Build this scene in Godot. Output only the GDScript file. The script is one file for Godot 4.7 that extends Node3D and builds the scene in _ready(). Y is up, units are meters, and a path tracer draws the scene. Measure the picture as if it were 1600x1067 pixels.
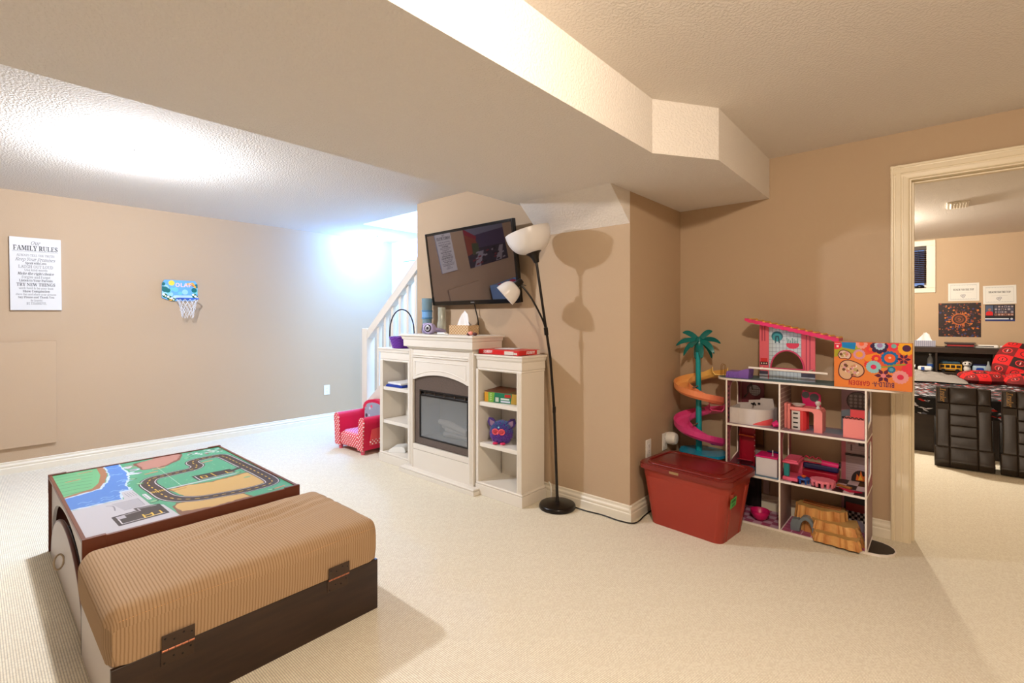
extends Node3D
# Basement family room: y up, metres; the long back wall runs along x (z = -5.66), the fireplace wall along z (x = 2.73).

const CEIL := 2.31
const BULK := 2.05
var M := {}
var used := {}

func _ready() -> void:
	# ---- camera ----
	var cam := Camera3D.new()
	cam.name = "camera"
	cam.projection = Camera3D.PROJECTION_FRUSTUM
	cam.near = 0.05
	cam.far = 60.0
	cam.size = 0.05 * 1067.0 / 755.0
	cam.frustum_offset = Vector2(0, -0.05 * 33.5 / 755.0)
	cam.position = Vector3(0, 1.25, 0)
	cam.rotation_degrees = Vector3(0, -48.387, 0)
	add_child(cam)
	cam.current = true
	# ---- surroundings: a grey outdoor sky, seen only through the bedroom window ----
	var env := Environment.new()
	env.background_mode = Environment.BG_COLOR
	env.background_color = Color(0.50, 0.62, 0.85)
	env.background_energy_multiplier = 1.0
	env.tonemap_mode = Environment.TONE_MAPPER_LINEAR
	env.tonemap_exposure = 1.19
	env.sdfgi_enabled = true
	env.ssao_enabled = true
	env.ssil_enabled = true
	var we := WorldEnvironment.new()
	we.name = "surroundings"
	we.environment = env
	add_child(we)
	make_materials()
	# ---- the lamps of the place (each is a fitting with its own light) ----
	ceiling_light("white glass flush-mount ceiling light glowing above the activity table", Vector3(0.69, CEIL, -3.78), Color(0.93, 0.95, 1.0), 3.8)
	ceiling_light("cool white glass ceiling light glowing in the corner above the stairs", Vector3(3.36, CEIL, -5.34), Color(0.38, 0.63, 1.0), 2.7)
	ceiling_light("warm glass ceiling light of the toy corner side of the bulkhead", Vector3(0.62, CEIL, -0.02), Color(1.0, 0.925, 0.84), 2.9)
	ceiling_light("warm glass ceiling light in the bedroom beyond the doorway", Vector3(6.5, CEIL, -0.75), Color(1.0, 0.95, 0.88), 4.8)
	stairwell_light()
	build_room()
	build_furniture()

# ------------------------------------------------------------------ scene helpers
func numbered(called: String) -> String:
	var k: int = used.get(called, -1) + 1
	used[called] = k
	return called if k == 0 else "%s_%03d" % [called, k]

func thing(called: String, label: String, category: String, at := Vector3.ZERO, turn := 0.0, group := "") -> Node3D:
	var o := Node3D.new()
	o.name = numbered(called)
	add_child(o)
	o.position = at
	o.rotation.y = turn
	tag(o, label, category, group)
	return o

func tag(o: Node, label: String, category: String, group := "") -> void:
	o.set_meta("label", label)
	o.set_meta("category", category)
	if group != "":
		o.set_meta("group", group)

func part(parent: Node3D, called: String, mb, m: Material, label := "") -> MeshInstance3D:
	var o := MeshInstance3D.new()
	o.name = called
	o.mesh = mb.mesh() if mb is MB else mb
	o.material_override = m
	o.cast_shadow = GeometryInstance3D.SHADOW_CASTING_SETTING_ON
	parent.add_child(o, true)
	if label != "":
		o.set_meta("label", label)
	return o

func solo(called: String, label: String, category: String, mb, m: Material, at := Vector3.ZERO, turn := 0.0, group := "") -> MeshInstance3D:
	var o := part(self, numbered(called), mb, m)
	o.position = at
	o.rotation.y = turn
	tag(o, label, category, group)
	return o

func struct(called: String, mb, m: Material, parent: Node3D = null) -> MeshInstance3D:
	var o: MeshInstance3D
	if parent:
		o = part(parent, called, mb, m)
	else:
		o = part(self, numbered(called), mb, m)
		o.set_meta("kind", "structure")
	return o

func copy_of(o: Node3D, at: Vector3, turn: float, label := "") -> Node3D:
	var c: Node3D = o.duplicate()
	c.name = numbered(str(o.name))
	add_child(c)
	c.position = at
	c.rotation.y = turn
	if label != "":
		c.set_meta("label", label)
	return c

# ------------------------------------------------------------------ mesh builder
class MB:
	var st := SurfaceTool.new()
	var x := Transform3D.IDENTITY
	var col := Color.WHITE
	func _init() -> void:
		st.begin(Mesh.PRIMITIVE_TRIANGLES)
	func mesh() -> ArrayMesh:
		st.index()
		return st.commit()
	func put(p: Vector3, n: Vector3, uv: Vector2) -> void:
		st.set_color(col)
		st.set_normal((x.basis * n).normalized())
		st.set_uv(uv)
		st.add_vertex(x * p)
	func tri(a: Vector3, b: Vector3, c: Vector3, na: Vector3, nb: Vector3, nc: Vector3, ua := Vector2.ZERO, ub := Vector2.ZERO, uc := Vector2.ZERO) -> void:
		var g := (b - a).cross(c - a)
		if g.length_squared() < 1e-16:
			return
		if g.dot(na + nb + nc) > 0.0:
			put(a, na, ua); put(c, nc, uc); put(b, nb, ub)
		else:
			put(a, na, ua); put(b, nb, ub); put(c, nc, uc)
	func quad(a: Vector3, b: Vector3, c: Vector3, d: Vector3, n: Vector3, uva := Vector2(0, 0), uvc := Vector2(1, 1)) -> void:
		var ub := Vector2(uvc.x, uva.y)
		var ud := Vector2(uva.x, uvc.y)
		tri(a, b, c, n, n, n, uva, ub, uvc)
		tri(a, c, d, n, n, n, uva, uvc, ud)
	func flat4(a: Vector3, b: Vector3, c: Vector3, d: Vector3, inside: Vector3) -> void:
		# a flat face whose normal looks away from the point «inside»
		var n := (b - a).cross(c - a)
		if n.length_squared() < 1e-14:
			n = (c - a).cross(d - a)
		n = n.normalized()
		if n.dot((a + c) * 0.5 - inside) < 0.0:
			n = -n
		quad(a, b, c, d, n)
	func box(c: Vector3, s: Vector3, r := 0.0, k := 2) -> void:
		rbox(c, s, r, k)
	func span(a: Vector3, b: Vector3, r := 0.0, k := 2) -> void:
		rbox((a + b) * 0.5, (b - a).abs(), r, k)
	func rbox(c: Vector3, s: Vector3, r: float, k: int) -> void:
		var h := s * 0.5
		r = minf(r, minf(h.x, minf(h.y, h.z)) * 0.999)
		var inner := h - Vector3.ONE * r
		for ax in 3:
			for sg in [-1.0, 1.0]:
				var ua: int = (ax + 1) % 3
				var va: int = (ax + 2) % 3
				var us := steps(h[ua], r, k)
				var vs := steps(h[va], r, k)
				for i in us.size() - 1:
					for j in vs.size() - 1:
						var p := []
						var nn := []
						for q in [[i, j], [i + 1, j], [i + 1, j + 1], [i, j + 1]]:
							var w := Vector3.ZERO
							w[ax] = h[ax] * sg
							w[ua] = us[q[0]]
							w[va] = vs[q[1]]
							var n := Vector3.ZERO
							n[ax] = sg
							if r > 0.0:
								var cl := w.clamp(-inner, inner)
								n = (w - cl).normalized()
								w = cl + n * r
							p.append(w + c)
							nn.append(n)
						var u0 := Vector2(us[i] / (2 * h[ua]) + 0.5, 0.5 - vs[j] / (2 * h[va]))
						var u1 := Vector2(us[i + 1] / (2 * h[ua]) + 0.5, 0.5 - vs[j + 1] / (2 * h[va]))
						var ub := Vector2(u1.x, u0.y)
						var ud := Vector2(u0.x, u1.y)
						if ax == 0:
							u0 = Vector2(1.0 - u0.y, 1.0 - u0.x)
							u1 = Vector2(1.0 - u1.y, 1.0 - u1.x)
							ub = Vector2(1.0 - ub.y, 1.0 - ub.x)
							ud = Vector2(1.0 - ud.y, 1.0 - ud.x)
						tri(p[0], p[1], p[2], nn[0], nn[1], nn[2], u0, ub, u1)
						tri(p[0], p[2], p[3], nn[0], nn[2], nn[3], u0, u1, ud)
	func steps(h: float, r: float, k: int) -> Array:
		if r <= 0.0:
			return [-h, h]
		var o := []
		for i in k + 1:
			o.append(-h + r * (1.0 - tan((1.0 - float(i) / k) * PI / 4.0)))
		for i in k + 1:
			o.append(h - r * (1.0 - tan(float(i) / k * PI / 4.0)))
		return o
	func tube(pts: Array, rad, seg := 10, cap := true) -> void:
		var rings := []
		var up := Vector3.UP
		var n := pts.size()
		var t0: Vector3 = (pts[1] - pts[0]).normalized()
		if absf(t0.dot(up)) > 0.9:
			up = Vector3.RIGHT
		var side := t0.cross(up).normalized()
		for i in n:
			var t: Vector3 = (pts[mini(i + 1, n - 1)] - pts[maxi(i - 1, 0)]).normalized()
			side = (side - t * side.dot(t)).normalized()
			var b := t.cross(side)
			var r: float = rad[i] if rad is Array else rad
			var ring := []
			for j in seg:
				var a := TAU * j / seg
				var d := side * cos(a) + b * sin(a)
				ring.append([pts[i] + d * r, d])
			rings.append(ring)
		for i in n - 1:
			for j in seg:
				var a0 = rings[i][j]
				var a1 = rings[i][(j + 1) % seg]
				var b0 = rings[i + 1][j]
				var b1 = rings[i + 1][(j + 1) % seg]
				tri(a0[0], a1[0], b1[0], a0[1], a1[1], b1[1])
				tri(a0[0], b1[0], b0[0], a0[1], b1[1], b0[1])
		if cap:
			for e in [0, n - 1]:
				var o: Vector3 = pts[e]
				var nn: Vector3 = (pts[0] - pts[1]).normalized() if e == 0 else (pts[n - 1] - pts[n - 2]).normalized()
				for j in seg:
					tri(o, rings[e][j][0], rings[e][(j + 1) % seg][0], nn, nn, nn)
	func lathe(prof: Array, seg := 32, a0 := 0.0, a1 := TAU, squash := 1.0) -> void:
		# prof: Vector2(radius, y); edges sharper than 40 degrees stay sharp
		var m := prof.size()
		var sn := []
		for i in m - 1:
			var d: Vector2 = prof[i + 1] - prof[i]
			sn.append(Vector2(d.y, -d.x).normalized())
		for i in m - 1:
			var n0: Vector2 = sn[i]
			var n1: Vector2 = sn[i]
			if i > 0 and sn[i - 1].dot(sn[i]) > 0.75:
				n0 = (sn[i - 1] + sn[i]).normalized()
			if i < m - 2 and sn[i + 1].dot(sn[i]) > 0.75:
				n1 = (sn[i + 1] + sn[i]).normalized()
			for j in seg:
				var t0 := a0 + (a1 - a0) * j / seg
				var t1 := a0 + (a1 - a0) * (j + 1) / seg
				var c0 := Vector3(cos(t0), 0, sin(t0) * squash)
				var c1 := Vector3(cos(t1), 0, sin(t1) * squash)
				var p0: Vector2 = prof[i]
				var p1: Vector2 = prof[i + 1]
				var A := c0 * p0.x + Vector3.UP * p0.y
				var B := c1 * p0.x + Vector3.UP * p0.y
				var C := c1 * p1.x + Vector3.UP * p1.y
				var D := c0 * p1.x + Vector3.UP * p1.y
				var nA := c0 * n0.x + Vector3.UP * n0.y
				var nB := c1 * n0.x + Vector3.UP * n0.y
				var nC := c1 * n1.x + Vector3.UP * n1.y
				var nD := c0 * n1.x + Vector3.UP * n1.y
				var u0 := float(j) / seg
				var u1 := float(j + 1) / seg
				var v0 := float(i) / (m - 1)
				var v1 := float(i + 1) / (m - 1)
				tri(A, B, C, nA, nB, nC, Vector2(u0, v0), Vector2(u1, v0), Vector2(u1, v1))
				tri(A, C, D, nA, nC, nD, Vector2(u0, v0), Vector2(u1, v1), Vector2(u0, v1))
	func ball(c: Vector3, r: Vector3, seg := 16) -> void:
		var h := seg / 2
		for i in h:
			for j in seg:
				var P := []
				var N := []
				for q in [[i, j], [i, j + 1], [i + 1, j + 1], [i + 1, j]]:
					var th: float = PI * q[0] / h
					var ph: float = TAU * q[1] / seg
					var d := Vector3(sin(th) * cos(ph), cos(th), sin(th) * sin(ph))
					P.append(c + d * r)
					N.append((d / r).normalized())
				tri(P[0], P[1], P[2], N[0], N[1], N[2])
				tri(P[0], P[2], P[3], N[0], N[2], N[3])
	func prism(poly: PackedVector2Array, z0: float, z1: float, smooth := false, uvbox := Rect2()) -> void:
		# an outline in xy, pulled from z0 to z1
		var idx := Geometry2D.triangulate_polygon(poly)
		var bb := uvbox
		if bb.size == Vector2.ZERO:
			bb = Rect2(poly[0], Vector2.ZERO)
			for p in poly:
				bb = bb.expand(p)
		for e in [[z0, signf(z0 - z1)], [z1, signf(z1 - z0)]]:
			var n := Vector3(0, 0, e[1])
			for i in range(0, idx.size(), 3):
				var P := []
				var U := []
				for k in 3:
					var w := poly[idx[i + k]]
					P.append(Vector3(w.x, w.y, e[0]))
					U.append(Vector2((w.x - bb.position.x) / bb.size.x, 1.0 - (w.y - bb.position.y) / bb.size.y))
				tri(P[0], P[1], P[2], n, n, n, U[0], U[1], U[2])
		var cw := 0.0
		var m := poly.size()
		for i in m:
			cw += poly[i].cross(poly[(i + 1) % m])
		var s := signf(cw)
		var en := []
		for i in m:
			var d := (poly[(i + 1) % m] - poly[i]).normalized()
			en.append(Vector2(d.y, -d.x) * s)
		for i in m:
			var a := poly[i]
			var b := poly[(i + 1) % m]
			var na: Vector2 = en[i]
			var nb: Vector2 = en[i]
			if smooth:
				var pv: Vector2 = en[(i + m - 1) % m]
				var nx: Vector2 = en[(i + 1) % m]
				if pv.dot(na) > 0.6:
					na = (na + pv).normalized()
				if nx.dot(nb) > 0.6:
					nb = (en[i] + nx).normalized()
			var A := Vector3(na.x, na.y, 0)
			var B := Vector3(nb.x, nb.y, 0)
			tri(Vector3(a.x, a.y, z0), Vector3(b.x, b.y, z0), Vector3(b.x, b.y, z1), A, B, B)
			tri(Vector3(a.x, a.y, z0), Vector3(b.x, b.y, z1), Vector3(a.x, a.y, z1), A, B, A)
	func add(m: Mesh, t: Transform3D) -> void:
		for s in m.get_surface_count():
			var arr := m.surface_get_arrays(s)
			var V: PackedVector3Array = arr[Mesh.ARRAY_VERTEX]
			var N: PackedVector3Array = arr[Mesh.ARRAY_NORMAL]
			var I: PackedInt32Array = arr[Mesh.ARRAY_INDEX] if arr[Mesh.ARRAY_INDEX] != null else PackedInt32Array(range(V.size()))
			for i in range(0, I.size(), 3):
				tri(t * V[I[i]], t * V[I[i + 1]], t * V[I[i + 2]], (t.basis * N[I[i]]).normalized(), (t.basis * N[I[i + 1]]).normalized(), (t.basis * N[I[i + 2]]).normalized())
	func grid(f: Callable, nu: int, nv: int, flip := false) -> void:
		# a smooth sheet of points f(u, v), u and v from 0 to 1
		var P := []
		for j in nv + 1:
			var row := []
			for i in nu + 1:
				row.append(f.call(float(i) / nu, float(j) / nv))
			P.append(row)
		var N := []
		for j in nv + 1:
			var row := []
			for i in nu + 1:
				var du: Vector3 = P[j][mini(i + 1, nu)] - P[j][maxi(i - 1, 0)]
				var dv: Vector3 = P[mini(j + 1, nv)][i] - P[maxi(j - 1, 0)][i]
				var n := du.cross(dv).normalized()
				row.append(-n if flip else n)
			N.append(row)
		for j in nv:
			for i in nu:
				var a := Vector2(float(i) / nu, float(j) / nv)
				var b := Vector2(float(i + 1) / nu, float(j + 1) / nv)
				tri(P[j][i], P[j][i + 1], P[j + 1][i + 1], N[j][i], N[j][i + 1], N[j + 1][i + 1], a, Vector2(b.x, a.y), b)
				tri(P[j][i], P[j + 1][i + 1], P[j + 1][i], N[j][i], N[j + 1][i + 1], N[j + 1][i], a, b, Vector2(a.x, b.y))

func rrect(w: float, h: float, r: float, k := 5, c := Vector2.ZERO) -> PackedVector2Array:
	var o := PackedVector2Array()
	for q in [[1, 1, 0.0], [-1, 1, PI / 2], [-1, -1, PI], [1, -1, 3 * PI / 2]]:
		for i in k + 1:
			var a: float = q[2] + PI / 2 * i / k
			o.append(c + Vector2(q[0] * (w / 2 - r), q[1] * (h / 2 - r)) + Vector2(cos(a), sin(a)) * r)
	return o

func smooth_path(pts: Array, per := 6) -> Array:
	var o := []
	var n := pts.size()
	for i in n - 1:
		var p0 = pts[maxi(i - 1, 0)]
		var p3 = pts[mini(i + 2, n - 1)]
		for k in per:
			o.append(pts[i].cubic_interpolate(pts[i + 1], p0, p3, float(k) / per))
	o.append(pts[n - 1])
	return o

func words(text: String, height: float, bold := false, serif := true, depth := 0.0006) -> Mesh:
	var t := TextMesh.new()
	var f := SystemFont.new()
	f.font_names = PackedStringArray(["Droid Serif" if serif else "Droid Sans"])
	f.font_weight = 700 if bold else 400
	t.font = f
	t.text = text
	t.font_size = 32
	t.pixel_size = height / 32.0 * 1.35
	t.depth = depth
	t.curve_step = 4.0
	t.horizontal_alignment = HORIZONTAL_ALIGNMENT_CENTER
	t.vertical_alignment = VERTICAL_ALIGNMENT_CENTER
	return t

func write(mb: MB, text: String, at: Transform3D, height: float, width := 0.0, bold := false, serif := true, slant := 0.0) -> void:
	var m := words(text, height, bold, serif)
	var t := at
	var sx := 1.0
	if width > 0.0:
		var w := m.get_aabb().size.x
		if w > 0.0:
			sx = width / w
	t.basis = t.basis * Basis(Vector3(sx, 0, 0), Vector3(slant, 1, 0), Vector3(0, 0, 1))
	mb.add(m, t)
# ------------------------------------------------------------------ materials
func mat(key: String, c: Color, rough := 0.6, metal := 0.0, spec := 0.5) -> StandardMaterial3D:
	var m := StandardMaterial3D.new()
	m.resource_name = key
	m.albedo_color = c
	m.roughness = rough
	m.metallic = metal
	m.metallic_specular = spec
	M[key] = m
	return m

func noise_tex(size: int, freq: float, kind: int, octaves := 3, s := 1, ramp: Gradient = null) -> NoiseTexture2D:
	var n := FastNoiseLite.new()
	n.noise_type = kind
	n.frequency = freq
	n.seed = s
	n.fractal_octaves = octaves
	var t := NoiseTexture2D.new()
	t.width = size
	t.height = size
	t.seamless = true
	t.noise = n
	if ramp:
		t.color_ramp = ramp
	return t

func ramp2(a: Color, b: Color, p0 := 0.0, p1 := 1.0) -> Gradient:
	var g := Gradient.new()
	g.offsets = PackedFloat32Array([p0, p1])
	g.colors = PackedColorArray([a, b])
	return g

func tri_world(m: StandardMaterial3D, per_metre: float) -> void:
	m.uv1_triplanar = true
	m.uv1_world_triplanar = true
	m.uv1_scale = Vector3.ONE * per_metre
	m.uv1_triplanar_sharpness = 8.0

func tri_local(m: StandardMaterial3D, per_metre: Vector3) -> void:
	m.uv1_triplanar = true
	m.uv1_scale = per_metre
	m.uv1_triplanar_sharpness = 8.0

func relief(m: StandardMaterial3D, t: Texture2D, scale: float) -> void:
	m.heightmap_enabled = true
	m.heightmap_texture = t
	m.heightmap_scale = scale

func img_tex(w: int, h: int, f: Callable) -> ImageTexture:
	var im := Image.create(w, h, false, Image.FORMAT_RGB8)
	for y in h:
		for x in w:
			im.set_pixel(x, y, f.call(x, y))
	return ImageTexture.create_from_image(im)

func carpet_texture() -> ImageTexture:
	# 512 px = 0.24 m: 32 ribs of loops, 7.5 mm apart
	var rng := RandomNumberGenerator.new()
	rng.seed = 11
	var data := PackedByteArray()
	data.resize(512 * 512 * 3)
	var tone := PackedFloat32Array()
	tone.resize(32 * 43)
	for i in tone.size():
		tone[i] = rng.randf()
	for y in 512:
		for x in 512:
			var rib := x / 16
			var u := (float(x % 16) + 0.5) / 16.0 * 2.0 - 1.0
			var yy := y + (6 if rib % 2 == 1 else 0)
			var loop := (yy / 12) % 43
			var w := (float(yy % 12) + 0.5) / 12.0 * 2.0 - 1.0
			var hgt := sqrt(maxf(0.0, 1.0 - u * u * 0.96)) * (0.95 + 0.05 * sqrt(maxf(0.0, 1.0 - w * w * 0.9)))
			var t: float = tone[(rib * 43 + loop) % tone.size()]
			var v := (0.66 + 0.36 * hgt) * (0.94 + 0.06 * t)
			v = clampf(v, 0, 1)
			var o := (y * 512 + x) * 3
			data[o] = int(v * 255)
			data[o + 1] = int(v * (0.985 + 0.015 * t) * 255)
			data[o + 2] = int(v * (0.955 + 0.03 * t) * 255)
	return ImageTexture.create_from_image(Image.create_from_data(512, 512, false, Image.FORMAT_RGB8, data))

func make_materials() -> void:
	var stip := noise_tex(512, 0.055, FastNoiseLite.TYPE_SIMPLEX_SMOOTH, 2, 3, ramp2(Color.BLACK, Color.WHITE, 0.38, 0.62))
	var c := mat("ceiling", Color(0.885, 0.86, 0.828), 0.95, 0, 0.2)
	relief(c, stip, 0.11)
	tri_world(c, 2.3)
	var peel := noise_tex(512, 0.09, FastNoiseLite.TYPE_SIMPLEX_SMOOTH, 2, 7)
	var w := mat("wall", Color(0.725, 0.632, 0.525), 0.75, 0, 0.3)
	relief(w, peel, 0.03)
	tri_world(w, 2.5)
	mat("stair_wall", Color(0.86, 0.85, 0.83), 0.8, 0, 0.3)
	var ct := carpet_texture()
	var f := mat("carpet", Color(0.955, 0.93, 0.865), 1.0, 0, 0.05)
	f.albedo_texture = ct
	relief(f, ct, 0.18)
	tri_world(f, 1.0 / 0.24)
	mat("trim", Color(0.90, 0.87, 0.80), 0.38, 0, 0.5)
	mat("cream_trim", Color(0.90, 0.85, 0.74), 0.35, 0, 0.5)
	mat("white_wood", Color(0.90, 0.875, 0.83), 0.42, 0, 0.5)
	mat("white", Color(0.93, 0.93, 0.93), 0.5)
	mat("white_plastic", Color(0.92, 0.92, 0.90), 0.3)
	mat("black", Color(0.025, 0.025, 0.027), 0.35)
	mat("bronze", Color(0.085, 0.06, 0.045), 0.28, 0.3)
	mat("nickel", Color(0.55, 0.55, 0.55), 0.35, 0.9)
	var g := mat("lamp_glass", Color(1, 1, 1), 0.3)
	g.emission_enabled = true
	g.emission = Color(1, 0.97, 0.92)
	g.emission_energy_multiplier = 1.6
# ------------------------------------------------------------------ lamps
func ceiling_light(label: String, at: Vector3, c: Color, energy: float) -> void:
	var t := thing("ceiling_light", label, "ceiling light", at)
	var b := MB.new()
	b.lathe([Vector2(0, -0.002), Vector2(0.09, -0.002), Vector2(0.09, -0.02), Vector2(0, -0.02)], 32)
	part(t, "base_plate", b, M.white_plastic)
	var g := MB.new()
	g.lathe([Vector2(0.165, -0.03), Vector2(0.168, -0.036), Vector2(0.160, -0.055), Vector2(0.135, -0.085), Vector2(0.095, -0.108), Vector2(0.05, -0.120), Vector2(0, -0.124)], 40)
	part(t, "glass_bowl", g, M.lamp_glass)
	for k in 3:
		var a := TAU * k / 3.0 + 0.35
		var cl := MB.new()
		cl.x = Transform3D(Basis(Vector3.UP, a), Vector3.ZERO)
		cl.box(Vector3(0.169, -0.033, 0), Vector3(0.012, 0.026, 0.014), 0.003)
		cl.box(Vector3(0.12, -0.014, 0), Vector3(0.1, 0.006, 0.008), 0.002)
		part(t, "clip", cl, M.nickel)
	var l := OmniLight3D.new()
	l.name = "bulb_light"
	l.light_color = c
	l.light_energy = energy
	l.light_size = 0.05
	l.omni_range = 14.0
	l.omni_attenuation = 2.0
	l.shadow_enabled = true
	l.position = Vector3(0, -0.05, 0)
	t.add_child(l)

func stairwell_light() -> void:
	# daylight of the floor above, coming down the stairwell
	var l := AreaLight3D.new()
	l.name = "stairwell_daylight"
	l.area_size = Vector2(0.8, 2.2)
	l.light_color = Color(0.55, 0.75, 1.0)
	l.light_energy = 8.0
	l.area_range = 12.0
	l.shadow_enabled = true
	l.position = Vector3(3.40, 4.3, -3.3)
	l.rotation_degrees = Vector3(-90, 0, 0)
	add_child(l)
	var h := AreaLight3D.new()
	h.name = "upper_hall_daylight"
	h.area_size = Vector2(0.8, 1.4)
	h.light_color = Color(0.66, 0.82, 1.0)
	h.light_energy = 11.0
	h.area_range = 12.0
	h.shadow_enabled = true
	h.position = Vector3(3.40, 3.5, -3.0)
	h.rotation_degrees = Vector3(-8, 0, 0)
	add_child(h)

# ------------------------------------------------------------------ room
func baseboard(called: String, a: Vector3, b: Vector3, out: Vector3, m: Material) -> void:
	# profile swept from a to b along the foot of a wall; «out» looks into the room
	var p := PackedVector2Array([Vector2(0, 0), Vector2(0.016, 0), Vector2(0.016, 0.048), Vector2(0.013, 0.052), Vector2(0.013, 0.058), Vector2(0.0155, 0.064), Vector2(0.0145, 0.072), Vector2(0.009, 0.079), Vector2(0.008, 0.088), Vector2(0.010, 0.094), Vector2(0.005, 0.099), Vector2(0, 0.099)])
	var d := (b - a)
	var mb := MB.new()
	mb.x = Transform3D(Basis(out, Vector3.UP, out.cross(Vector3.UP)), a)
	var s := signf(out.cross(Vector3.UP).dot(d))
	mb.prism(p, 0, d.length() * s)
	struct(called, mb, m)

func casing(mb: MB, a: Vector3, dir: Vector3, length: float, inward: Vector3, out: Vector3) -> void:
	# moulded door casing: starts at a, runs along dir; «inward» looks to the opening, «out» off the wall; width 0.084
	var p := PackedVector2Array([Vector2(0, 0), Vector2(0, 0.014), Vector2(0.004, 0.018), Vector2(0.012, 0.018), Vector2(0.016, 0.014), Vector2(0.021, 0.0135), Vector2(0.024, 0.016), Vector2(0.045, 0.017), Vector2(0.049, 0.013), Vector2(0.054, 0.013), Vector2(0.057, 0.0155), Vector2(0.068, 0.014), Vector2(0.078, 0.0125), Vector2(0.082, 0.010), Vector2(0.084, 0.007), Vector2(0.084, 0)])
	mb.x = Transform3D(Basis(inward, out, inward.cross(out)), a)
	var s := signf(inward.cross(out).dot(dir))
	mb.prism(p, 0, length * s)

func wall_box(called: String, a: Vector3, b: Vector3, m: Material) -> void:
	var mb := MB.new()
	mb.span(a, b)
	struct(called, mb, m)

func build_room() -> void:
	var C: Material = M.ceiling
	var W: Material = M.wall
	wall_box("floor", Vector3(-2.7, -0.1, -5.9), Vector3(8.6, 0, 3.2), M.carpet)
	# ceilings: the stairwell is open above x 2.90..3.876, z -4.79..-1.5
	wall_box("ceiling", Vector3(-2.7, CEIL, -5.9), Vector3(2.90, CEIL + 0.2, 1.8), C)
	wall_box("ceiling", Vector3(2.90, CEIL, -5.9), Vector3(4.0, CEIL + 0.2, -4.80), C)
	wall_box("ceiling", Vector3(2.90, CEIL, -1.5), Vector3(3.625, CEIL + 0.2, 1.8), C)
	wall_box("ceiling", Vector3(3.625, CEIL, -2.3), Vector3(8.6, CEIL + 0.2, 3.2), C)
	# bulkhead with its angled step and the sloping piece under it
	var bk := MB.new()
	bk.x = Transform3D(Basis(Vector3.RIGHT, Vector3.FORWARD, Vector3.UP), Vector3.ZERO)
	bk.prism(PackedVector2Array([Vector2(-2.65, 1.035), Vector2(2.178, 1.035), Vector2(2.493, 0.832), Vector2(3.52, 0.846), Vector2(3.52, 1.46), Vector2(2.735, 1.46), Vector2(2.735, 2.2), Vector2(-2.65, 2.2)]), BULK, CEIL + 0.05)
	struct("ceiling_bulkhead", bk, C)
	var sl := MB.new()
	sl.prism(PackedVector2Array([Vector2(2.488, BULK + 0.003), Vector2(2.735, 1.848), Vector2(2.735, BULK + 0.003)]), -2.15, -1.4455)
	struct("ceiling_bulkhead_slope", sl, C)
	# walls
	wall_box("wall_back", Vector3(-2.7, 0, -5.78), Vector3(4.0, CEIL + 0.1, -5.66), W)
	wall_box("wall_left", Vector3(-2.72, 0, -5.78), Vector3(-2.6, CEIL + 0.1, 1.8), W)
	wall_box("wall_rear", Vector3(-2.72, 0, 1.7), Vector3(3.6, CEIL + 0.1, 1.82), W)
	wall_box("wall_fireplace", Vector3(2.73, 0, -3.585), Vector3(2.85, CEIL + 0.1, -1.56), W)
	wall_box("wall_corner", Vector3(2.73, 0, -1.56), Vector3(3.52, CEIL + 0.1, -1.445), W)
	wall_box("wall_stair", Vector3(3.876, 0, -5.78), Vector3(4.0, 5.0, -1.4), M.stair_wall)
	# the stairwell above the ceiling
	wall_box("wall_stairwell", Vector3(2.90, CEIL + 0.001, -4.91), Vector3(4.0, 4.6, -4.79), M.stair_wall)
	wall_box("wall_stairwell", Vector3(2.78, CEIL + 0.2, -4.91), Vector3(2.90, 4.6, -1.4), M.stair_wall)
	wall_box("wall_stairwell", Vector3(2.78, CEIL + 0.1, -1.5), Vector3(4.0, 4.6, -1.38), M.stair_wall)
	wall_box("ceiling_stairwell", Vector3(2.78, 4.5, -4.91), Vector3(4.0, 4.7, -1.38), C)
	# door wall: three pieces round the doorway (z -0.125..0.69, 2.032 high)
	wall_box("wall_door", Vector3(3.505, 0, -1.56), Vector3(3.625, CEIL + 0.1, -0.143), W)
	wall_box("wall_door", Vector3(3.505, 2.05, -0.143), Vector3(3.625, CEIL + 0.1, 0.708), W)
	wall_box("wall_door", Vector3(3.505, 0, 0.708), Vector3(3.625, CEIL + 0.1, 1.82), W)
	# bedroom
	wall_box("wall_bedroom_left", Vector3(3.625, 0, -2.2), Vector3(8.5, CEIL + 0.1, -2.08), W)
	wall_box("wall_bedroom_right", Vector3(3.625, 0, 2.9), Vector3(8.5, CEIL + 0.1, 3.02), W)
	wall_box("wall_bedroom_front", Vector3(3.55, 0, 1.8), Vector3(3.625, CEIL + 0.1, 3.02), W)
	wall_box("wall_bedroom_front", Vector3(3.55, 0, -2.2), Vector3(3.625, CEIL + 0.1, -1.55), W)
	wall_box("wall_bedroom_back", Vector3(8.38, 0, -2.2), Vector3(8.6, 1.66, 3.02), W)
	wall_box("wall_bedroom_back", Vector3(8.38, 1.66, -2.2), Vector3(8.6, CEIL + 0.1, -0.95), W)
	wall_box("wall_bedroom_back", Vector3(8.38, 1.66, -0.13), Vector3(8.6, CEIL + 0.1, 3.02), W)
	wall_box("wall_bedroom_back", Vector3(8.38, 2.235, -0.95), Vector3(8.6, CEIL + 0.1, -0.13), W)
	# skirting
	baseboard("baseboard_back", Vector3(-2.6, 0, -5.66), Vector3(3.87, 0, -5.66), Vector3(0, 0, 1), M.trim)
	baseboard("baseboard_fireplace", Vector3(2.73, 0, -3.58), Vector3(2.73, 0, -1.43), Vector3(-1, 0, 0), M.trim)
	baseboard("baseboard_corner", Vector3(2.715, 0, -1.445), Vector3(3.50, 0, -1.445), Vector3(0, 0, 1), M.trim)
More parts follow.
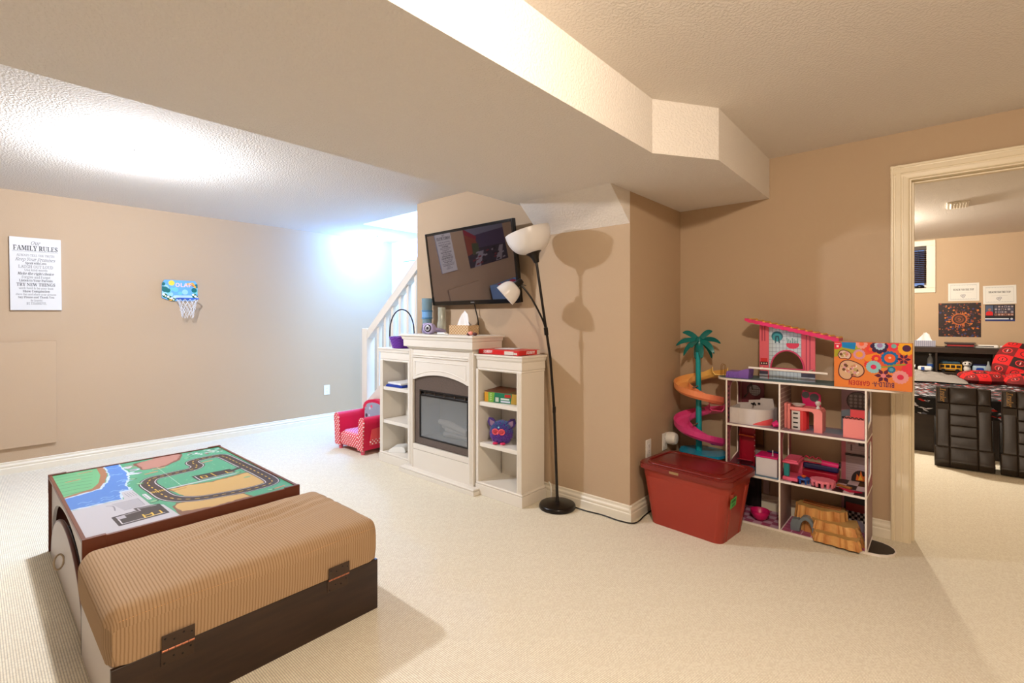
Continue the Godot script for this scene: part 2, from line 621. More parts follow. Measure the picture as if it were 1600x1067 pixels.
	baseboard("baseboard_door", Vector3(3.505, 0, -1.43), Vector3(3.505, 0, -0.215), Vector3(-1, 0, 0), M.trim)
	baseboard("baseboard_door", Vector3(3.505, 0, 0.79), Vector3(3.505, 0, 1.69), Vector3(-1, 0, 0), M.trim)
	baseboard("baseboard_left", Vector3(-2.6, 0, -5.64), Vector3(-2.6, 0, 1.69), Vector3(1, 0, 0), M.trim)
	baseboard("baseboard_rear", Vector3(-2.6, 0, 1.7), Vector3(3.49, 0, 1.7), Vector3(0, 0, -1), M.trim)
	baseboard("baseboard_bedroom", Vector3(8.38, 0, -2.0), Vector3(8.38, 0, 2.8), Vector3(-1, 0, 0), M.trim)
	# doorway: lining, stop and moulded casing
	var d := MB.new()
	d.span(Vector3(3.503, 0, -0.143), Vector3(3.628, 2.032, -0.125))
	d.span(Vector3(3.503, 0, 0.69), Vector3(3.628, 2.032, 0.708))
	d.span(Vector3(3.503, 2.032, -0.143), Vector3(3.628, 2.050, 0.708))
	d.span(Vector3(3.55, 0, -0.125), Vector3(3.585, 2.032, -0.114), 0.002)
	d.span(Vector3(3.55, 0, 0.679), Vector3(3.585, 2.032, 0.69), 0.002)
	d.span(Vector3(3.55, 2.021, -0.114), Vector3(3.585, 2.032, 0.679), 0.002)
	var jamb := struct("door_1", d, M.cream_trim)
	var cs := MB.new()
	var o := Vector3(-1, 0, 0)
	casing(cs, Vector3(3.504, 0, -0.216), Vector3.UP, 2.123, Vector3(0, 0, 1), o)
	casing(cs, Vector3(3.504, 0, 0.781), Vector3.UP, 2.123, Vector3(0, 0, -1), o)
	casing(cs, Vector3(3.5035, 2.123, -0.216), Vector3(0, 0, 1), 0.997, Vector3.DOWN, o)
	part(jamb, "door_casing", cs, M.cream_trim)
	var hp := MB.new()
	for yy in [0.25, 1.02, 1.80]:
		hp.span(Vector3(3.592, yy - 0.045, -0.1255), Vector3(3.627, yy + 0.045, -0.1225), 0.001)
	part(jamb, "hinge_plate", hp, M.cream_trim)
	# door with casing on the wall beside the stairs, seen through the railing
	var d2 := MB.new()
	d2.span(Vector3(3.86, 0.0, -5.36), Vector3(3.878, 2.02, -4.60), 0.002)
	var door2 := struct("door_2", d2, M.white)
	var dc := MB.new()
	dc.span(Vector3(3.852, 0.0, -5.45), Vector3(3.877, 2.03, -5.36), 0.004)
	dc.span(Vector3(3.852, 0.0, -4.60), Vector3(3.877, 2.03, -4.51), 0.004)
	dc.span(Vector3(3.846, 2.03, -5.49), Vector3(3.877, 2.075, -4.47), 0.004)
	part(door2, "door_casing", dc, M.white)
	build_stairs()
	build_bedroom_window()

func build_stairs() -> void:
	# flight that climbs along z behind the fireplace wall: rise 0.19, run 0.25
	var s := thing("staircase", "carpeted staircase with white newel post, handrail and square balusters", "stairs", Vector3.ZERO)
	for i in 8:
		var t := MB.new()
		var z0 := -4.44 + 0.25 * i
		t.span(Vector3(2.875, 0.0 if i == 0 else 0.19 * i - 0.05, z0), Vector3(3.87, 0.19 * (i + 1), z0 + 0.28), 0.012)
		part(s, "tread", t, M.carpet)
	var sp := MB.new()
	sp.x = Transform3D(Basis(Vector3.BACK, Vector3.UP, Vector3.LEFT), Vector3.ZERO)
	sp.prism(PackedVector2Array([Vector2(-4.45, 0.0), Vector2(-3.59, 0.0), Vector2(-3.59, 0.86), Vector2(-4.45, 0.20)]), -2.86, -2.76)
	part(s, "side_wall", sp, M.wall)
	var st := MB.new()
	st.x = sp.x
	st.prism(PackedVector2Array([Vector2(-4.47, 0.20), Vector2(-3.59, 0.87), Vector2(-3.59, 1.07), Vector2(-4.47, 0.40)]), -2.862, -2.745)
	part(s, "stringer", st, M.white_wood)
	var n := MB.new()
	n.span(Vector3(2.75, 0.0, -4.555), Vector3(2.845, 1.165, -4.46), 0.004)
	part(s, "newel_post", n, M.white_wood)
	var h := MB.new()
	h.x = sp.x
	h.prism(PackedVector2Array([Vector2(-4.46, 1.055), Vector2(-3.59, 1.75), Vector2(-3.59, 1.86), Vector2(-4.46, 1.155)]), -2.83, -2.76)
	part(s, "handrail", h, M.white_wood)
	for z in [-4.31, -4.185, -4.06, -3.935, -3.81, -3.685]:
		var b := MB.new()
		var lo: float = 0.40 + (z + 4.47) * 0.76
		b.span(Vector3(2.785, lo, z - 0.02), Vector3(2.822, lo + 0.73, z + 0.018), 0.002)
		part(s, "baluster", b, M.white_wood)

func build_bedroom_window() -> void:
	# high basement window, opening z -0.95..-0.13, y 1.66..2.235
	var f := MB.new()
	f.span(Vector3(8.365, 1.61, -1.03), Vector3(8.385, 1.67, -0.055), 0.004)
	f.span(Vector3(8.365, 2.225, -1.03), Vector3(8.385, 2.295, -0.055), 0.004)
	f.span(Vector3(8.365, 1.67, -1.03), Vector3(8.385, 2.225, -0.94), 0.004)
	f.span(Vector3(8.365, 1.67, -0.145), Vector3(8.385, 2.225, -0.055), 0.004)
	var w := struct("window_1", f, M.trim)
	var s := MB.new()
	s.span(Vector3(8.52, 1.66, -0.95), Vector3(8.56, 1.70, -0.13), 0.003)
	s.span(Vector3(8.52, 2.195, -0.95), Vector3(8.56, 2.235, -0.13), 0.003)
	s.span(Vector3(8.52, 1.70, -0.95), Vector3(8.56, 2.195, -0.91), 0.003)
	s.span(Vector3(8.52, 1.70, -0.17), Vector3(8.56, 2.195, -0.13), 0.003)
	s.span(Vector3(8.52, 1.70, -0.56), Vector3(8.56, 2.195, -0.52), 0.003)
	part(w, "window_frame", s, M.white_plastic)
	var g := MB.new()
	g.span(Vector3(8.537, 1.69, -0.93), Vector3(8.543, 2.2, -0.15))
	var gm := mat("pane", Color(0.9, 0.95, 1.0, 0.12), 0.02)
	gm.transparency = BaseMaterial3D.TRANSPARENCY_ALPHA
	part(w, "pane", g, gm)
	var b := thing("window_blind", "dark brown slatted blind half lowered in the bedroom window", "blind", Vector3(8.44, 2.2, -0.54))
	var hm := mat("blind_wood", Color(0.16, 0.10, 0.08), 0.5)
	var hd := MB.new()
	hd.box(Vector3(0, 0.005, 0), Vector3(0.05, 0.05, 0.80), 0.004)
	part(b, "headrail", hd, hm)
	for i in 17:
		var sl := MB.new()
		sl.x = Transform3D(Basis(Vector3.BACK, 0.9), Vector3(0, -0.045 - i * 0.025, 0))
		sl.box(Vector3.ZERO, Vector3(0.028, 0.003, 0.79), 0.001, 1)
		part(b, "slat", sl, hm)
	for z in [0.13, 0.31]:
		var co := MB.new()
		co.tube(smooth_path([Vector3(-0.03, -0.02, z), Vector3(-0.032, -0.2, z + 0.01), Vector3(-0.031, -0.38, z + 0.02)]), 0.003, 6)
		part(b, "pull_cord", co, M.black)
func build_furniture() -> void:
	build_fireplace()
	build_tv()
	build_floor_lamp()
	build_activity_table()
	build_bench()
	build_tub()
	build_wall_things()
	build_mantel_things()
	build_armchair()
	build_dollhouse()
	build_slide()
	build_doll_furniture()
	build_garden_box()
	build_bed()
	build_bedroom_things()
	build_far_corner()
# ------------------------------------------------------------------ fireplace with side shelves
func build_fireplace() -> void:
	var W: Material = M.white_wood
	# side cabinets (local axes: x into the room is -x of the world; built in world places relative to the base)
	for s in [[-2.075, -2.52, "right"], [-3.755, -3.31, "left"]]:
		var right: bool = s[2] == "right"
		var zo: float = s[0]   # outer side
		var zi: float = s[1]   # inner side, against the middle
		var sg := 1.0 if right else -1.0
		var t := thing("shelf_cabinet", "white open shelf cabinet right of the fireplace, game box on top" if right else "white open shelf cabinet left of the fireplace, purple basket on top", "bookcase", Vector3(2.57, 0, (zo + zi) / 2))
		var o := -t.position
		var lo := minf(zo, zi)
		var hi := maxf(zo, zi)
		var b := MB.new()
		b.x = Transform3D(Basis.IDENTITY, o)
		# outer panel, inner panel and back
		b.span(Vector3(2.45, 0.0, zo - sg * 0.018), Vector3(2.698, 0.90, zo - sg * 0.036))
		b.span(Vector3(2.45, 0.0, zi + sg * 0.004), Vector3(2.698, 0.90, zi + sg * 0.022))
		part(t, "side_panel", b, W)
		var bk := MB.new()
		bk.x = b.x
		var mid := (zo + zi) / 2 - 0.01
		bk.span(Vector3(2.688, 0.0, lo + 0.03), Vector3(2.697, 0.90, mid - 0.001))
		bk.span(Vector3(2.688, 0.0, mid + 0.001), Vector3(2.697, 0.90, hi - 0.03))
		part(t, "back_panel", bk, W)
		# fluted outer stile on the front, plain side
		var st := MB.new()
		st.x = b.x
		st.span(Vector3(2.441, 0.086, zo - sg * 0.010), Vector3(2.452, 0.90, zo - sg * 0.052), 0.002)
		for k in 3:
			var zz: float = zo - sg * (0.020 + 0.011 * k)
			st.span(Vector3(2.4385, 0.10, zz - 0.003), Vector3(2.443, 0.89, zz + 0.003), 0.002)
		st.span(Vector3(2.441, 0.086, zi + sg * 0.002), Vector3(2.452, 0.90, zi + sg * 0.026), 0.002)
		part(t, "stile", st, W)
		for yy in [0.357, 0.650]:
			var sh := MB.new()
			sh.x = b.x
			sh.span(Vector3(2.452, yy - 0.016, lo + 0.024), Vector3(2.686, yy + 0.013, hi - 0.024), 0.002)
			part(t, "shelf", sh, W)
		var pl := MB.new()
		pl.x = b.x
		pl.span(Vector3(2.436, 0.0, lo), Vector3(2.700, 0.072, hi), 0.003)
		pl.span(Vector3(2.438, 0.072, lo + 0.002), Vector3(2.699, 0.088, hi - 0.002), 0.008)
		part(t, "plinth", pl, W)
		# cornice: fascia, cove and thin top
		var pf := [[0.888, 0.010], [0.896, 0.004], [0.905, 0.006], [0.912, 0.001], [0.962, 0.001], [0.968, -0.004], [0.976, -0.008], [0.992, -0.010]]
		var c := MB.new()
		c.x = b.x
		cornice(c, pf, 2.446, 2.700, lo + 0.010, hi - 0.010, right, not right)
		part(t, "cornice", c, W)
		var tp := MB.new()
		tp.x = b.x
		tp.span(Vector3(2.430, 0.9925, lo - 0.006), Vector3(2.704, 1.006, hi + 0.006), 0.003)
		part(t, "top_board", tp, W)
	# ---- middle: electric fireplace with mantel
	var f := thing("fireplace", "white electric fireplace with arched panel, grey metal firebox and mantel shelf", "fireplace", Vector3(2.57, 0, -2.915))
	var off := Transform3D(Basis.IDENTITY, -f.position)
	var z0 := -3.300
	var z1 := -2.530
	var body := MB.new()
	body.x = off
	body.span(Vector3(2.445, 0.0, z0), Vector3(2.698, 1.02, z0 + 0.03))
	body.span(Vector3(2.445, 0.0, z1 - 0.03), Vector3(2.698, 1.02, z1))
	body.span(Vector3(2.68, 0.0, z0), Vector3(2.698, 1.02, z1))
	part(f, "body", body, W)
	for e in [[z0, 1.0], [z1, -1.0]]:
		var p := MB.new()
		p.x = off
		p.span(Vector3(2.425, 0.045, e[0]), Vector3(2.447, 1.02, e[0] + e[1] * 0.052), 0.002)
		for k in 3:
			var zz: float = e[0] + e[1] * (0.012 + 0.012 * k)
			p.span(Vector3(2.4215, 0.06, zz - 0.0035), Vector3(2.428, 1.01, zz + 0.0035), 0.003)
		part(f, "pilaster", p, W)
	var za := z0 + 0.052
	var zb := z1 - 0.052
	# arched face board with raised moulding
	var fr := MB.new()
	var side := Basis(Vector3.BACK, Vector3.UP, Vector3.LEFT)
	fr.x = Transform3D(side, off.origin)
	var top := PackedVector2Array([Vector2(za, 1.02), Vector2(za, 0.768)])
	top.append_array(arch(za, zb, 0.768, 0.045, 0.030))
	top.append(Vector2(zb, 1.02))
	fr.prism(top, -2.447, -2.430)
	part(f, "face_board", fr, W)
	var mo := MB.new()
	mo.x = off
	mo.span(Vector3(2.424, 0.962, za), Vector3(2.432, 0.975, zb), 0.003)
	mo.span(Vector3(2.421, 0.948, za), Vector3(2.432, 0.958, zb), 0.003)
	# raised panel line that follows the arch
	var pp := []
	for v in arch(za + 0.03, zb - 0.03, 0.803, 0.045, 0.030):
		pp.append(Vector3(2.430, v.y, v.x))
	pp.append(Vector3(2.430, 0.915, zb - 0.03))
	pp.append(Vector3(2.430, 0.915, za + 0.03))
	pp.append(pp[0])
	mo.tube(pp, 0.004, 8, false)
	part(f, "moulding", mo, W)
	var lo2 := MB.new()
	lo2.x = off
	lo2.span(Vector3(2.430, 0.045, za), Vector3(2.447, 0.196, zb), 0.001)
	lo2.span(Vector3(2.430, 0.199, za), Vector3(2.447, 0.240, zb), 0.001)
	part(f, "bottom_rail", lo2, W)
	var he := MB.new()
	he.x = off
	he.span(Vector3(2.372, 0.0, -3.362), Vector3(2.436, 0.030, -2.472), 0.002)
	he.span(Vector3(2.374, 0.030, -3.360), Vector3(2.436, 0.046, -2.474), 0.010)
	part(f, "hearth", he, W)
	var mc := MB.new()
	mc.x = off
	cornice(mc, [[1.018, 0.052], [1.026, 0.040], [1.034, 0.036], [1.038, 0.018], [1.090, 0.016], [1.096, 0.010], [1.108, 0.006], [1.120, 0.002]], 2.372, 2.700, -3.338, -2.484, true, true)
	part(f, "mantel_cornice", mc, W)
	var mt := MB.new()
	mt.x = off
	mt.span(Vector3(2.366, 1.1203, -3.346), Vector3(2.706, 1.136, -2.476), 0.003)
	part(f, "mantel_shelf", mt, W)
	# firebox
	var fm := mat("firebox", Color(0.46, 0.40, 0.365), 0.45, 0.3)
	var fn := noise_tex(256, 0.25, FastNoiseLite.TYPE_VALUE, 2, 5, ramp2(Color(0.7, 0.7, 0.7), Color(1, 1, 1)))
	fm.albedo_texture = fn
	tri_local(fm, Vector3.ONE * 6.0)
	var fb := MB.new()
	fb.x = Transform3D(side, off.origin)
	var outer := PackedVector2Array([Vector2(za + 0.001, 0.242), Vector2(zb - 0.001, 0.242), Vector2(zb - 0.001, 0.90), Vector2(za + 0.001, 0.90)])
	var hole_z0 := za + 0.062
	var hole_z1 := zb - 0.026
	for q in [[za + 0.001, hole_z0, 0.242, 0.90], [hole_z1, zb - 0.001, 0.242, 0.90], [hole_z0, hole_z1, 0.242, 0.295], [hole_z0, hole_z1, 0.685, 0.90]]:
		fb.prism(PackedVector2Array([Vector2(q[0], q[2]), Vector2(q[1], q[2]), Vector2(q[1], q[3]), Vector2(q[0], q[3])]), -2.462, -2.449)
	part(f, "firebox_surround", fb, fm)
	var dm := mat("firebox_dark", Color(0.10, 0.08, 0.075), 0.4, 0.5)
	var gf := MB.new()
	gf.x = off
	gf.span(Vector3(2.447, 0.672, hole_z0), Vector3(2.462, 0.686, hole_z1), 0.002)
	gf.span(Vector3(2.447, 0.295, hole_z0), Vector3(2.462, 0.305, hole_z1), 0.002)
	gf.span(Vector3(2.447, 0.305, hole_z0), Vector3(2.462, 0.64, hole_z0 + 0.012), 0.002)
	gf.span(Vector3(2.447, 0.305, hole_z1 - 0.012), Vector3(2.462, 0.64, hole_z1), 0.002)
	gf.span(Vector3(2.450, 0.634, hole_z0), Vector3(2.462, 0.645, hole_z1), 0.002)
	part(f, "glass_frame", gf, dm)
	var vent := MB.new()
	vent.x = off
	vent.span(Vector3(2.475, 0.645, hole_z0), Vector3(2.48, 0.672, hole_z1))
	part(f, "heater_vent", vent, M.black)
	var vf := MB.new()
	vf.x = off
	for k in 5:
		var zz := lerpf(hole_z0 + 0.05, hole_z1 - 0.05, k / 4.0)
		vf.span(Vector3(2.464, 0.647, zz - 0.004), Vector3(2.476, 0.670, zz + 0.004))
	vf.span(Vector3(2.466, 0.657, hole_z0 + 0.05), Vector3(2.474, 0.661, hole_z1 - 0.05))
	part(f, "vent_grille", vf, fm)
	var fin := MB.new()
	fin.x = off
	fin.span(Vector3(2.66, 0.30, hole_z0), Vector3(2.665, 0.645, hole_z1))
	fin.span(Vector3(2.47, 0.30, hole_z0 - 0.004), Vector3(2.66, 0.645, hole_z0))
	fin.span(Vector3(2.47, 0.30, hole_z1), Vector3(2.66, 0.645, hole_z1 + 0.004))
	fin.span(Vector3(2.47, 0.296, hole_z0), Vector3(2.66, 0.30, hole_z1))
	fin.span(Vector3(2.47, 0.644, hole_z0), Vector3(2.66, 0.648, hole_z1))
	var im := mat("firebox_inside", Color(0.36, 0.36, 0.36), 0.9)
	part(f, "firebox_lining", fin, im)
	var lg := MB.new()
	for k in 5:
		var rr := RandomNumberGenerator.new()
		rr.seed = 40 + k
		var c := Vector3(2.57 + rr.randf_range(-0.03, 0.03), 0.335 + 0.035 * (k % 3), -2.90 + rr.randf_range(-0.05, 0.05))
		var d := Vector3(rr.randf_range(-0.25, 0.25), rr.randf_range(-0.10, 0.12), 1).normalized() * rr.randf_range(0.13, 0.2)
		lg.x = off
		lg.tube([c - d, c - d * 0.3 + Vector3(0, 0.006, 0), c + d * 0.4, c + d], [0.022, 0.028, 0.026, 0.02], 9)
	var lm := mat("ash_logs", Color(0.62, 0.60, 0.57), 0.9)
	part(f, "fake_logs", lg, lm)
	var gl := MB.new()
	gl.x = off
	gl.span(Vector3(2.453, 0.304, hole_z0 + 0.010), Vector3(2.457, 0.636, hole_z1 - 0.010))
	var gm := mat("smoked_glass", Color(0.60, 0.62, 0.63, 0.25), 0.05)
	gm.transparency = BaseMaterial3D.TRANSPARENCY_ALPHA
	part(f, "glass", gl, gm)

func arch(za: float, zb: float, y0: float, rise: float, flat: float) -> PackedVector2Array:
	# the lower edge of the arched board, from za to zb
	var o := PackedVector2Array()
	o.append(Vector2(za, y0))
	o.append(Vector2(za + flat * 0.7, y0))
	for i in 19:
		var u := (i + 0.5) / 19.0
		var k := sin(u * PI)
		o.append(Vector2(lerpf(za + flat, zb - flat, u), y0 + 0.004 + rise * pow(k, 0.85)))
	o.append(Vector2(zb - flat * 0.7, y0))
	o.append(Vector2(zb, y0))
	return o

func cornice(mb: MB, pf: Array, xf: float, xb: float, z0: float, z1: float, at_z1: bool, at_z0: bool) -> void:
	# a moulded band with mitred corners; pf holds [height, inset from the outermost line]
	var inside := Vector3((xf + xb) / 2, 0.5 * (pf[0][0] + pf[pf.size() - 1][0]), (z0 + z1) / 2)
	for i in pf.size() - 1:
		var P := []
		for k in 2:
			var y: float = pf[i + k][0]
			var d: float = pf[i + k][1]
			var zl := z0 + (d if at_z0 else 0.0)
			var zh := z1 - (d if at_z1 else 0.0)
			P.append([Vector3(xb, y, zl), Vector3(xf + d, y, zl), Vector3(xf + d, y, zh), Vector3(xb, y, zh)])
		for k in 3:
			mb.flat4(P[0][k], P[0][k + 1], P[1][k + 1], P[1][k], inside)
		for e in 2:
			if (i == 0 and e == 0) or (i == pf.size() - 2 and e == 1):
				mb.flat4(P[e][0], P[e][1], P[e][2], P[e][3], inside)

# ------------------------------------------------------------------ television
func build_tv() -> void:
	# face centre (2.61, 1.674, -2.77): top leans 8.25 degrees into the room
	var t := thing("television", "black flat television tilted on the wall above the fireplace", "television", Vector3(2.61, 1.674, -2.77))
	var b := Basis.from_euler(Vector3(0, deg_to_rad(-90.0 - 0.46), 0)) * Basis(Vector3.RIGHT, deg_to_rad(8.25))
	t.basis = b
	# local: x along the screen, y up, +z out of the screen
	var w := 1.0
	var h := 0.607
	var bz := mat("tv_bezel", Color(0.018, 0.016, 0.016), 0.12)
	var fr := MB.new()
	for q in [[-w / 2, -h / 2 + 0.003, -w / 2 + 0.022, h / 2], [w / 2 - 0.022, -h / 2 + 0.003, w / 2, h / 2], [-w / 2 + 0.022, h / 2 - 0.022, w / 2 - 0.022, h / 2], [-w / 2 + 0.022, -h / 2, w / 2 - 0.022, -h / 2 + 0.034]]:
		fr.span(Vector3(q[0], q[1], -0.03), Vector3(q[2], q[3], 0.003), 0.003)
	part(t, "bezel", fr, bz)
	var bk := MB.new()
	bk.span(Vector3(-w / 2 + 0.005, -h / 2 + 0.006, -0.036), Vector3(w / 2 - 0.005, h / 2 - 0.005, -0.01), 0.006)
	bk.span(Vector3(-0.25, -0.18, -0.055), Vector3(0.25, 0.12, -0.036), 0.01)
	part(t, "back_cover", bk, M.black)
	var s := MB.new()
	s.span(Vector3(-w / 2 + 0.021, -h / 2 + 0.033, -0.012), Vector3(w / 2 - 0.021, h / 2 - 0.021, 0.0))
	var sm := mat("tv_screen", Color(0.53, 0.49, 0.485), 0.015, 1.0)
	part(t, "screen", s, sm)
	var lg := MB.new()
	lg.span(Vector3(-0.021, -h / 2 + 0.012, 0.002), Vector3(0.021, -h / 2 + 0.021, 0.0045), 0.002)
	part(t, "maker_badge", lg, M.nickel, "small silver badge on the lower bezel")
	var mm := MB.new()
	mm.x = Transform3D(b.inverse(), b.inverse() * -t.position)
	mm.span(Vector3(2.69, 1.50, -3.0), Vector3(2.728, 1.80, -2.5), 0.003)
	part(t, "wall_bracket", mm, M.black)
	var c := MB.new()
	c.tube(smooth_path([Vector3(2.69, 1.42, -2.80), Vector3(2.70, 1.34, -2.79), Vector3(2.714, 1.25, -2.775), Vector3(2.716, 1.145, -2.77)]), 0.005, 8)
	solo("tv_cable", "black cable hanging from the television behind the tissue box", "cable", c, M.black)

# ------------------------------------------------------------------ floor lamp
func build_floor_lamp() -> void:
	var B := Vector3(2.609, 0, -1.913)
	var t := thing("floor_lamp", "bronze floor lamp with leaning pole, white bowl shade and reading arm", "floor lamp", B)
	var off := Transform3D(Basis.IDENTITY, -B)
	var base := MB.new()
	base.lathe([Vector2(0, 0.040), Vector2(0.02, 0.042), Vector2(0.05, 0.036), Vector2(0.105, 0.033), Vector2(0.116, 0.029), Vector2(0.121, 0.020), Vector2(0.121, 0.006), Vector2(0.117, 0.0), Vector2(0, 0.0)], 48)
	base.lathe([Vector2(0, 0.075), Vector2(0.010, 0.075), Vector2(0.013, 0.045), Vector2(0.02, 0.040)], 20)
	part(t, "base", base, M.bronze)
	var bot := Vector3(2.609, 0.04, -1.913)
	var j := Vector3(2.595, 0.653, -1.929)
	var k := Vector3(2.578, 0.994, -1.948)
	var top := Vector3(2.516, 1.642, -2.018)
	var pole := MB.new()
	pole.x = off
	pole.tube([bot, j], 0.0095, 14)
	pole.tube([j - Vector3(0, 0.02, 0), j + Vector3(0, 0.02, 0)], 0.0115, 14)
	pole.tube([j, k, Vector3(2.553, 1.25, -1.976), top], 0.009, 14)
	part(t, "pole", pole, M.bronze)
	var jn := MB.new()
	jn.x = off
	jn.tube([Vector3(2.561, 1.15, -1.967), Vector3(2.557, 1.20, -1.971)], 0.0145, 14)
	part(t, "arm_collar", jn, M.bronze)
	var up := (top - Vector3(2.553, 1.25, -1.976)).normalized()
	var sd := up.cross(Vector3(0, 0, 1)).normalized()
	up = (up + Vector3(-0.664, 0, -0.748) * 0.16).normalized()
	sd = up.cross(Vector3(0, 0, 1)).normalized()
	var fr := Transform3D(Basis(sd, up, sd.cross(up)), top - B)
	var cup := MB.new()
	cup.x = fr
	cup.lathe([Vector2(0, -0.01), Vector2(0.017, -0.01), Vector2(0.020, 0.0), Vector2(0.024, 0.02), Vector2(0.036, 0.045), Vector2(0.052, 0.058), Vector2(0.053, 0.064), Vector2(0, 0.064)], 28)
	cup.tube([Vector3(0.02, 0.048, -0.03), Vector3(0.045, 0.050, -0.062)], 0.004, 8)
	part(t, "socket_cup", cup, M.bronze)
	var gm := mat("frosted_shade", Color(0.87, 0.855, 0.845), 0.28)
	gm.backlight_enabled = true
	gm.backlight = Color(0.10, 0.10, 0.10)
	var bowl := MB.new()
	bowl.x = fr
	bowl.lathe(shade_profile(0.152, 0.150, 0.04, 0.060), 48)
	part(t, "bowl_shade", bowl, gm)
	# reading arm: curves up to a small shade that looks down and to the left
	var arm := MB.new()
	arm.x = off
	var ap := smooth_path([Vector3(2.558, 1.185, -1.969), Vector3(2.541, 1.262, -1.990), Vector3(2.502, 1.375, -2.033), Vector3(2.470, 1.445, -2.069), Vector3(2.450, 1.478, -2.093), Vector3(2.432, 1.484, -2.113)], 6)
	arm.tube(ap, 0.0065, 12)
	part(t, "reading_arm", arm, M.bronze)
	var hub := Vector3(2.436, 1.492, -2.108)
	var dir := (Vector3(2.370, 1.402, -2.182) - hub).normalized()
	var s2 := dir.cross(Vector3.UP).normalized()
	var f2 := Transform3D(Basis(s2, dir, s2.cross(dir)), hub - B)
	var sk := MB.new()
	sk.x = f2
	sk.lathe([Vector2(0, -0.035), Vector2(0.016, -0.035), Vector2(0.021, -0.028), Vector2(0.022, 0.01), Vector2(0.030, 0.022), Vector2(0, 0.022)], 24)
	sk.tube([Vector3(0.0, -0.015, -0.02), Vector3(0.0, -0.03, -0.045)], 0.003, 8)
	part(t, "reading_socket", sk, M.bronze)
	var rs := MB.new()
	rs.x = f2
	rs.lathe(shade_profile(0.077, 0.105, 0.026, 0.018), 36)
	part(t, "reading_shade", rs, gm)

func shade_profile(r: float, h: float, r0: float, y0: float) -> Array:
	var o := []
	for i in 13:
		var a := PI / 2 * i / 12.0
		o.append(Vector2(r0 + (r - r0) * sin(a), y0 + h * (1.0 - cos(a)) * 0.92))
	o.append(Vector2(r + 0.001, y0 + h))
	o.append(Vector2(r - 0.003, y0 + h))
	for i in 13:
		var a := PI / 2 * (12 - i) / 12.0
		o.append(Vector2((r0 + (r - r0) * sin(a)) * 0.96 + 0.0, y0 + 0.005 + h * (1.0 - cos(a)) * 0.92))
	return o

# ------------------------------------------------------------------ painter for flat print
func fill(im: Image, pts: Array, c: Color) -> void:
	# pts in 0..1, y down
	var w := im.get_width()
	var h := im.get_height()
	var P := []
	var lo := 1e9
	var hi := -1e9
	for p in pts:
		P.append(Vector2(p.x * w, p.y * h))
		lo = minf(lo, p.y * h)
		hi = maxf(hi, p.y * h)
	for y in range(maxi(0, int(lo)), mini(h, int(hi) + 1)):
		var xs := []
		var yc := y + 0.5
		for i in P.size():
			var a: Vector2 = P[i]
			var b: Vector2 = P[(i + 1) % P.size()]
			if (a.y <= yc) != (b.y <= yc):
				xs.append(a.x + (yc - a.y) / (b.y - a.y) * (b.x - a.x))
		xs.sort()
		for i in range(0, xs.size() - 1, 2):
			var x0 := clampi(roundi(xs[i]), 0, w)
			var x1 := clampi(roundi(xs[i + 1]), 0, w)
			if x1 > x0:
				im.fill_rect(Rect2i(x0, y, x1 - x0, 1), c)

func line(im: Image, pts: Array, width: float, c: Color, asp := 1.0) -> void:
	# width in parts of the picture's width; asp = width / height of the real thing
	for i in pts.size() - 1:
		var a := Vector2(pts[i].x, pts[i].y / asp)
		var b := Vector2(pts[i + 1].x, pts[i + 1].y / asp)
		var d := (b - a).normalized()
		var n := Vector2(-d.y, d.x) * width / 2
		var q := []
		for v in [a + n, b + n, b - n, a - n]:
			q.append(Vector2(v.x, v.y * asp))
		fill(im, q, c)
		disc(im, pts[i], width / 2, c, asp, 14)
	disc(im, pts[pts.size() - 1], width / 2, c, asp, 14)

func disc(im: Image, p: Vector2, r: float, c: Color, asp := 1.0, k := 20, squash := 1.0) -> void:
	var q := []
	for i in k:
		var a := TAU * i / k
		q.append(p + Vector2(cos(a) * r, sin(a) * r * asp * squash))
	fill(im, q, c)

func dashes(im: Image, pts: Array, width: float, c: Color, on: float, off: float, asp := 1.0) -> void:
	var d := 0.0
	var cur := []
	for i in pts.size() - 1:
		for k in 8:
			var p: Vector2 = pts[i].lerp(pts[i + 1], k / 8.0)
			if fmod(d, on + off) < on:
				cur.append(p)
			else:
				if cur.size() > 1:
					line(im, [cur[0], cur[cur.size() - 1]], width, c, asp)
				cur = []
			d += pts[i].distance_to(pts[i + 1]) / 8.0

func rough_edge(pts: Array, amp: float, s: int) -> Array:
	var rr := RandomNumberGenerator.new()
	rr.seed = s
	var o := []
	for i in pts.size():
		var a: Vector2 = pts[i]
		var b: Vector2 = pts[(i + 1) % pts.size()]
		var n := maxi(1, int(a.distance_to(b) / 0.018))
		for k in n:
			o.append(a.lerp(b, float(k) / n) + Vector2(rr.randf_range(-amp, amp), rr.randf_range(-amp, amp)))
	return o

func V2(a: Array) -> Array:
	var o := []
	for i in range(0, a.size(), 2):
		o.append(Vector2(a[i], a[i + 1]))
	return o

func print_mat(key: String, im: Image, rough := 0.5) -> StandardMaterial3D:
	var m := mat(key, Color.WHITE, rough)
	m.albedo_texture = ImageTexture.create_from_image(im)
	m.texture_repeat = false
	return m

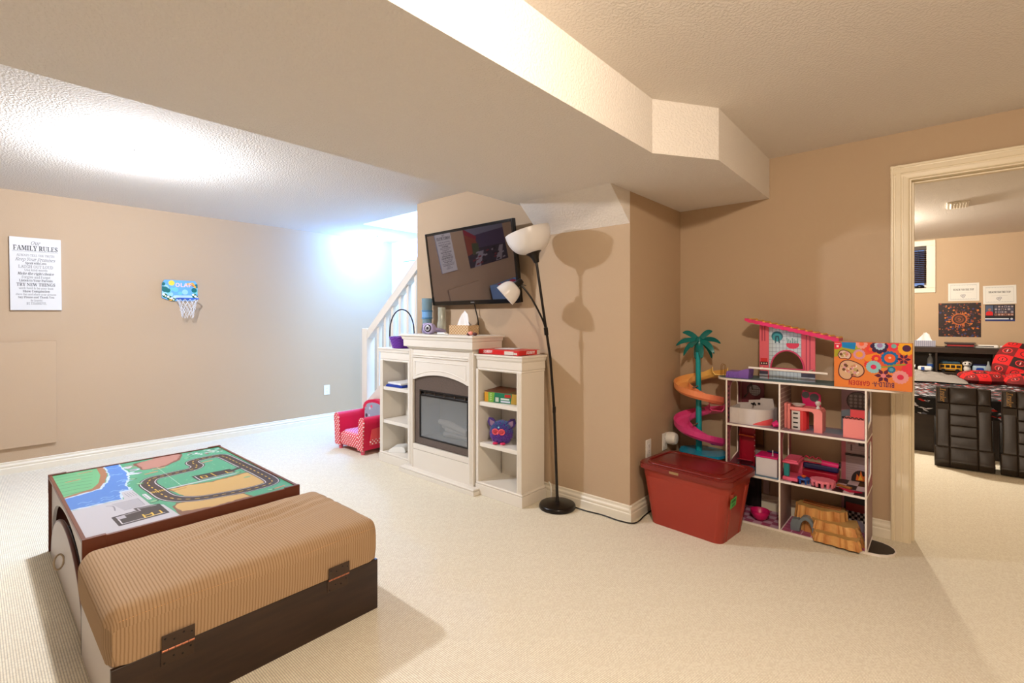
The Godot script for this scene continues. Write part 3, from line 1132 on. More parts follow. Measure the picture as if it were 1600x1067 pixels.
# ------------------------------------------------------------------ play table
func table_print() -> Image:
	# u along x (0.835 m), v along z from the back (1.175 m)
	var im := Image.create(840, 1180, false, Image.FORMAT_RGB8)
	var asp := 835.0 / 1175.0
	var green := Color(0.30, 0.66, 0.50)
	var dark := Color(0.16, 0.11, 0.13)
	var road := Color(0.20, 0.135, 0.15)
	var white := Color(0.88, 0.87, 0.88)
	var sand := Color(0.84, 0.68, 0.40)
	var yel := Color(0.93, 0.76, 0.22)
	var rr := RandomNumberGenerator.new()
	rr.seed = 5
	im.fill(green)
	# field on the left with furrows
	var field := V2([0, 0, 0.27, 0.0, 0.256, 0.157, 0.212, 0.307, 0.168, 0.389, 0, 0.44])
	fill(im, rough_edge(field, 0.004, 1), Color(0.66, 0.44, 0.32))
	fill(im, V2([0, 0, 0.23, 0.0, 0.222, 0.15, 0.185, 0.29, 0.14, 0.365, 0, 0.415]), Color(0.40, 0.72, 0.50))
	for k in 7:
		var y := 0.05 + 0.055 * k
		line(im, V2([0, y, 0.08, y - 0.006, 0.20 - 0.012 * k, y + 0.004]), 0.006, Color(0.15, 0.42, 0.30), asp)
	for q in V2([0.08, 0.165, 0.16, 0.045, 0.46, 0.29, 0.52, 0.235, 0.80, 0.28, 0.92, 0.955]):
		line(im, [q + Vector2(-0.03, 0.005), q + Vector2(0.035, -0.006)], 0.018, Color(0.80, 0.60, 0.42), asp)
		line(im, [q + Vector2(-0.03, 0.012), q + Vector2(0.03, 0.003)], 0.006, Color(0.50, 0.36, 0.28), asp)
	# river
	var river := V2([0.267, 0.0, 0.357, 0.0, 0.36, 0.201, 0.337, 0.334, 0.299, 0.412, 0.301, 0.511, 0.247, 0.516, 0.234, 0.625, 0, 0.63, 0, 0.435, 0.168, 0.389, 0.226, 0.283, 0.258, 0.16])
	fill(im, rough_edge(river, 0.006, 2), Color(0.80, 0.88, 0.95))
	fill(im, rough_edge(V2([0.277, 0.0, 0.347, 0.0, 0.35, 0.195, 0.325, 0.33, 0.288, 0.405, 0.289, 0.50, 0.238, 0.505, 0.225, 0.612, 0, 0.616, 0, 0.45, 0.176, 0.40, 0.236, 0.29, 0.268, 0.16]), 0.006, 3), Color(0.29, 0.53, 0.83))
	for k in 16:
		var p := Vector2(rr.randf_range(0.0, 0.25), rr.randf_range(0.47, 0.6)) if k < 8 else Vector2(rr.randf_range(0.25, 0.30), rr.randf_range(0.03, 0.42))
		line(im, smooth_path([p, p + Vector2(0.02, -0.012), p + Vector2(0.04, 0.006), p + Vector2(0.06, -0.004)], 4), 0.005, Color(0.62, 0.80, 0.95), asp)
	# snowy rocks beside the river
	for k in 14:
		disc(im, Vector2(0.38 + rr.randf_range(-0.02, 0.03), rr.randf_range(0.05, 0.30)), rr.randf_range(0.010, 0.022), Color(0.86, 0.86, 0.92) if k % 3 else Color(0.66, 0.62, 0.70), asp)
	for k in 4:
		line(im, V2([0.375, 0.06 + 0.02 * k, 0.42, 0.06 + 0.02 * k]), 0.006, Color(0.82, 0.52, 0.42), asp)
	# red ground
	fill(im, rough_edge(V2([0.42, 0.05, 0.58, 0.0, 0.735, 0.0, 0.73, 0.045, 0.677, 0.140, 0.554, 0.222, 0.435, 0.209]), 0.006, 4), Color(0.52, 0.30, 0.25))
	fill(im, rough_edge(V2([0.44, 0.055, 0.58, 0.0, 0.725, 0.0, 0.715, 0.04, 0.665, 0.125, 0.55, 0.205, 0.445, 0.195]), 0.006, 6), Color(0.74, 0.52, 0.46))
	# little town in the far corner
	for k in 22:
		line(im, [Vector2(rr.randf_range(0.76, 0.98), rr.randf_range(0.02, 0.12)), Vector2(rr.randf_range(0.76, 0.98), rr.randf_range(0.02, 0.12))].slice(0, 1) + [Vector2(rr.randf_range(0.76, 0.98), rr.randf_range(0.02, 0.12))].slice(0, 0), 0.02, white, asp)
		disc(im, Vector2(rr.randf_range(0.76, 0.98), rr.randf_range(0.02, 0.12)), 0.012, [Color(0.70, 0.80, 0.72), Color(0.55, 0.40, 0.36), Color(0.20, 0.45, 0.36)][k % 3], asp)
	# plaza on the left front
	fill(im, V2([0.247, 0.516, 0.301, 0.511, 0.316, 0.774, 0.366, 0.815, 0.385, 1.0, 0, 1.0, 0, 0.63, 0.234, 0.625]), Color(0.80, 0.79, 0.80))
	fill(im, V2([0.17, 0.66, 0.29, 0.655, 0.295, 0.76, 0.20, 0.775]), Color(0.72, 0.71, 0.73))
	line(im, V2([0.17, 0.66, 0.29, 0.655, 0.295, 0.76, 0.20, 0.775]), 0.004, Color(0.62, 0.61, 0.64), asp)
	line(im, smooth_path(V2([0.145, 0.67, 0.17, 0.69, 0.165, 0.75]), 5), 0.007, Color(0.55, 0.54, 0.57), asp)
	for k in 4:
		line(im, V2([0.255 + 0.012 * k, 0.545, 0.262 + 0.012 * k, 0.61]), 0.003, Color(0.50, 0.50, 0.54), asp)
	# car park
	var lot := V2([0.138, 0.827, 0.251, 0.814, 0.243, 0.781, 0.347, 0.795, 0.351, 0.925, 0.143, 0.938])
	fill(im, lot, dark)
	line(im, lot + [lot[0]], 0.012, dark, asp)
	line(im, V2([0.15, 0.835, 0.258, 0.822, 0.252, 0.790, 0.335, 0.80]), 0.005, white, asp)
	line(im, V2([0.152, 0.835, 0.155, 0.925, 0.34, 0.913]), 0.006, white, asp)
	fill(im, V2([0.15, 0.835, 0.185, 0.832, 0.187, 0.865, 0.153, 0.87]), Color(0.75, 0.73, 0.76))
	line(im, V2([0.253, 0.875, 0.253, 0.916, 0.33, 0.910, 0.328, 0.875]), 0.008, yel, asp)
	line(im, V2([0.291, 0.911, 0.291, 0.876]), 0.008, yel, asp)
	line(im, V2([0.262, 0.892, 0.282, 0.890]), 0.010, yel, asp)
	# sand
	fill(im, rough_edge(V2([0.45, 0.622, 0.56, 0.618, 0.669, 0.646, 0.763, 0.640, 0.905, 0.620, 0.91, 0.84, 0.794, 0.87, 0.617, 0.845, 0.49, 0.79]), 0.006, 7), Color(0.58, 0.40, 0.22))
	fill(im, rough_edge(V2([0.455, 0.632, 0.56, 0.628, 0.669, 0.656, 0.763, 0.650, 0.905, 0.632, 0.91, 0.84, 0.794, 0.87, 0.617, 0.845, 0.49, 0.79]), 0.005, 8), sand)
	fill(im, rough_edge(V2([0.385, 0.870, 0.42, 0.835, 0.56, 0.872, 0.739, 0.918, 0.75, 0.99, 0.56, 1.0, 0.39, 0.985]), 0.006, 9), Color(0.52, 0.33, 0.20))
	fill(im, rough_edge(V2([0.398, 0.872, 0.43, 0.842, 0.56, 0.876, 0.730, 0.922, 0.738, 0.975, 0.56, 0.985, 0.41, 0.955]), 0.005, 10), sand)
	disc(im, Vector2(0.865, 0.70), 0.022, Color(0.50, 0.68, 0.48), asp, 16, 0.7)
	line(im, V2([0.47, 0.66, 0.53, 0.655]), 0.012, Color(0.70, 0.52, 0.26), asp)
	# pavement and small car park in the middle
	line(im, V2([0.44, 0.612, 0.84, 0.604]), 0.022, Color(0.74, 0.78, 0.80), asp)
	var pk := V2([0.625, 0.500, 0.846, 0.506, 0.85, 0.575, 0.629, 0.588])
	fill(im, pk, dark)
	line(im, pk + [pk[0]], 0.010, dark, asp)
	line(im, V2([0.635, 0.51, 0.637, 0.583, 0.845, 0.572]), 0.005, white, asp)
	line(im, V2([0.73, 0.508, 0.735, 0.58]), 0.006, yel, asp)
	line(im, V2([0.66, 0.528, 0.66, 0.565, 0.690, 0.562, 0.690, 0.530, 0.66, 0.528]), 0.007, yel, asp)
	line(im, V2([0.81, 0.53, 0.812, 0.565, 0.84, 0.563]), 0.007, yel, asp)
	# the road
	var loop := smooth_path(V2([0.398, 0.597, 0.391, 0.468, 0.438, 0.397, 0.517, 0.385, 0.604, 0.377, 0.677, 0.369, 0.722, 0.325, 0.722, 0.243, 0.766, 0.206, 0.86, 0.200, 0.925, 0.215, 0.938, 0.30, 0.942, 0.42, 0.948, 0.563, 0.952, 0.717, 0.945, 0.837, 0.904, 0.878, 0.814, 0.886, 0.735, 0.882, 0.595, 0.860, 0.52, 0.840, 0.455, 0.798, 0.418, 0.746, 0.403, 0.687, 0.398, 0.597]), 5)
	line(im, loop, 0.094, dark, asp)
	line(im, loop, 0.080, white, asp)
	line(im, loop, 0.070, road, asp)
	line(im, V2([0.905, 0.52, 0.84, 0.545]), 0.035, dark, asp)
	dashes(im, loop, 0.007, yel, 0.020, 0.024, asp)
	for k in 7:
		line(im, V2([0.366 + 0.0105 * k, 0.605, 0.369 + 0.0105 * k, 0.628]), 0.005, yel, asp)
	line(im, V2([0.33, 0.62, 0.335, 0.70]), 0.02, white, asp)
	line(im, V2([0.327, 0.62, 0.332, 0.70]), 0.003, Color(0.5, 0.5, 0.52), asp)
	# grass specks and bushes
	for k in 90:
		var p := Vector2(rr.randf_range(0.40, 0.99), rr.randf_range(0.0, 0.60))
		var u := im.get_pixel(clampi(int(p.x * 840), 0, 839), clampi(int(p.y * 1180), 0, 1179))
		if absf(u.r - green.r) < 0.02 and absf(u.b - green.b) < 0.02:
			line(im, [p, p + Vector2(0.006, -0.003)], 0.004, Color(0.62, 0.85, 0.66), asp)
	for q in V2([0.345, 0.745, 0.35, 0.34, 0.73, 0.13, 0.86, 0.595, 0.87, 0.96, 0.36, 0.44]):
		disc(im, q, 0.022, Color(0.16, 0.42, 0.26), asp, 18, 0.8)
		disc(im, q + Vector2(-0.003, -0.004), 0.016, Color(0.62, 0.82, 0.62), asp, 18, 0.7)
	# seam where two halves of the print meet
	line(im, V2([0.52, 0.20, 0.525, 0.62]), 0.0025, Color(0.80, 0.88, 0.80), asp)
	return im

func build_activity_table() -> void:
	var x0 := 0.288
	var x1 := 1.120
	var z0 := -3.612
	var z1 := -2.440
	var cx := (x0 + x1) / 2
	var cz := (z0 + z1) / 2
	var t := thing("activity_table", "low play table with printed road map top and brown edges", "play table", Vector3(cx, 0, cz))
	var hx := (x1 - x0) / 2
	var hz := (z1 - z0) / 2
	var bm := mat("brown_edge", Color(0.40, 0.20, 0.125), 0.34)
	var wm := mat("melamine", Color(0.80, 0.765, 0.74), 0.5)
	var top := MB.new()
	top.quad(Vector3(-hx + 0.012, 0.405, -hz + 0.012), Vector3(hx - 0.012, 0.405, -hz + 0.012), Vector3(hx - 0.012, 0.405, hz - 0.012), Vector3(-hx + 0.012, 0.405, hz - 0.012), Vector3.UP)
	top.span(Vector3(-hx + 0.012, 0.39, -hz + 0.012), Vector3(hx - 0.012, 0.4045, hz - 0.012))
	var im := table_print()
	im.generate_mipmaps()
	var tpm := print_mat("table_print", im, 0.35)
	tpm.albedo_color = Color(0.88, 0.88, 0.88)
	part(t, "printed_top", top, tpm)
	# rim: long strips and a thicker cap at each corner
	for s in [-1.0, 1.0]:
		var r := MB.new()
		r.span(Vector3(-hx + 0.07, 0.318, s * hz - s * 0.014), Vector3(hx - 0.07, 0.410, s * hz), 0.002)
		part(t, "edge_rail", r, bm)
		var r2 := MB.new()
		if s < 0:
			r2.span(Vector3(-hx, 0.394, -hz + 0.015), Vector3(-hx + 0.014, 0.410, hz - 0.015), 0.002)
		else:
			r2.span(Vector3(hx - 0.014, 0.318, -hz + 0.015), Vector3(hx, 0.410, hz - 0.015), 0.002)
		part(t, "edge_rail", r2, bm)
		for q in [-1.0, 1.0]:
			var cp := MB.new()
			cp.span(Vector3(s * hx - s * 0.072, 0.316, q * hz - q * 0.016), Vector3(s * hx + s * 0.001, 0.414, q * hz + q * 0.001), 0.002)
			part(t, "corner_cap", cp, bm)
			# corner leg panel on the long side
			var lg := MB.new()
			lg.span(Vector3(s * hx - s * 0.10, 0.0, q * hz - q * 0.016), Vector3(s * hx, 0.316, q * hz - q * 0.001), 0.002)
			part(t, "leg", lg, bm)
	# end panel at the left: white board with a tall brown-lined arch
	var side := Basis(Vector3.BACK, Vector3.UP, Vector3.LEFT)
	var ep := MB.new()
	ep.x = Transform3D(side, Vector3.ZERO)
	var zc := 0.006
	var ar := 0.575
	var ah := 0.345
	var pts := PackedVector2Array([Vector2(-hz + 0.017, 0.0), Vector2(-hz + 0.017, 0.393), Vector2(hz - 0.017, 0.393), Vector2(hz - 0.017, 0.0)])
	for i in 33:
		var a := PI * i / 32.0
		pts.append(Vector2(zc - 0.003 + 0.563 * cos(a), 0.001 + ah * pow(maxf(sin(a), 0.0), 0.55)))
	for sgn in [1.0, -1.0]:
		var pm := MB.new()
		pm.x = Transform3D(side, Vector3.ZERO)
		pm.prism(pts, sgn * (hx - 0.013), sgn * (hx - 0.027))
		part(t, "end_panel", pm, wm)
	# pull-out storage bin behind the arch with a rope handle
	var bin := MB.new()
	bin.x = Transform3D(side, Vector3.ZERO)
	var bp := PackedVector2Array()
	var band := []
	for i in 33:
		var a := PI * i / 32.0
		var v := Vector2(zc + 0.53 * cos(a), 0.006 + 0.281 * sin(a))
		bp.append(v)
		band.append(Vector3(-hx + 0.014, v.y, v.x))
	bin.prism(bp, hx - 0.006, hx - 0.022)
	var bo := part(t, "storage_bin", bin, wm)
	var eb := MB.new()
	eb.tube(band, 0.009, 8)
	part(bo, "edge_band", eb, bm)
	var bb := MB.new()
	var dl := mat("dark_lining", Color(0.10, 0.05, 0.05), 0.5)
	bb.span(Vector3(-hx + 0.024, 0.012, zc - 0.40), Vector3(hx - 0.06, 0.03, zc + 0.40))
	bb.span(Vector3(-hx + 0.024, 0.03, zc - 0.40), Vector3(hx - 0.06, 0.17, zc - 0.388))
	bb.span(Vector3(-hx + 0.024, 0.03, zc + 0.388), Vector3(hx - 0.06, 0.17, zc + 0.40))
	part(bo, "bin_box", bb, dl)
	var rp := MB.new()
	var hp := []
	for i in 17:
		var a := TAU * i / 16.0
		hp.append(Vector3(-hx - 0.014 - 0.018 * sin(a), 0.150 + 0.034 * cos(a), zc + 0.02 + 0.012 * sin(a)))
	rp.tube(hp, 0.004, 8, false)
	part(bo, "rope_handle", rp, mat("rope", Color(0.75, 0.68, 0.58), 0.9))
	var sc := MB.new()
	sc.x = Transform3D(Basis(Vector3.BACK, PI / 2), Vector3(-hx + 0.0135, 0.365, 0.04))
	sc.lathe([Vector2(0, 0.003), Vector2(0.004, 0.002), Vector2(0.005, 0)], 10)
	part(t, "screw", sc, M.black)

# ------------------------------------------------------------------ corduroy bench
func build_bench() -> void:
	var x0 := 0.280
	var x1 := 1.183
	var z0 := -2.405
	var z1 := -1.832
	var cx := (x0 + x1) / 2
	var cz := (z0 + z1) / 2
	var t := thing("storage_bench", "dark wood storage bench with a tan corduroy cushion and hinged lid", "bench", Vector3(cx, 0, cz))
	var hx := (x1 - x0) / 2
	var hz := (z1 - z0) / 2
	var dw := mat("espresso", Color(0.215, 0.135, 0.085), 0.36)
	var dn := noise_tex(512, 0.012, FastNoiseLite.TYPE_SIMPLEX, 4, 8, ramp2(Color(0.75, 0.72, 0.7), Color(1, 1, 1)))
	dw.albedo_texture = dn
	tri_local(dw, Vector3(0.5, 4.0, 0.5))
	var b := MB.new()
	b.span(Vector3(-hx, 0.0, hz - 0.016), Vector3(hx, 0.212, hz), 0.002)
	part(t, "front_board", b, dw)
	var b2 := MB.new()
	b2.span(Vector3(-hx, 0.0, -hz), Vector3(hx, 0.212, -hz + 0.016), 0.002)
	part(t, "back_board", b2, dw)
	for s in [-1.0, 1.0]:
		var e := MB.new()
		e.span(Vector3(s * hx, 0.0, -hz + 0.016), Vector3(s * (hx - 0.016), 0.212, hz - 0.016), 0.002)
		part(t, "end_board", e, M.melamine)
	var bt := MB.new()
	bt.span(Vector3(-hx + 0.016, 0.015, -hz + 0.016), Vector3(hx - 0.016, 0.028, hz - 0.016))
	part(t, "bottom_board", bt, M.melamine)
	# cushion: box with soft edges; corduroy wales run along z over the top and up the sides
	var cm := mat("corduroy", Color(0.69, 0.58, 0.455), 0.95, 0, 0.1)
	var ci := Image.create(512, 512, false, Image.FORMAT_RGB8)
	var rr := RandomNumberGenerator.new()
	rr.seed = 21
	var wob := FastNoiseLite.new()
	wob.seed = 4
	wob.frequency = 0.008
	for y in 512:
		for x in 512:
			var u := fmod((x + wob.get_noise_2d(x, y * 2) * 1.2 + 512.0) / 16.0, 1.0)
			var k := pow(sin(u * PI), 0.7)
			var v := 0.79 + 0.21 * k + 0.02 * rr.randf()
			v = minf(v, 1.0)
			ci.set_pixel(x, y, Color(v, v * (0.96 + 0.04 * k), v * (0.92 + 0.08 * k)))
	var ctx := ImageTexture.create_from_image(ci)
	cm.albedo_texture = ctx
	relief(cm, ctx, 0.2)
	cm.rim_enabled = true
	cm.rim = 0.35
	cm.rim_tint = 0.6
	var wr := FastNoiseLite.new()
	wr.seed = 9
	wr.frequency = 3.2
	wr.noise_type = FastNoiseLite.TYPE_SIMPLEX_SMOOTH
	var X := hx + 0.014
	var Z := hz + 0.010
	var yb := 0.2145
	var yt := 0.392
	var rc := 0.055
	var c := MB.new()
	var per := 1.0 / (512.0 / 16.0 * 0.0100)   # a wale every 10 mm
	# top sheet: superellipse-rounded outline, edges rolled down; then the side band
	var nu := 120
	var nv := 64
	var f := func(u: float, v: float) -> Vector3:
		var a := u * 2.0 - 1.0
		var bq := v * 2.0 - 1.0
		# arc-length style spread: 12% of each half rolls over the edge
		var px := 0.0
		var pz := 0.0
		var dx := 0.0
		var dz := 0.0
		var e := 0.80
		if absf(a) > e:
			var th := (absf(a) - e) / (1.0 - e) * PI / 2
			px = signf(a) * (X - rc + rc * sin(th))
			dx = rc * (1.0 - cos(th))
		else:
			px = a / e * (X - rc)
		if absf(bq) > e:
			var th := (absf(bq) - e) / (1.0 - e) * PI / 2
			pz = signf(bq) * (Z - rc + rc * sin(th))
			dz = rc * (1.0 - cos(th))
		else:
			pz = bq / e * (Z - rc)
		# round the plan corners a little
		var k := clampf((absf(px) - (X - rc)) / rc, 0, 1) * clampf((absf(pz) - (Z - rc)) / rc, 0, 1)
		px -= signf(px) * k * 0.018
		pz -= signf(pz) * k * 0.018
		var soft := (1.0 - a * a) * (1.0 - bq * bq)
		var y := yt - maxf(dx, dz) - minf(dx, dz) * 0.35 + 0.012 * (soft - 0.5)
		# creases fanning over the far right of the seat
		var cr := exp(-pow((px - 0.12) / 0.26, 2.0) - pow((pz + 0.10) / 0.10, 2.0))
		y += cr * 0.009 * sin((pz * 1.0 + px * 0.28) * 95.0 + wr.get_noise_2d(px, pz) * 3.0)
		y += 0.0035 * wr.get_noise_2d(px * 1.4, pz * 1.4) * clampf(soft * 3.0, 0, 1)
		return Vector3(px, y, pz)
	var P := []
	for j in nv + 1:
		var row := []
		for i in nu + 1:
			row.append(f.call(float(i) / nu, float(j) / nv))
		P.append(row)
	var N := []
	for j in nv + 1:
		var row := []
		for i in nu + 1:
			var du: Vector3 = P[j][mini(i + 1, nu)] - P[j][maxi(i - 1, 0)]
			var dv: Vector3 = P[mini(j + 1, nv)][i] - P[maxi(j - 1, 0)][i]
			row.append(dv.cross(du).normalized())
		N.append(row)
	for j in nv:
		for i in nu:
			var T := []
			for q in [[i, j], [i + 1, j], [i + 1, j + 1], [i, j + 1]]:
				var p: Vector3 = P[q[1]][q[0]]
				var ex := p.x + signf(p.x) * clampf(yt - p.y, 0, rc) * 0.5 * clampf((absf(p.x) - (X - rc)) / rc, 0, 1)
				T.append([p, N[q[1]][q[0]], Vector2(ex * per, p.z * per)])
			c.tri(T[0][0], T[1][0], T[2][0], T[0][1], T[1][1], T[2][1], T[0][2], T[1][2], T[2][2])
			c.tri(T[0][0], T[2][0], T[3][0], T[0][1], T[2][1], T[3][1], T[0][2], T[2][2], T[3][2])
	# band below the rolled edge
	var ring := []
	for i in nu + 1:
		ring.append([P[nv][i], Vector3(0, 0, 1)])
	for j in nv + 1:
		ring.append([P[nv - j][nu], Vector3(1, 0, 0)])
	for i in nu + 1:
		ring.append([P[0][nu - i], Vector3(0, 0, -1)])
	for j in nv + 1:
		ring.append([P[j][0], Vector3(-1, 0, 0)])
	var run := 0.0
	for i in ring.size():
		var A: Vector3 = ring[i][0]
		var Bp: Vector3 = ring[(i + 1) % ring.size()][0]
		var d := Vector2(A.x, A.z).distance_to(Vector2(Bp.x, Bp.z))
		if d < 1e-5 and absf(A.y - Bp.y) < 1e-5:
			continue
		var na: Vector3 = ring[i][1]
		var nb: Vector3 = ring[(i + 1) % ring.size()][1]
		var A2 := Vector3(A.x, yb, A.z) + Vector3(-na.x, 0, -na.z) * 0.008
		var B2 := Vector3(Bp.x, yb, Bp.z) + Vector3(-nb.x, 0, -nb.z) * 0.008
		var Am := A.lerp(A2, 0.5) + na * 0.004
		var Bm := Bp.lerp(B2, 0.5) + nb * 0.004
		var u0 := run * per
		var u1 := (run + d) * per
		c.tri(A, Bp, Bm, na, nb, nb, Vector2(u0, 0), Vector2(u1, 0), Vector2(u1, 0.2))
		c.tri(A, Bm, Am, na, nb, na, Vector2(u0, 0), Vector2(u1, 0.2), Vector2(u0, 0.2))
		c.tri(Am, Bm, B2, na, nb, nb, Vector2(u0, 0.2), Vector2(u1, 0.2), Vector2(u1, 0.4))
		c.tri(Am, B2, A2, na, nb, na, Vector2(u0, 0.2), Vector2(u1, 0.4), Vector2(u0, 0.4))
		run += d
	c.span(Vector3(-hx + 0.01, 0.2135, -hz + 0.01), Vector3(hx - 0.01, 0.216, hz - 0.01))
	var cu := part(t, "cushion", c, cm)
	# stitched seam along the front
	var sm := MB.new()
	for i in 110:
		var u := (i + 0.5) / 110.0
		var xx := lerpf(-X + 0.03, X - 0.03, u)
		sm.box(Vector3(xx, 0.352 + 0.004 * sin(u * 9.0), Z - 0.0045), Vector3(0.004, 0.0022, 0.0025), 0.001, 1)
	part(cu, "seam_stitches", sm, mat("stitch", Color(0.80, 0.62, 0.42), 0.9))
	# two hinges on the front
	var hm := mat("hinge_dark", Color(0.25, 0.18, 0.13), 0.35, 0.3)
	var cp := mat("copper", Color(0.80, 0.52, 0.40), 0.35, 0.8)
	for hx0 in [-0.285, 0.265]:
		var h := MB.new()
		h.span(Vector3(hx0 - 0.045, 0.216, hz + 0.0125), Vector3(hx0 + 0.045, 0.262, hz + 0.015), 0.001)
		h.span(Vector3(hx0 - 0.045, 0.160, hz + 0.0005), Vector3(hx0 + 0.045, 0.208, hz + 0.003), 0.001)
		var ho := part(t, "hinge", h, hm)
		var k := MB.new()
		for q in 5:
			k.tube([Vector3(hx0 - 0.045 + 0.018 * q + 0.001, 0.212, hz + 0.010), Vector3(hx0 - 0.045 + 0.018 * (q + 1) - 0.001, 0.212, hz + 0.010)], 0.0045, 10)
		part(ho, "knuckle", k, cp)
		for q in [[-0.036, 0.250, 0.015], [-0.012, 0.240, 0.015], [0.014, 0.250, 0.015], [0.036, 0.242, 0.015], [-0.036, 0.168, 0.003], [-0.010, 0.182, 0.003], [0.014, 0.176, 0.003], [0.036, 0.190, 0.003]]:
			var s := MB.new()
			s.x = Transform3D(Basis(Vector3.RIGHT, PI / 2), Vector3(hx0 + q[0], q[1], hz + q[2]))
			s.lathe([Vector2(0, 0.0016), Vector2(0.0026, 0.0012), Vector2(0.0034, 0)], 10)
			part(ho, "screw", s, M.bronze)

# ------------------------------------------------------------------ red storage tub
func build_tub() -> void:
	var t := thing("storage_tub", "big dark red plastic storage tub with lid and green tape", "storage tub", Vector3(2.945, 0, -1.118), deg_to_rad(-95.0))
	# local: x along the long side (0.57), z across; local -z... front looks to -x of the world
	var m := mat("tub_red", Color(0.60, 0.19, 0.13), 0.40)
	var b := MB.new()
	var L0 := [0.44, 0.31, 0.045]   # bottom: length, width, corner
	var L1 := [0.535, 0.375, 0.055] # rim
	var rows := []
	for q in [[0.0, 0.0], [0.012, 0.02], [0.29, 0.86], [0.292, 0.90], [0.335, 1.0], [0.345, 1.0]]:
		var pl := rrect(lerpf(L0[0], L1[0], q[1]), lerpf(L0[1], L1[1], q[1]), lerpf(L0[2], L1[2], q[1]), 6)
		# hand-hold recess at each short end, narrower towards the rim
		var o := []
		for v in pl:
			var w := v
			o.append(Vector3(w.x, q[0], w.y))
		rows.append(o)
	for i in rows.size() - 1:
		var n: int = rows[i].size()
		for j in n:
			var A: Vector3 = rows[i][j]
			var B: Vector3 = rows[i][(j + 1) % n]
			var C: Vector3 = rows[i + 1][(j + 1) % n]
			var D: Vector3 = rows[i + 1][j]
			var na := tub_normal(A, L0)
			var nb := tub_normal(B, L0)
			b.tri(A, B, C, na, nb, nb)
			b.tri(A, C, D, na, nb, na)
	var bot := PackedVector2Array()
	for v in rows[0]:
		bot.append(Vector2(v.x, -v.z))
	b.x = Transform3D(Basis(Vector3.RIGHT, -PI / 2), Vector3.ZERO)
	b.prism(bot, 0.0, 0.006)
	b.x = Transform3D.IDENTITY
	# feet ribs and the pillars that bulge at the ends
	for s in [-1.0, 1.0]:
		for q in [-0.085, 0.085]:
			b.tube([Vector3(s * 0.192, 0.006, q), Vector3(s * 0.232, 0.29, q * 1.2)], [0.032, 0.038], 14)
	part(t, "tub_body", b, m)
	var l := MB.new()
	l.x = Transform3D(Basis(Vector3.RIGHT, -PI / 2), Vector3.ZERO)
	l.prism(rrect(0.575, 0.412, 0.065, 8), 0.338, 0.364, true)
	l.prism(rrect(0.565, 0.402, 0.062, 8), 0.364, 0.370, true)
	l.x = Transform3D.IDENTITY
	# raised ridge round the lid and a raised plateau inside
	var rp := []
	for v in rrect(0.50, 0.335, 0.07, 8):
		rp.append(Vector3(v.x, 0.369, v.y))
	rp.append(rp[0])
	l.tube(rp, 0.009, 8, false)
	l.x = Transform3D(Basis(Vector3.RIGHT, -PI / 2), Vector3.ZERO)
	l.prism(rrect(0.40, 0.235, 0.05, 6), 0.369, 0.375, true)
	l.x = Transform3D.IDENTITY
	part(t, "lid", l, mat("lid_red", Color(0.47, 0.12, 0.09), 0.30))
	var tp := MB.new()
	tp.box(Vector3(-0.035, 0.352, 0.2065), Vector3(0.058, 0.014, 0.002), 0.0005)
	part(t, "lid_sticker", tp, mat("kraft", Color(0.62, 0.50, 0.33), 0.6), "worn tan sticker on the lid edge")
	var gt := MB.new()
	gt.x = Transform3D(Basis(Vector3.RIGHT, 0.10) * Basis(Vector3.BACK, -0.14), Vector3(0.2635, 0.235, 0.096))
	gt.box(Vector3.ZERO, Vector3(0.0016, 0.055, 0.078), 0.0005)
	part(t, "green_tape", gt, mat("tape_green", Color(0.30, 0.68, 0.33), 0.6), "strip of green tape with handwriting")
	var hw := MB.new()
	for q in [[0.012, -0.022], [0.012, -0.008], [0.012, 0.006], [0.012, 0.02], [-0.012, -0.012], [-0.012, 0.004]]:
		hw.x = gt.x
		hw.tube([Vector3(0.0012, q[0] - 0.008, q[1]), Vector3(0.0012, q[0] + 0.008, q[1] + 0.003), Vector3(0.0012, q[0] - 0.006, q[1] + 0.008)], 0.0012, 5)
	part(t, "handwriting", hw, M.black)

func tub_normal(p: Vector3, L: Array) -> Vector3:
	var c := Vector2(clampf(p.x, -L[0] / 2 + L[2], L[0] / 2 - L[2]), clampf(p.z, -L[1] / 2 + L[2], L[1] / 2 - L[2]))
	var d := Vector2(p.x, p.z) - c
	if d.length() < 1e-6:
		return Vector3.UP
	d = d.normalized()
	return Vector3(d.x, -0.13, d.y).normalized()
# ------------------------------------------------------------------ things on the walls
func outlet(label: String, at: Vector3, turn: float, kind: String) -> Node3D:
	# a cover plate that looks along its own +z
	var t := thing("wall_outlet", label, "outlet", at, turn)
	var p := MB.new()
	p.box(Vector3(0, 0, 0.003), Vector3(0.074, 0.118, 0.006), 0.003)
	part(t, "cover_plate", p, M.white_plastic)
	var d := MB.new()
	if kind == "decora":
		d.box(Vector3(0, 0, 0.0065), Vector3(0.034, 0.068, 0.003), 0.001)
		part(t, "receptacle", d, M.white)
	var dark := mat("slot", Color(0.08, 0.07, 0.06), 0.6)
	for y in [-0.018, 0.018]:
		var s := MB.new()
		s.box(Vector3(-0.006, y + 0.003, 0.0082), Vector3(0.002, 0.008, 0.0008))
		s.box(Vector3(0.006, y + 0.003, 0.0082), Vector3(0.002, 0.007, 0.0008))
		s.box(Vector3(0.0, y - 0.007, 0.0082), Vector3(0.004, 0.004, 0.0008))
		part(t, "socket", s, dark)
	return t

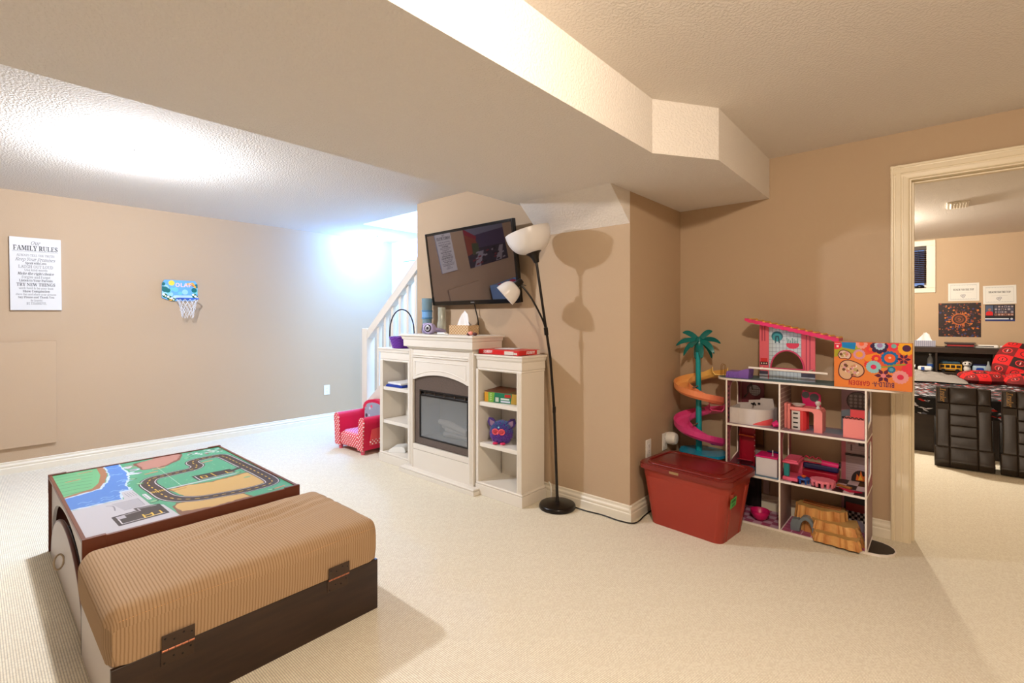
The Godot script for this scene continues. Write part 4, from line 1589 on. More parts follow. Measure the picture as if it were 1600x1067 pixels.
func build_wall_things() -> void:
	# printed family rules canvas
	var c := Vector3(0.377, 1.632, -5.648)
	var t := thing("rules_sign", "white canvas sign of family rules in grey lettering on the tan wall", "wall sign", c)
	t.rotation.z = 0.012
	var b := MB.new()
	b.box(Vector3.ZERO, Vector3(0.307, 0.60, 0.022), 0.002)
	part(t, "canvas", b, mat("canvas_white", Color(0.84, 0.84, 0.84), 0.7))
	var dk := MB.new()
	var lt := MB.new()
	var L := [["Our", 0.075, 0.034, 0.055, 0, 1, 0.25, 0], ["FAMILY RULES", 0.148, 0.046, 0.265, 1, 1, 0.0, 1], ["ALWAYS TELL THE TRUTH", 0.245, 0.020, 0.225, 0, 1, 0.0, 0], ["Keep Your Promises", 0.302, 0.030, 0.235, 0, 1, 0.3, 0], ["Speak with Love", 0.352, 0.022, 0.125, 1, 1, 0.0, 1], ["LAUGH OUT LOUD", 0.402, 0.028, 0.205, 0, 1, 0.0, 0], ["Use kind words", 0.447, 0.020, 0.135, 0, 0, 0.0, 0], ["Make the right choice", 0.496, 0.024, 0.215, 1, 1, 0.22, 1], ["Forgive and Forget", 0.546, 0.024, 0.170, 0, 1, 0.0, 0], ["Listen to Your Parents", 0.592, 0.022, 0.200, 1, 1, 0.0, 1], ["TRY NEW THINGS", 0.648, 0.030, 0.230, 1, 1, 0.0, 1], ["work hard & be your best", 0.698, 0.020, 0.205, 0, 0, 0.0, 0], ["Show Compassion", 0.740, 0.021, 0.160, 1, 1, 0.0, 1], ["Have fun and share your dreams", 0.782, 0.018, 0.240, 0, 1, 0.25, 0], ["Say Please and Thank You", 0.822, 0.020, 0.215, 1, 1, 0.0, 0], ["Be Grateful", 0.866, 0.018, 0.07, 0, 1, 0.0, 0], ["BE THANKFUL", 0.908, 0.022, 0.118, 0, 1, 0.0, 0]]
	for q in L:
		var at := Transform3D(Basis.IDENTITY, Vector3(0, 0.30 - 0.60 * q[1], 0.0113))
		write(dk if q[7] == 1 else lt, q[0], at, q[2] * 0.85, q[3], q[4] == 1, q[5] == 1, q[6])
	lt.box(Vector3(0, 0.30 - 0.60 * 0.192, 0.0113), Vector3(0.275, 0.0016, 0.0006))
	part(t, "bold_lettering", dk, mat("ink_dark", Color(0.22, 0.22, 0.23), 0.8))
	part(t, "light_lettering", lt, mat("ink_light", Color(0.36, 0.36, 0.37), 0.8))
	# painted access panel
	var ap := MB.new()
	ap.span(Vector3(-0.16, 0.21, -5.6595), Vector3(0.500, 1.072, -5.630), 0.002)
	solo("access_panel", "tan painted access panel standing proud of the wall below the sign", "wall panel", ap, M.wall)
	outlet("white outlet on the bluish back wall near the newel post", Vector3(2.935, 0.39, -5.6595), 0.0, "decora")
	outlet("left white outlet above the red tub, nothing plugged in", Vector3(2.975, 0.405, -1.4445), 0.0, "decora")
	var o := outlet("right white outlet above the red tub, round plug-in in it", Vector3(3.225, 0.405, -1.4445), 0.0, "decora")
	var pg := MB.new()
	pg.x = Transform3D(Basis(Vector3.RIGHT, PI / 2), Vector3(3.262, 0.425, -1.4355))
	pg.lathe([Vector2(0, 0), Vector2(0.040, 0), Vector2(0.043, 0.01), Vector2(0.043, 0.045), Vector2(0.036, 0.062), Vector2(0.02, 0.068), Vector2(0, 0.068)], 28)
	solo("plug_in_freshener", "round white plug-in device in the right outlet above the tub", "plug-in", pg, M.white_plastic)
	# toy basketball hoop
	var h := thing("basketball_hoop", "small toy basketball hoop with bright printed backboard and white net", "basketball hoop", Vector3(1.398, 1.545, -5.650))
	var bd := MB.new()
	var outline := PackedVector2Array([Vector2(-0.150, 0.062), Vector2(-0.128, 0.098), Vector2(0.128, 0.098), Vector2(0.150, 0.062), Vector2(0.150, -0.075), Vector2(0.118, -0.104), Vector2(-0.075, -0.108), Vector2(-0.150, -0.078)])
	bd.prism(outline, -0.008, 0.004)
	part(h, "backboard", bd, print_mat("hoop_print", hoop_print(), 0.35))
	var tx := MB.new()
	write(tx, "OLAF", Transform3D(Basis.IDENTITY, Vector3(0.028, 0.052, 0.0048)), 0.040, 0.135, true, false)
	part(h, "lettering", tx, mat("hoop_letters", Color(0.97, 0.80, 0.78), 0.5))
	var rim := MB.new()
	var rp := []
	for i in 33:
		var a := TAU * i / 32.0
		rp.append(Vector3(0.035 + 0.090 * cos(a), -0.085, 0.112 + 0.090 * sin(a)))
	rim.tube(rp, 0.0055, 8, false)
	rim.box(Vector3(0.035, -0.082, 0.012), Vector3(0.10, 0.016, 0.018), 0.003)
	part(h, "rim", rim, mat("hoop_blue", Color(0.10, 0.36, 0.80), 0.4))
	var net := MB.new()
	for k in 12:
		for dir in [-1.0, 1.0]:
			var pts := []
			for j in 9:
				var u := j / 8.0
				var a: float = TAU * k / 12.0 + dir * u * 1.3
				var r := lerpf(0.088, 0.045, pow(u, 0.7)) + 0.006 * sin(u * 19.0 + k)
				pts.append(Vector3(0.035 + r * cos(a), -0.088 - 0.19 * u * (0.85 + 0.15 * sin(k * 2.4)), 0.112 + r * sin(a)))
			net.tube(pts, 0.0016, 5, false)
	part(h, "net", net, M.white).set_meta("kind", "stuff")

func hoop_print() -> Image:
	var im := Image.create(300, 206, false, Image.FORMAT_RGB8)
	var a := 300.0 / 206.0
	im.fill(Color(0.42, 0.68, 0.92))
	var rr := RandomNumberGenerator.new()
	rr.seed = 3
	for k in 14:
		disc(im, Vector2(rr.randf(), rr.randf_range(0.3, 0.75)), rr.randf_range(0.04, 0.10), Color(0.62, 0.82, 0.92) if k % 2 else Color(0.45, 0.78, 0.80), a)
	disc(im, Vector2(0.26, 0.14), 0.085, Color(0.98, 0.85, 0.30), a)
	for q in [[0.03, 0.2, 0.06], [0.08, 0.45, 0.09], [0.16, 0.50, 0.07], [0.97, 0.25, 0.07], [0.90, 0.45, 0.08], [0.03, 0.4, 0.06]]:
		disc(im, Vector2(q[0], q[1]), q[2], Color(0.06, 0.42, 0.42), a)
	for q in [[0.08, 0.75], [0.2, 0.85], [0.3, 0.92], [0.9, 0.72], [0.97, 0.8]]:
		disc(im, Vector2(q[0], q[1]), 0.07, Color(0.10, 0.34, 0.16), a)
		disc(im, Vector2(q[0] - 0.03, q[1] - 0.05), 0.035, Color.WHITE, a)
		disc(im, Vector2(q[0] + 0.02, q[1] + 0.02), 0.025, Color(0.96, 0.97, 0.92), a)
	line(im, V2([0.72, 0.16, 0.85, 0.12, 0.93, 0.30]), 0.06, Color(0.93, 0.66, 0.22), a)
	line(im, V2([0.78, 0.20, 0.88, 0.26]), 0.03, Color(0.75, 0.36, 0.16), a)
	line(im, V2([0.2, 0.98, 0.26, 0.95]), 0.05, Color(0.93, 0.66, 0.22), a)
	# pale water behind
	line(im, V2([0.35, 0.80, 0.80, 0.78]), 0.10, Color(0.75, 0.86, 0.93), a)
	return im

# ------------------------------------------------------------------ things on and in the fireplace unit
func build_mantel_things() -> void:
	# purple woven basket
	var k := thing("wicker_basket", "small purple woven basket with a tall dark loop handle", "basket", Vector3(2.505, 1.0065, -3.505))
	var pm := mat("purple_wicker", Color(0.34, 0.10, 0.52), 0.45)
	var b := MB.new()
	b.lathe([Vector2(0, 0.004), Vector2(0.068, 0.004), Vector2(0.070, 0), Vector2(0.074, 0.004), Vector2(0.104, 0.098), Vector2(0.100, 0.100), Vector2(0.070, 0.010), Vector2(0, 0.010)], 40)
	part(k, "basket_wall", b, pm)
	var wv := MB.new()
	for j in 9:
		var y := 0.007 + 0.0112 * j
		var pts := []
		for i in 73:
			var a := TAU * i / 72.0
			var r := 0.0745 + 0.030 * y / 0.098 + 0.0035 * sin(a * 14.0 + PI * j)
			pts.append(Vector3(r * cos(a), y, r * sin(a)))
		wv.tube(pts, 0.0046, 6, false)
	part(k, "weave", wv, mat("purple_band", Color(0.46, 0.20, 0.68), 0.3)).set_meta("kind", "stuff")
	var hd := MB.new()
	var hp := []
	for i in 25:
		var a := PI * i / 24.0
		hp.append(Vector3(0.072 * cos(a), 0.09 + 0.245 * pow(sin(a), 0.75), 0.078 * cos(a)))
	hd.tube(hp, 0.0055, 8, false)
	part(k, "handle", hd, mat("dark_plum", Color(0.10, 0.05, 0.12), 0.5))
	# two tumblers
	var gm := mat("tumbler_blue", Color(0.52, 0.66, 0.72, 0.62), 0.12)
	gm.transparency = BaseMaterial3D.TRANSPARENCY_ALPHA
	var c1 := thing("tumbler", "tall clear blue tumbler with two blue bands left of the television", "cup", Vector3(2.640, 1.1365, -3.328))
	var m1 := MB.new()
	m1.lathe([Vector2(0, 0), Vector2(0.038, 0), Vector2(0.047, 0.30), Vector2(0.044, 0.30), Vector2(0.036, 0.006), Vector2(0, 0.006)], 36)
	part(c1, "cup", m1, gm)
	var bands := mat("tumbler_band", Color(0.20, 0.50, 0.72), 0.4)
	for y in [0.130, 0.192]:
		var m2 := MB.new()
		m2.lathe([Vector2(0.0415, y - 0.004), Vector2(0.048, y - 0.004), Vector2(0.0495, y), Vector2(0.048, y + 0.004), Vector2(0.0415, y + 0.004)], 36)
		part(c1, "band", m2, bands)
	var m3 := MB.new()
	m3.lathe([Vector2(0.040, 0.137), Vector2(0.0435, 0.137), Vector2(0.0448, 0.185), Vector2(0.041, 0.185)], 36)
	part(c1, "sleeve", m3, mat("tumbler_sleeve", Color(0.45, 0.66, 0.85), 0.4))
	var g2 := mat("tumbler_pale", Color(0.78, 0.78, 0.70, 0.55), 0.12)
	g2.transparency = BaseMaterial3D.TRANSPARENCY_ALPHA
	var c2 := thing("tumbler", "pale clear tumbler behind the lavender headphones, partly behind the television", "cup", Vector3(2.672, 1.1365, -3.172))
	var m4 := MB.new()
	m4.lathe([Vector2(0, 0), Vector2(0.032, 0), Vector2(0.038, 0.02), Vector2(0.039, 0.09), Vector2(0.031, 0.11), Vector2(0.033, 0.222), Vector2(0.030, 0.222), Vector2(0.028, 0.11), Vector2(0, 0.008)], 32)
	part(c2, "cup", m4, g2)
	# headphones lying on the mantel
	var hl := mat("lavender", Color(0.70, 0.65, 0.80), 0.45)
	var hph := thing("headphones", "lavender children's headphones lying on the mantel shelf", "headphones", Vector3(2.50, 1.137, -3.10))
	for s in [[-0.005, -0.070, -5.0], [-0.055, 0.045, -0.1]]:
		var cu := MB.new()
		var ax := Vector3(-0.93, 0.10, 0.36 + 0.2 * s[2]).normalized()
		var r := ax.cross(Vector3.UP).normalized()
		cu.x = Transform3D(Basis(r, ax, r.cross(ax)), Vector3(s[0], 0.046, s[1]))
		cu.lathe([Vector2(0, -0.045), Vector2(0.034, -0.045), Vector2(0.043, -0.035), Vector2(0.045, 0.0), Vector2(0.040, 0.018), Vector2(0.026, 0.026), Vector2(0, 0.028)], 28)
		var co := part(hph, "ear_cup", cu, hl)
		var rg := MB.new()
		rg.x = cu.x
		rg.lathe([Vector2(0.022, 0.0278), Vector2(0.029, 0.0262), Vector2(0.031, 0.024), Vector2(0.030, 0.020)], 28)
		part(co, "black_ring", rg, M.black)
		var em := MB.new()
		em.x = cu.x
		em.lathe([Vector2(0, 0.0285), Vector2(0.020, 0.0282), Vector2(0.0225, 0.0270)], 24)
		part(co, "badge", em, mat("badge_silver", Color(0.74, 0.72, 0.76), 0.3))
		var em2 := MB.new()
		for q in 3:
			em2.x = cu.x * Transform3D(Basis(Vector3.UP, q * 1.05), Vector3(0, 0.0288, 0))
			em2.box(Vector3.ZERO, Vector3(0.030, 0.0012, 0.006))
		part(co, "badge_star", em2, M.black)
	var hb := MB.new()
	hb.tube(smooth_path([Vector3(0.0, 0.05, -0.08), Vector3(0.07, 0.04, -0.13), Vector3(0.12, 0.022, -0.06), Vector3(0.11, 0.02, 0.04), Vector3(0.03, 0.035, 0.075), Vector3(-0.03, 0.045, 0.06)], 6), 0.012, 10)
	part(hph, "headband", hb, hl)
	# tissue box
	var tb := thing("tissue_box", "tan lattice-patterned tissue box on the mantel with tissue pulled up", "tissue box", Vector3(2.615, 1.1365, -2.835))
	var bx := MB.new()
	bx.box(Vector3(0, 0.036, 0), Vector3(0.115, 0.072, 0.225), 0.002)
	part(tb, "box", bx, print_mat("lattice_print", lattice_print(), 0.6))
	part(tb, "tissue", tissue_mesh(0.120, 0.085, 3), M.white)
	# small things in front
	var tf := MB.new()
	var bm := mat("toy_brown", Color(0.30, 0.10, 0.06), 0.5)
	tf.ball(Vector3(0, 0.012, -0.030), Vector3(0.015, 0.012, 0.018))
	tf.ball(Vector3(0.005, 0.012, 0.028), Vector3(0.014, 0.012, 0.022))
	var to := solo("small_toy", "tiny brown and pink toy lying before the tissue box", "toy", tf, bm, Vector3(2.425, 1.1365, -2.545))
	var tp := MB.new()
	tp.ball(Vector3(-0.004, 0.018, -0.003), Vector3(0.014, 0.015, 0.020))
	tp.ball(Vector3(-0.008, 0.020, -0.018), Vector3(0.008, 0.010, 0.008))
	part(to, "pink_middle", tp, mat("toy_pink", Color(0.90, 0.55, 0.48), 0.5))
	var wp := MB.new()
	wp.box(Vector3(0, 0.009, 0), Vector3(0.04, 0.016, 0.075), 0.007)
	wp.box(Vector3(-0.012, 0.004, 0.048), Vector3(0.018, 0.007, 0.04), 0.003)
	solo("plastic_piece", "small white plastic piece between headphones and tissue box", "plastic piece", wp, M.white_plastic, Vector3(2.475, 1.1365, -2.935), 0.3)
	# red board game on the right cabinet
	var rg := thing("board_game", "flat red board game box on top of the right shelf cabinet", "game box", Vector3(2.573, 1.0065, -2.315))
	var rb := MB.new()
	rb.box(Vector3(0, 0.0185, 0), Vector3(0.228, 0.033, 0.385), 0.001)
	part(rg, "box", rb, print_mat("red_game_print", game_print(Color(0.80, 0.10, 0.10), Color(0.90, 0.45, 0.40)), 0.35))
	var rt := MB.new()
	write(rt, "SORRY!", Transform3D(Basis(Vector3.UP, -PI / 2), Vector3(-0.1146, 0.019, -0.10)), 0.020, 0.085, true, false, 0.3)
	write(rt, "SORRY!", Transform3D(Basis.IDENTITY, Vector3(0.01, 0.019, 0.193)), 0.020, 0.09, true, false, 0.3)
	part(rg, "lettering", rt, M.white)
	var rc := MB.new()
	for q in [[-0.1148, 0.17], [-0.1148, 0.155]]:
		rc.x = Transform3D(Basis(Vector3.BACK, PI / 2), Vector3(q[0] - 0.0002, 0.013, q[1]))
		rc.lathe([Vector2(0, 0.0006), Vector2(0.008, 0.0006), Vector2(0.008, 0)], 16)
	rc.x = Transform3D.IDENTITY
	rc.span(Vector3(-0.1149, 0.004, 0.06), Vector3(-0.1143, 0.028, 0.145))
	rc.span(Vector3(0.08, 0.004, 0.1922), Vector3(0.112, 0.033, 0.1930))
	part(rg, "pale_print", rc, mat("print_pale", Color(0.86, 0.84, 0.80), 0.4))
	var sh := MB.new()
	sh.box(Vector3(0.02, 0.037, -0.03), Vector3(0.12, 0.003, 0.16), 0.001)
	solo("paper_sheet", "folded paper lying on the red game box", "paper", sh, M.white, Vector3(2.573, 1.0072, -2.30), 0.25)
	# green game box on the shelf
	var gg := thing("board_game", "worn green and yellow game box on the upper shelf, lid askew", "game box", Vector3(2.585, 0.6635, -2.335), 0.14)
	var gb := MB.new()
	gb.box(Vector3(0, 0.036, 0), Vector3(0.185, 0.070, 0.285), 0.001)
	part(gg, "box", gb, print_mat("green_game_print", green_print(), 0.4))
	var gl := MB.new()
	gl.x = Transform3D(Basis(Vector3.BACK, 0.05) * Basis(Vector3.RIGHT, 0.03), Vector3(0.006, 0.076, 0.005))
	gl.box(Vector3.ZERO, Vector3(0.195, 0.006, 0.298), 0.001)
	part(gg, "lid", gl, print_mat("lid_print", game_print(Color(0.42, 0.22, 0.12), Color(0.35, 0.50, 0.25)), 0.4))
	# furry toy
	var f := thing("plush_toy", "round furry purple and blue plush toy with big ears on the shelf", "plush toy", Vector3(2.54, 0.3705, -2.357), -1.15)
	var body := MB.new()
	body.ball(Vector3(0, 0.075, 0), Vector3(0.075, 0.078, 0.070), 24)
	part(f, "body", body, mat("plush_violet", Color(0.36, 0.20, 0.62), 0.9))
	var fur := MB.new()
	var rr := RandomNumberGenerator.new()
	rr.seed = 8
	for i in 3200:
		var d := Vector3(rr.randfn(), rr.randfn(), rr.randfn()).normalized()
		if d.z > 0.62 and absf(d.y - 0.22) < 0.25 and absf(d.x) < 0.5:
			continue
		var p := Vector3(0, 0.075, 0) + d * Vector3(0.074, 0.077, 0.069)
		var up := clampf((d.y + 0.2) * 1.2, 0, 1)
		fur.col = Color(0.24, 0.12, 0.56).lerp(Color(0.10, 0.34, 0.58), clampf(up + rr.randf_range(-0.3, 0.3), 0, 1)) if rr.randf() > 0.2 else Color(0.38, 0.10, 0.50)
		var tip := p + (d + Vector3(rr.randf_range(-0.6, 0.6), rr.randf_range(-0.7, 0.5), rr.randf_range(-0.6, 0.6))).normalized() * rr.randf_range(0.008, 0.017)
		fur.tube([p, tip], [0.0018, 0.0003], 3, false)
	var fm := mat("plush_fur", Color.WHITE, 0.9)
	fm.vertex_color_use_as_albedo = true
	part(f, "fur", fur, fm).set_meta("kind", "stuff")
	var fp := MB.new()
	for s in [-1.0, 1.0]:
		var rp := []
		for i in 17:
			var a := TAU * i / 16.0
			rp.append(Vector3(s * 0.024 + 0.020 * cos(a), 0.092 + 0.018 * sin(a), 0.070 - 0.006 * absf(cos(a))))
		fp.tube(rp, 0.0055, 7, false)
	fp.tube([Vector3(0, 0.090, 0.074), Vector3(0, 0.074, 0.084)], [0.008, 0.002], 8)
	part(f, "face_ring", fp, mat("plush_pink", Color(0.90, 0.34, 0.38), 0.5))
	for s in [-1.0, 1.0]:
		var ey := MB.new()
		ey.ball(Vector3(s * 0.024, 0.092, 0.064), Vector3(0.017, 0.015, 0.010))
		part(f, "eyelid", ey, mat("plush_lid", Color(0.72, 0.22, 0.28), 0.4))
		var ear := MB.new()
		ear.x = Transform3D(Basis(Vector3.BACK, -s * 0.62), Vector3(s * 0.055, 0.115, -0.005))
		ear.prism(PackedVector2Array([Vector2(-0.022, 0), Vector2(0.022, 0), Vector2(0.030, 0.028), Vector2(0.024, 0.055), Vector2(0.0, 0.075), Vector2(-0.024, 0.055), Vector2(-0.030, 0.028)]), -0.004, 0.004, true)
		var eo := part(f, "ear", ear, mat("plush_ear", Color(0.30, 0.20, 0.50), 0.6))
		var ei := MB.new()
		ei.x = ear.x
		ei.prism(PackedVector2Array([Vector2(-0.014, 0.008), Vector2(0.014, 0.008), Vector2(0.019, 0.028), Vector2(0.0, 0.060), Vector2(-0.019, 0.028)]), 0.004, 0.006, true)
		part(eo, "inner_ear", ei, mat("plush_inner", Color(0.62, 0.48, 0.58), 0.6))
		var ft := MB.new()
		ft.ball(Vector3(s * 0.028, 0.0085, 0.055), Vector3(0.02, 0.0085, 0.022))
		part(f, "foot", ft, mat("plush_foot", Color(0.85, 0.15, 0.36), 0.6))
	var gm3 := MB.new()
	gm3.ball(Vector3(0, 0.122, 0.062), Vector3(0.007, 0.007, 0.005))
	part(f, "forehead_gem", gm3, mat("gem", Color(0.55, 0.85, 0.95), 0.2))
	# left cabinet: blue folder, white flat box, soap-like white block
	var bl := MB.new()
	bl.box(Vector3(0, 0.006, 0), Vector3(0.20, 0.011, 0.22), 0.002)
	bl.box(Vector3(0.0, 0.0165, 0.005), Vector3(0.20, 0.009, 0.21), 0.002)
	solo("blue_folder", "blue folder lying on the upper shelf of the left cabinet", "folder", bl, mat("folder_blue", Color(0.06, 0.22, 0.62), 0.4), Vector3(2.565, 0.664, -3.575), 0.06)
	var wb := MB.new()
	wb.box(Vector3(0, 0.0085, 0), Vector3(0.20, 0.016, 0.21), 0.003)
	solo("flat_box", "flat white box on top of the blue folder", "box", wb, M.white, Vector3(2.575, 0.6852, -3.57), -0.05)
	var sp := MB.new()
	var so := PackedVector2Array([Vector2(-0.075, 0), Vector2(0.075, 0), Vector2(0.080, 0.012), Vector2(0.068, 0.042), Vector2(0.040, 0.052), Vector2(-0.045, 0.040), Vector2(-0.078, 0.014)])
	sp.prism(so, -0.06, 0.06, true)
	solo("white_gadget", "small white rounded gadget on the bottom shelf of the left cabinet", "gadget", sp, M.white_plastic, Vector3(2.545, 0.0895, -3.60), -1.0)
	# cords
	var cd := MB.new()
	cd.tube(smooth_path([Vector3(2.685, 0.006, -1.86), Vector3(2.676, 0.006, -1.74), Vector3(2.690, 0.006, -1.62), Vector3(2.682, 0.006, -1.50), Vector3(2.70, 0.006, -1.415), Vector3(2.76, 0.006, -1.40), Vector3(2.86, 0.006, -1.412), Vector3(3.00, 0.006, -1.418)], 6), 0.0042, 8)
	solo("power_cord", "black power cord running along the skirting from the floor lamp", "cord", cd, M.black)
	var wc := MB.new()
	wc.tube(smooth_path([Vector3(2.708, 0.115, -2.06), Vector3(2.706, 0.10, -2.045), Vector3(2.704, 0.06, -2.035), Vector3(2.703, 0.02, -2.036), Vector3(2.702, 0.005, -2.045)], 6), 0.004, 8)
	solo("power_cord", "short white cord at the back corner of the right shelf cabinet", "cord", wc, M.white_plastic)

func lattice_print() -> Image:
	var im := Image.create(300, 100, false, Image.FORMAT_RGB8)
	im.fill(Color(0.72, 0.54, 0.32))
	for k in range(-4, 9):
		var x := k / 7.0
		line(im, [Vector2(x, 0.0), Vector2(x + 0.43, 1.0)], 0.014, Color(0.90, 0.84, 0.72), 3.0)
		line(im, [Vector2(x + 0.43, 0.0), Vector2(x, 1.0)], 0.014, Color(0.90, 0.84, 0.72), 3.0)
	return im

func game_print(a: Color, b: Color) -> Image:
	var im := Image.create(128, 64, false, Image.FORMAT_RGB8)
	im.fill(a)
	var rr := RandomNumberGenerator.new()
	rr.seed = 12
	for k in 10:
		disc(im, Vector2(rr.randf(), rr.randf()), rr.randf_range(0.02, 0.07), a.lerp(b, rr.randf()), 2.0)
	return im

func green_print() -> Image:
	var im := Image.create(256, 64, false, Image.FORMAT_RGB8)
	im.fill(Color(0.10, 0.45, 0.32))
	fill(im, V2([0, 0, 0.12, 0, 0.12, 1, 0, 1]), Color(0.80, 0.58, 0.15))
	fill(im, V2([0.12, 0, 0.32, 0, 0.28, 1, 0.12, 1]), Color(0.45, 0.66, 0.22))
	fill(im, V2([0.34, 0.45, 0.44, 0.45, 0.44, 0.9, 0.34, 0.9]), Color(0.78, 0.80, 0.74))
	fill(im, V2([0.50, 0.50, 0.76, 0.50, 0.76, 0.66, 0.50, 0.66]), Color(0.85, 0.86, 0.84))
	fill(im, V2([0.50, 0.74, 0.78, 0.74, 0.78, 0.92, 0.50, 0.92]), Color(0.80, 0.82, 0.88))
	fill(im, V2([0.62, 0.1, 0.80, 0.1, 0.80, 0.4, 0.62, 0.4]), Color(0.70, 0.16, 0.14))
	fill(im, V2([0.84, 0.0, 1, 0, 1, 1, 0.80, 1]), Color(0.72, 0.58, 0.22))
	for k in 4:
		line(im, V2([0.17, 0.2 + 0.2 * k, 0.22, 0.15 + 0.2 * k]), 0.015, Color(0.88, 0.88, 0.78), 4.0)
	return im

func tissue_mesh(h: float, spread: float, s: int) -> MB:
	var mb := MB.new()
	var n := FastNoiseLite.new()
	n.seed = s
	n.frequency = 1.0
	for q in 2:
		var f := func(u: float, v: float) -> Vector3:
			var a := (u - 0.5) * 2.0
			var w := lerpf(spread, 0.012 + 0.02 * q, pow(v, 0.8))
			return Vector3(0.010 * sin(u * 9.0 + v * 3.0 + q * 2.0) * (1.2 - v) + (0.008 if q == 0 else -0.008), 0.070 + h * v * (1.0 - 0.25 * absf(a)), a * w + 0.02 * q * v)
		mb.grid(f, 18, 12)
	return mb

# ------------------------------------------------------------------ small pink armchair
func dots_tex(base: Color, dot: Color) -> ImageTexture:
	var im := Image.create(64, 64, false, Image.FORMAT_RGB8)
	im.fill(base)
	for q in V2([0.25, 0.25, 0.75, 0.75]):
		disc(im, q, 0.19, dot, 1.0, 16)
	return ImageTexture.create_from_image(im)

func build_armchair() -> void:
	# local: +z is the chair's front (turned to look along -x of the world), x across
	var t := thing("kids_armchair", "small hot pink children's armchair with white polka dots by the stairs", "armchair", Vector3(2.555, 0, -4.205), -PI / 2 + 0.02)
	var hot := mat("hot_pink", Color(0.83, 0.045, 0.27), 0.55)
	var dm := mat("polka", Color.WHITE, 0.7)
	dm.albedo_texture = dots_tex(Color(0.86, 0.30, 0.33), Color(0.97, 0.90, 0.88))
	tri_local(dm, Vector3.ONE * 27.0)
	var lil := mat("polka_seat", Color.WHITE, 0.7)
	lil.albedo_texture = dots_tex(Color(0.86, 0.45, 0.68), Color(0.96, 0.85, 0.94))
	tri_local(lil, Vector3.ONE * 27.0)
	var D := 0.155  # half depth of the arms
	for s in [-1.0, 1.0]:
		# arm outline in x,y: rolls outward at the top
		var pl := PackedVector2Array()
		for q in [[0.155, 0.045], [0.235, 0.045], [0.242, 0.14], [0.250, 0.24], [0.258, 0.29], [0.254, 0.325], [0.236, 0.345], [0.208, 0.347], [0.186, 0.330], [0.176, 0.295], [0.170, 0.2]]:
			pl.append(Vector2(s * q[0], q[1]))
		var a := MB.new()
		a.prism(pl, -D, D - 0.004, true)
		var arm := part(t, "arm", a, hot)
		var fp := MB.new()
		var p2 := PackedVector2Array()
		for v in pl:
			p2.append(Vector2((v.x - s * 0.208) * 1.04 + s * 0.208, (v.y - 0.19) * 1.015 + 0.19))
		fp.prism(p2, D - 0.004, D + 0.008, true)
		part(arm, "front_panel", fp, dm)
	var pk := MB.new()
	pk.x = Transform3D(Basis(Vector3.UP, PI / 2), Vector3(0.2495, 0, 0))
	pk.prism(PackedVector2Array([Vector2(-0.085, 0.135), Vector2(0.13, 0.135), Vector2(0.13, 0.255), Vector2(-0.070, 0.235)]), -0.004, 0.004)
	part(t, "side_pocket", pk, mat("coral", Color(0.90, 0.32, 0.33), 0.7))
	var ps := MB.new()
	ps.x = Transform3D(Basis(Vector3.UP, PI / 2), Vector3(0.2475, 0, 0))
	ps.prism(PackedVector2Array([Vector2(-0.090, 0.090), Vector2(0.13, 0.090), Vector2(0.13, 0.14), Vector2(-0.086, 0.14)]), -0.004, 0.007)
	part(t, "pocket_border", ps, dm)
	var se := MB.new()
	se.box(Vector3(0, 0.110, 0.004), Vector3(0.318, 0.130, 0.31), 0.03, 4)
	part(t, "seat_base", se, dm)
	var sc := MB.new()
	sc.box(Vector3(0, 0.168, -0.01), Vector3(0.312, 0.035, 0.25), 0.016, 4)
	part(t, "seat_pad", sc, lil)
	var bk := MB.new()
	var arc := PackedVector2Array([Vector2(-0.215, 0.05), Vector2(0.215, 0.05)])
	for i in 13:
		var a := PI * i / 12.0
		arc.append(Vector2(0.205 * cos(a), 0.335 + 0.125 * pow(sin(a), 0.7)))
	bk.prism(arc, -D - 0.03, -D + 0.03, true)
	var bo := part(t, "backrest", bk, hot)
	# grey printed back panel with pink dots (the printed figure is left out)
	var bp := MB.new()
	var ap := PackedVector2Array([Vector2(-0.165, 0.2), Vector2(0.165, 0.2)])
	for i in 13:
		var a := PI * i / 12.0
		ap.append(Vector2(0.165 * cos(a), 0.325 + 0.105 * pow(sin(a), 0.7)))
	bp.prism(ap, -D + 0.03, -D + 0.036, true)
	var im := Image.create(160, 120, false, Image.FORMAT_RGB8)
	im.fill(Color(0.62, 0.68, 0.74))
	var rr := RandomNumberGenerator.new()
	rr.seed = 6
	for k in 26:
		disc(im, Vector2(rr.randf(), rr.randf()), rr.randf_range(0.02, 0.06), [Color(0.90, 0.40, 0.52), Color(0.93, 0.82, 0.84), Color(0.30, 0.24, 0.28), Color(0.80, 0.84, 0.88)][k % 4], 160.0 / 120.0)
	part(bo, "printed_panel", bp, print_mat("chair_print", im, 0.7), "grey panel printed with pink and white spots")
	for q in [[-0.19, 0.125], [0.19, 0.125], [-0.19, -0.13], [0.19, -0.13]]:
		var l := MB.new()
		l.x = Transform3D(Basis.IDENTITY, Vector3(q[0], 0, q[1]))
		l.lathe([Vector2(0, 0), Vector2(0.017, 0), Vector2(0.022, 0.046), Vector2(0, 0.046)], 16)
		part(t, "leg", l, mat("leg_pink", Color(0.90, 0.38, 0.50), 0.5))

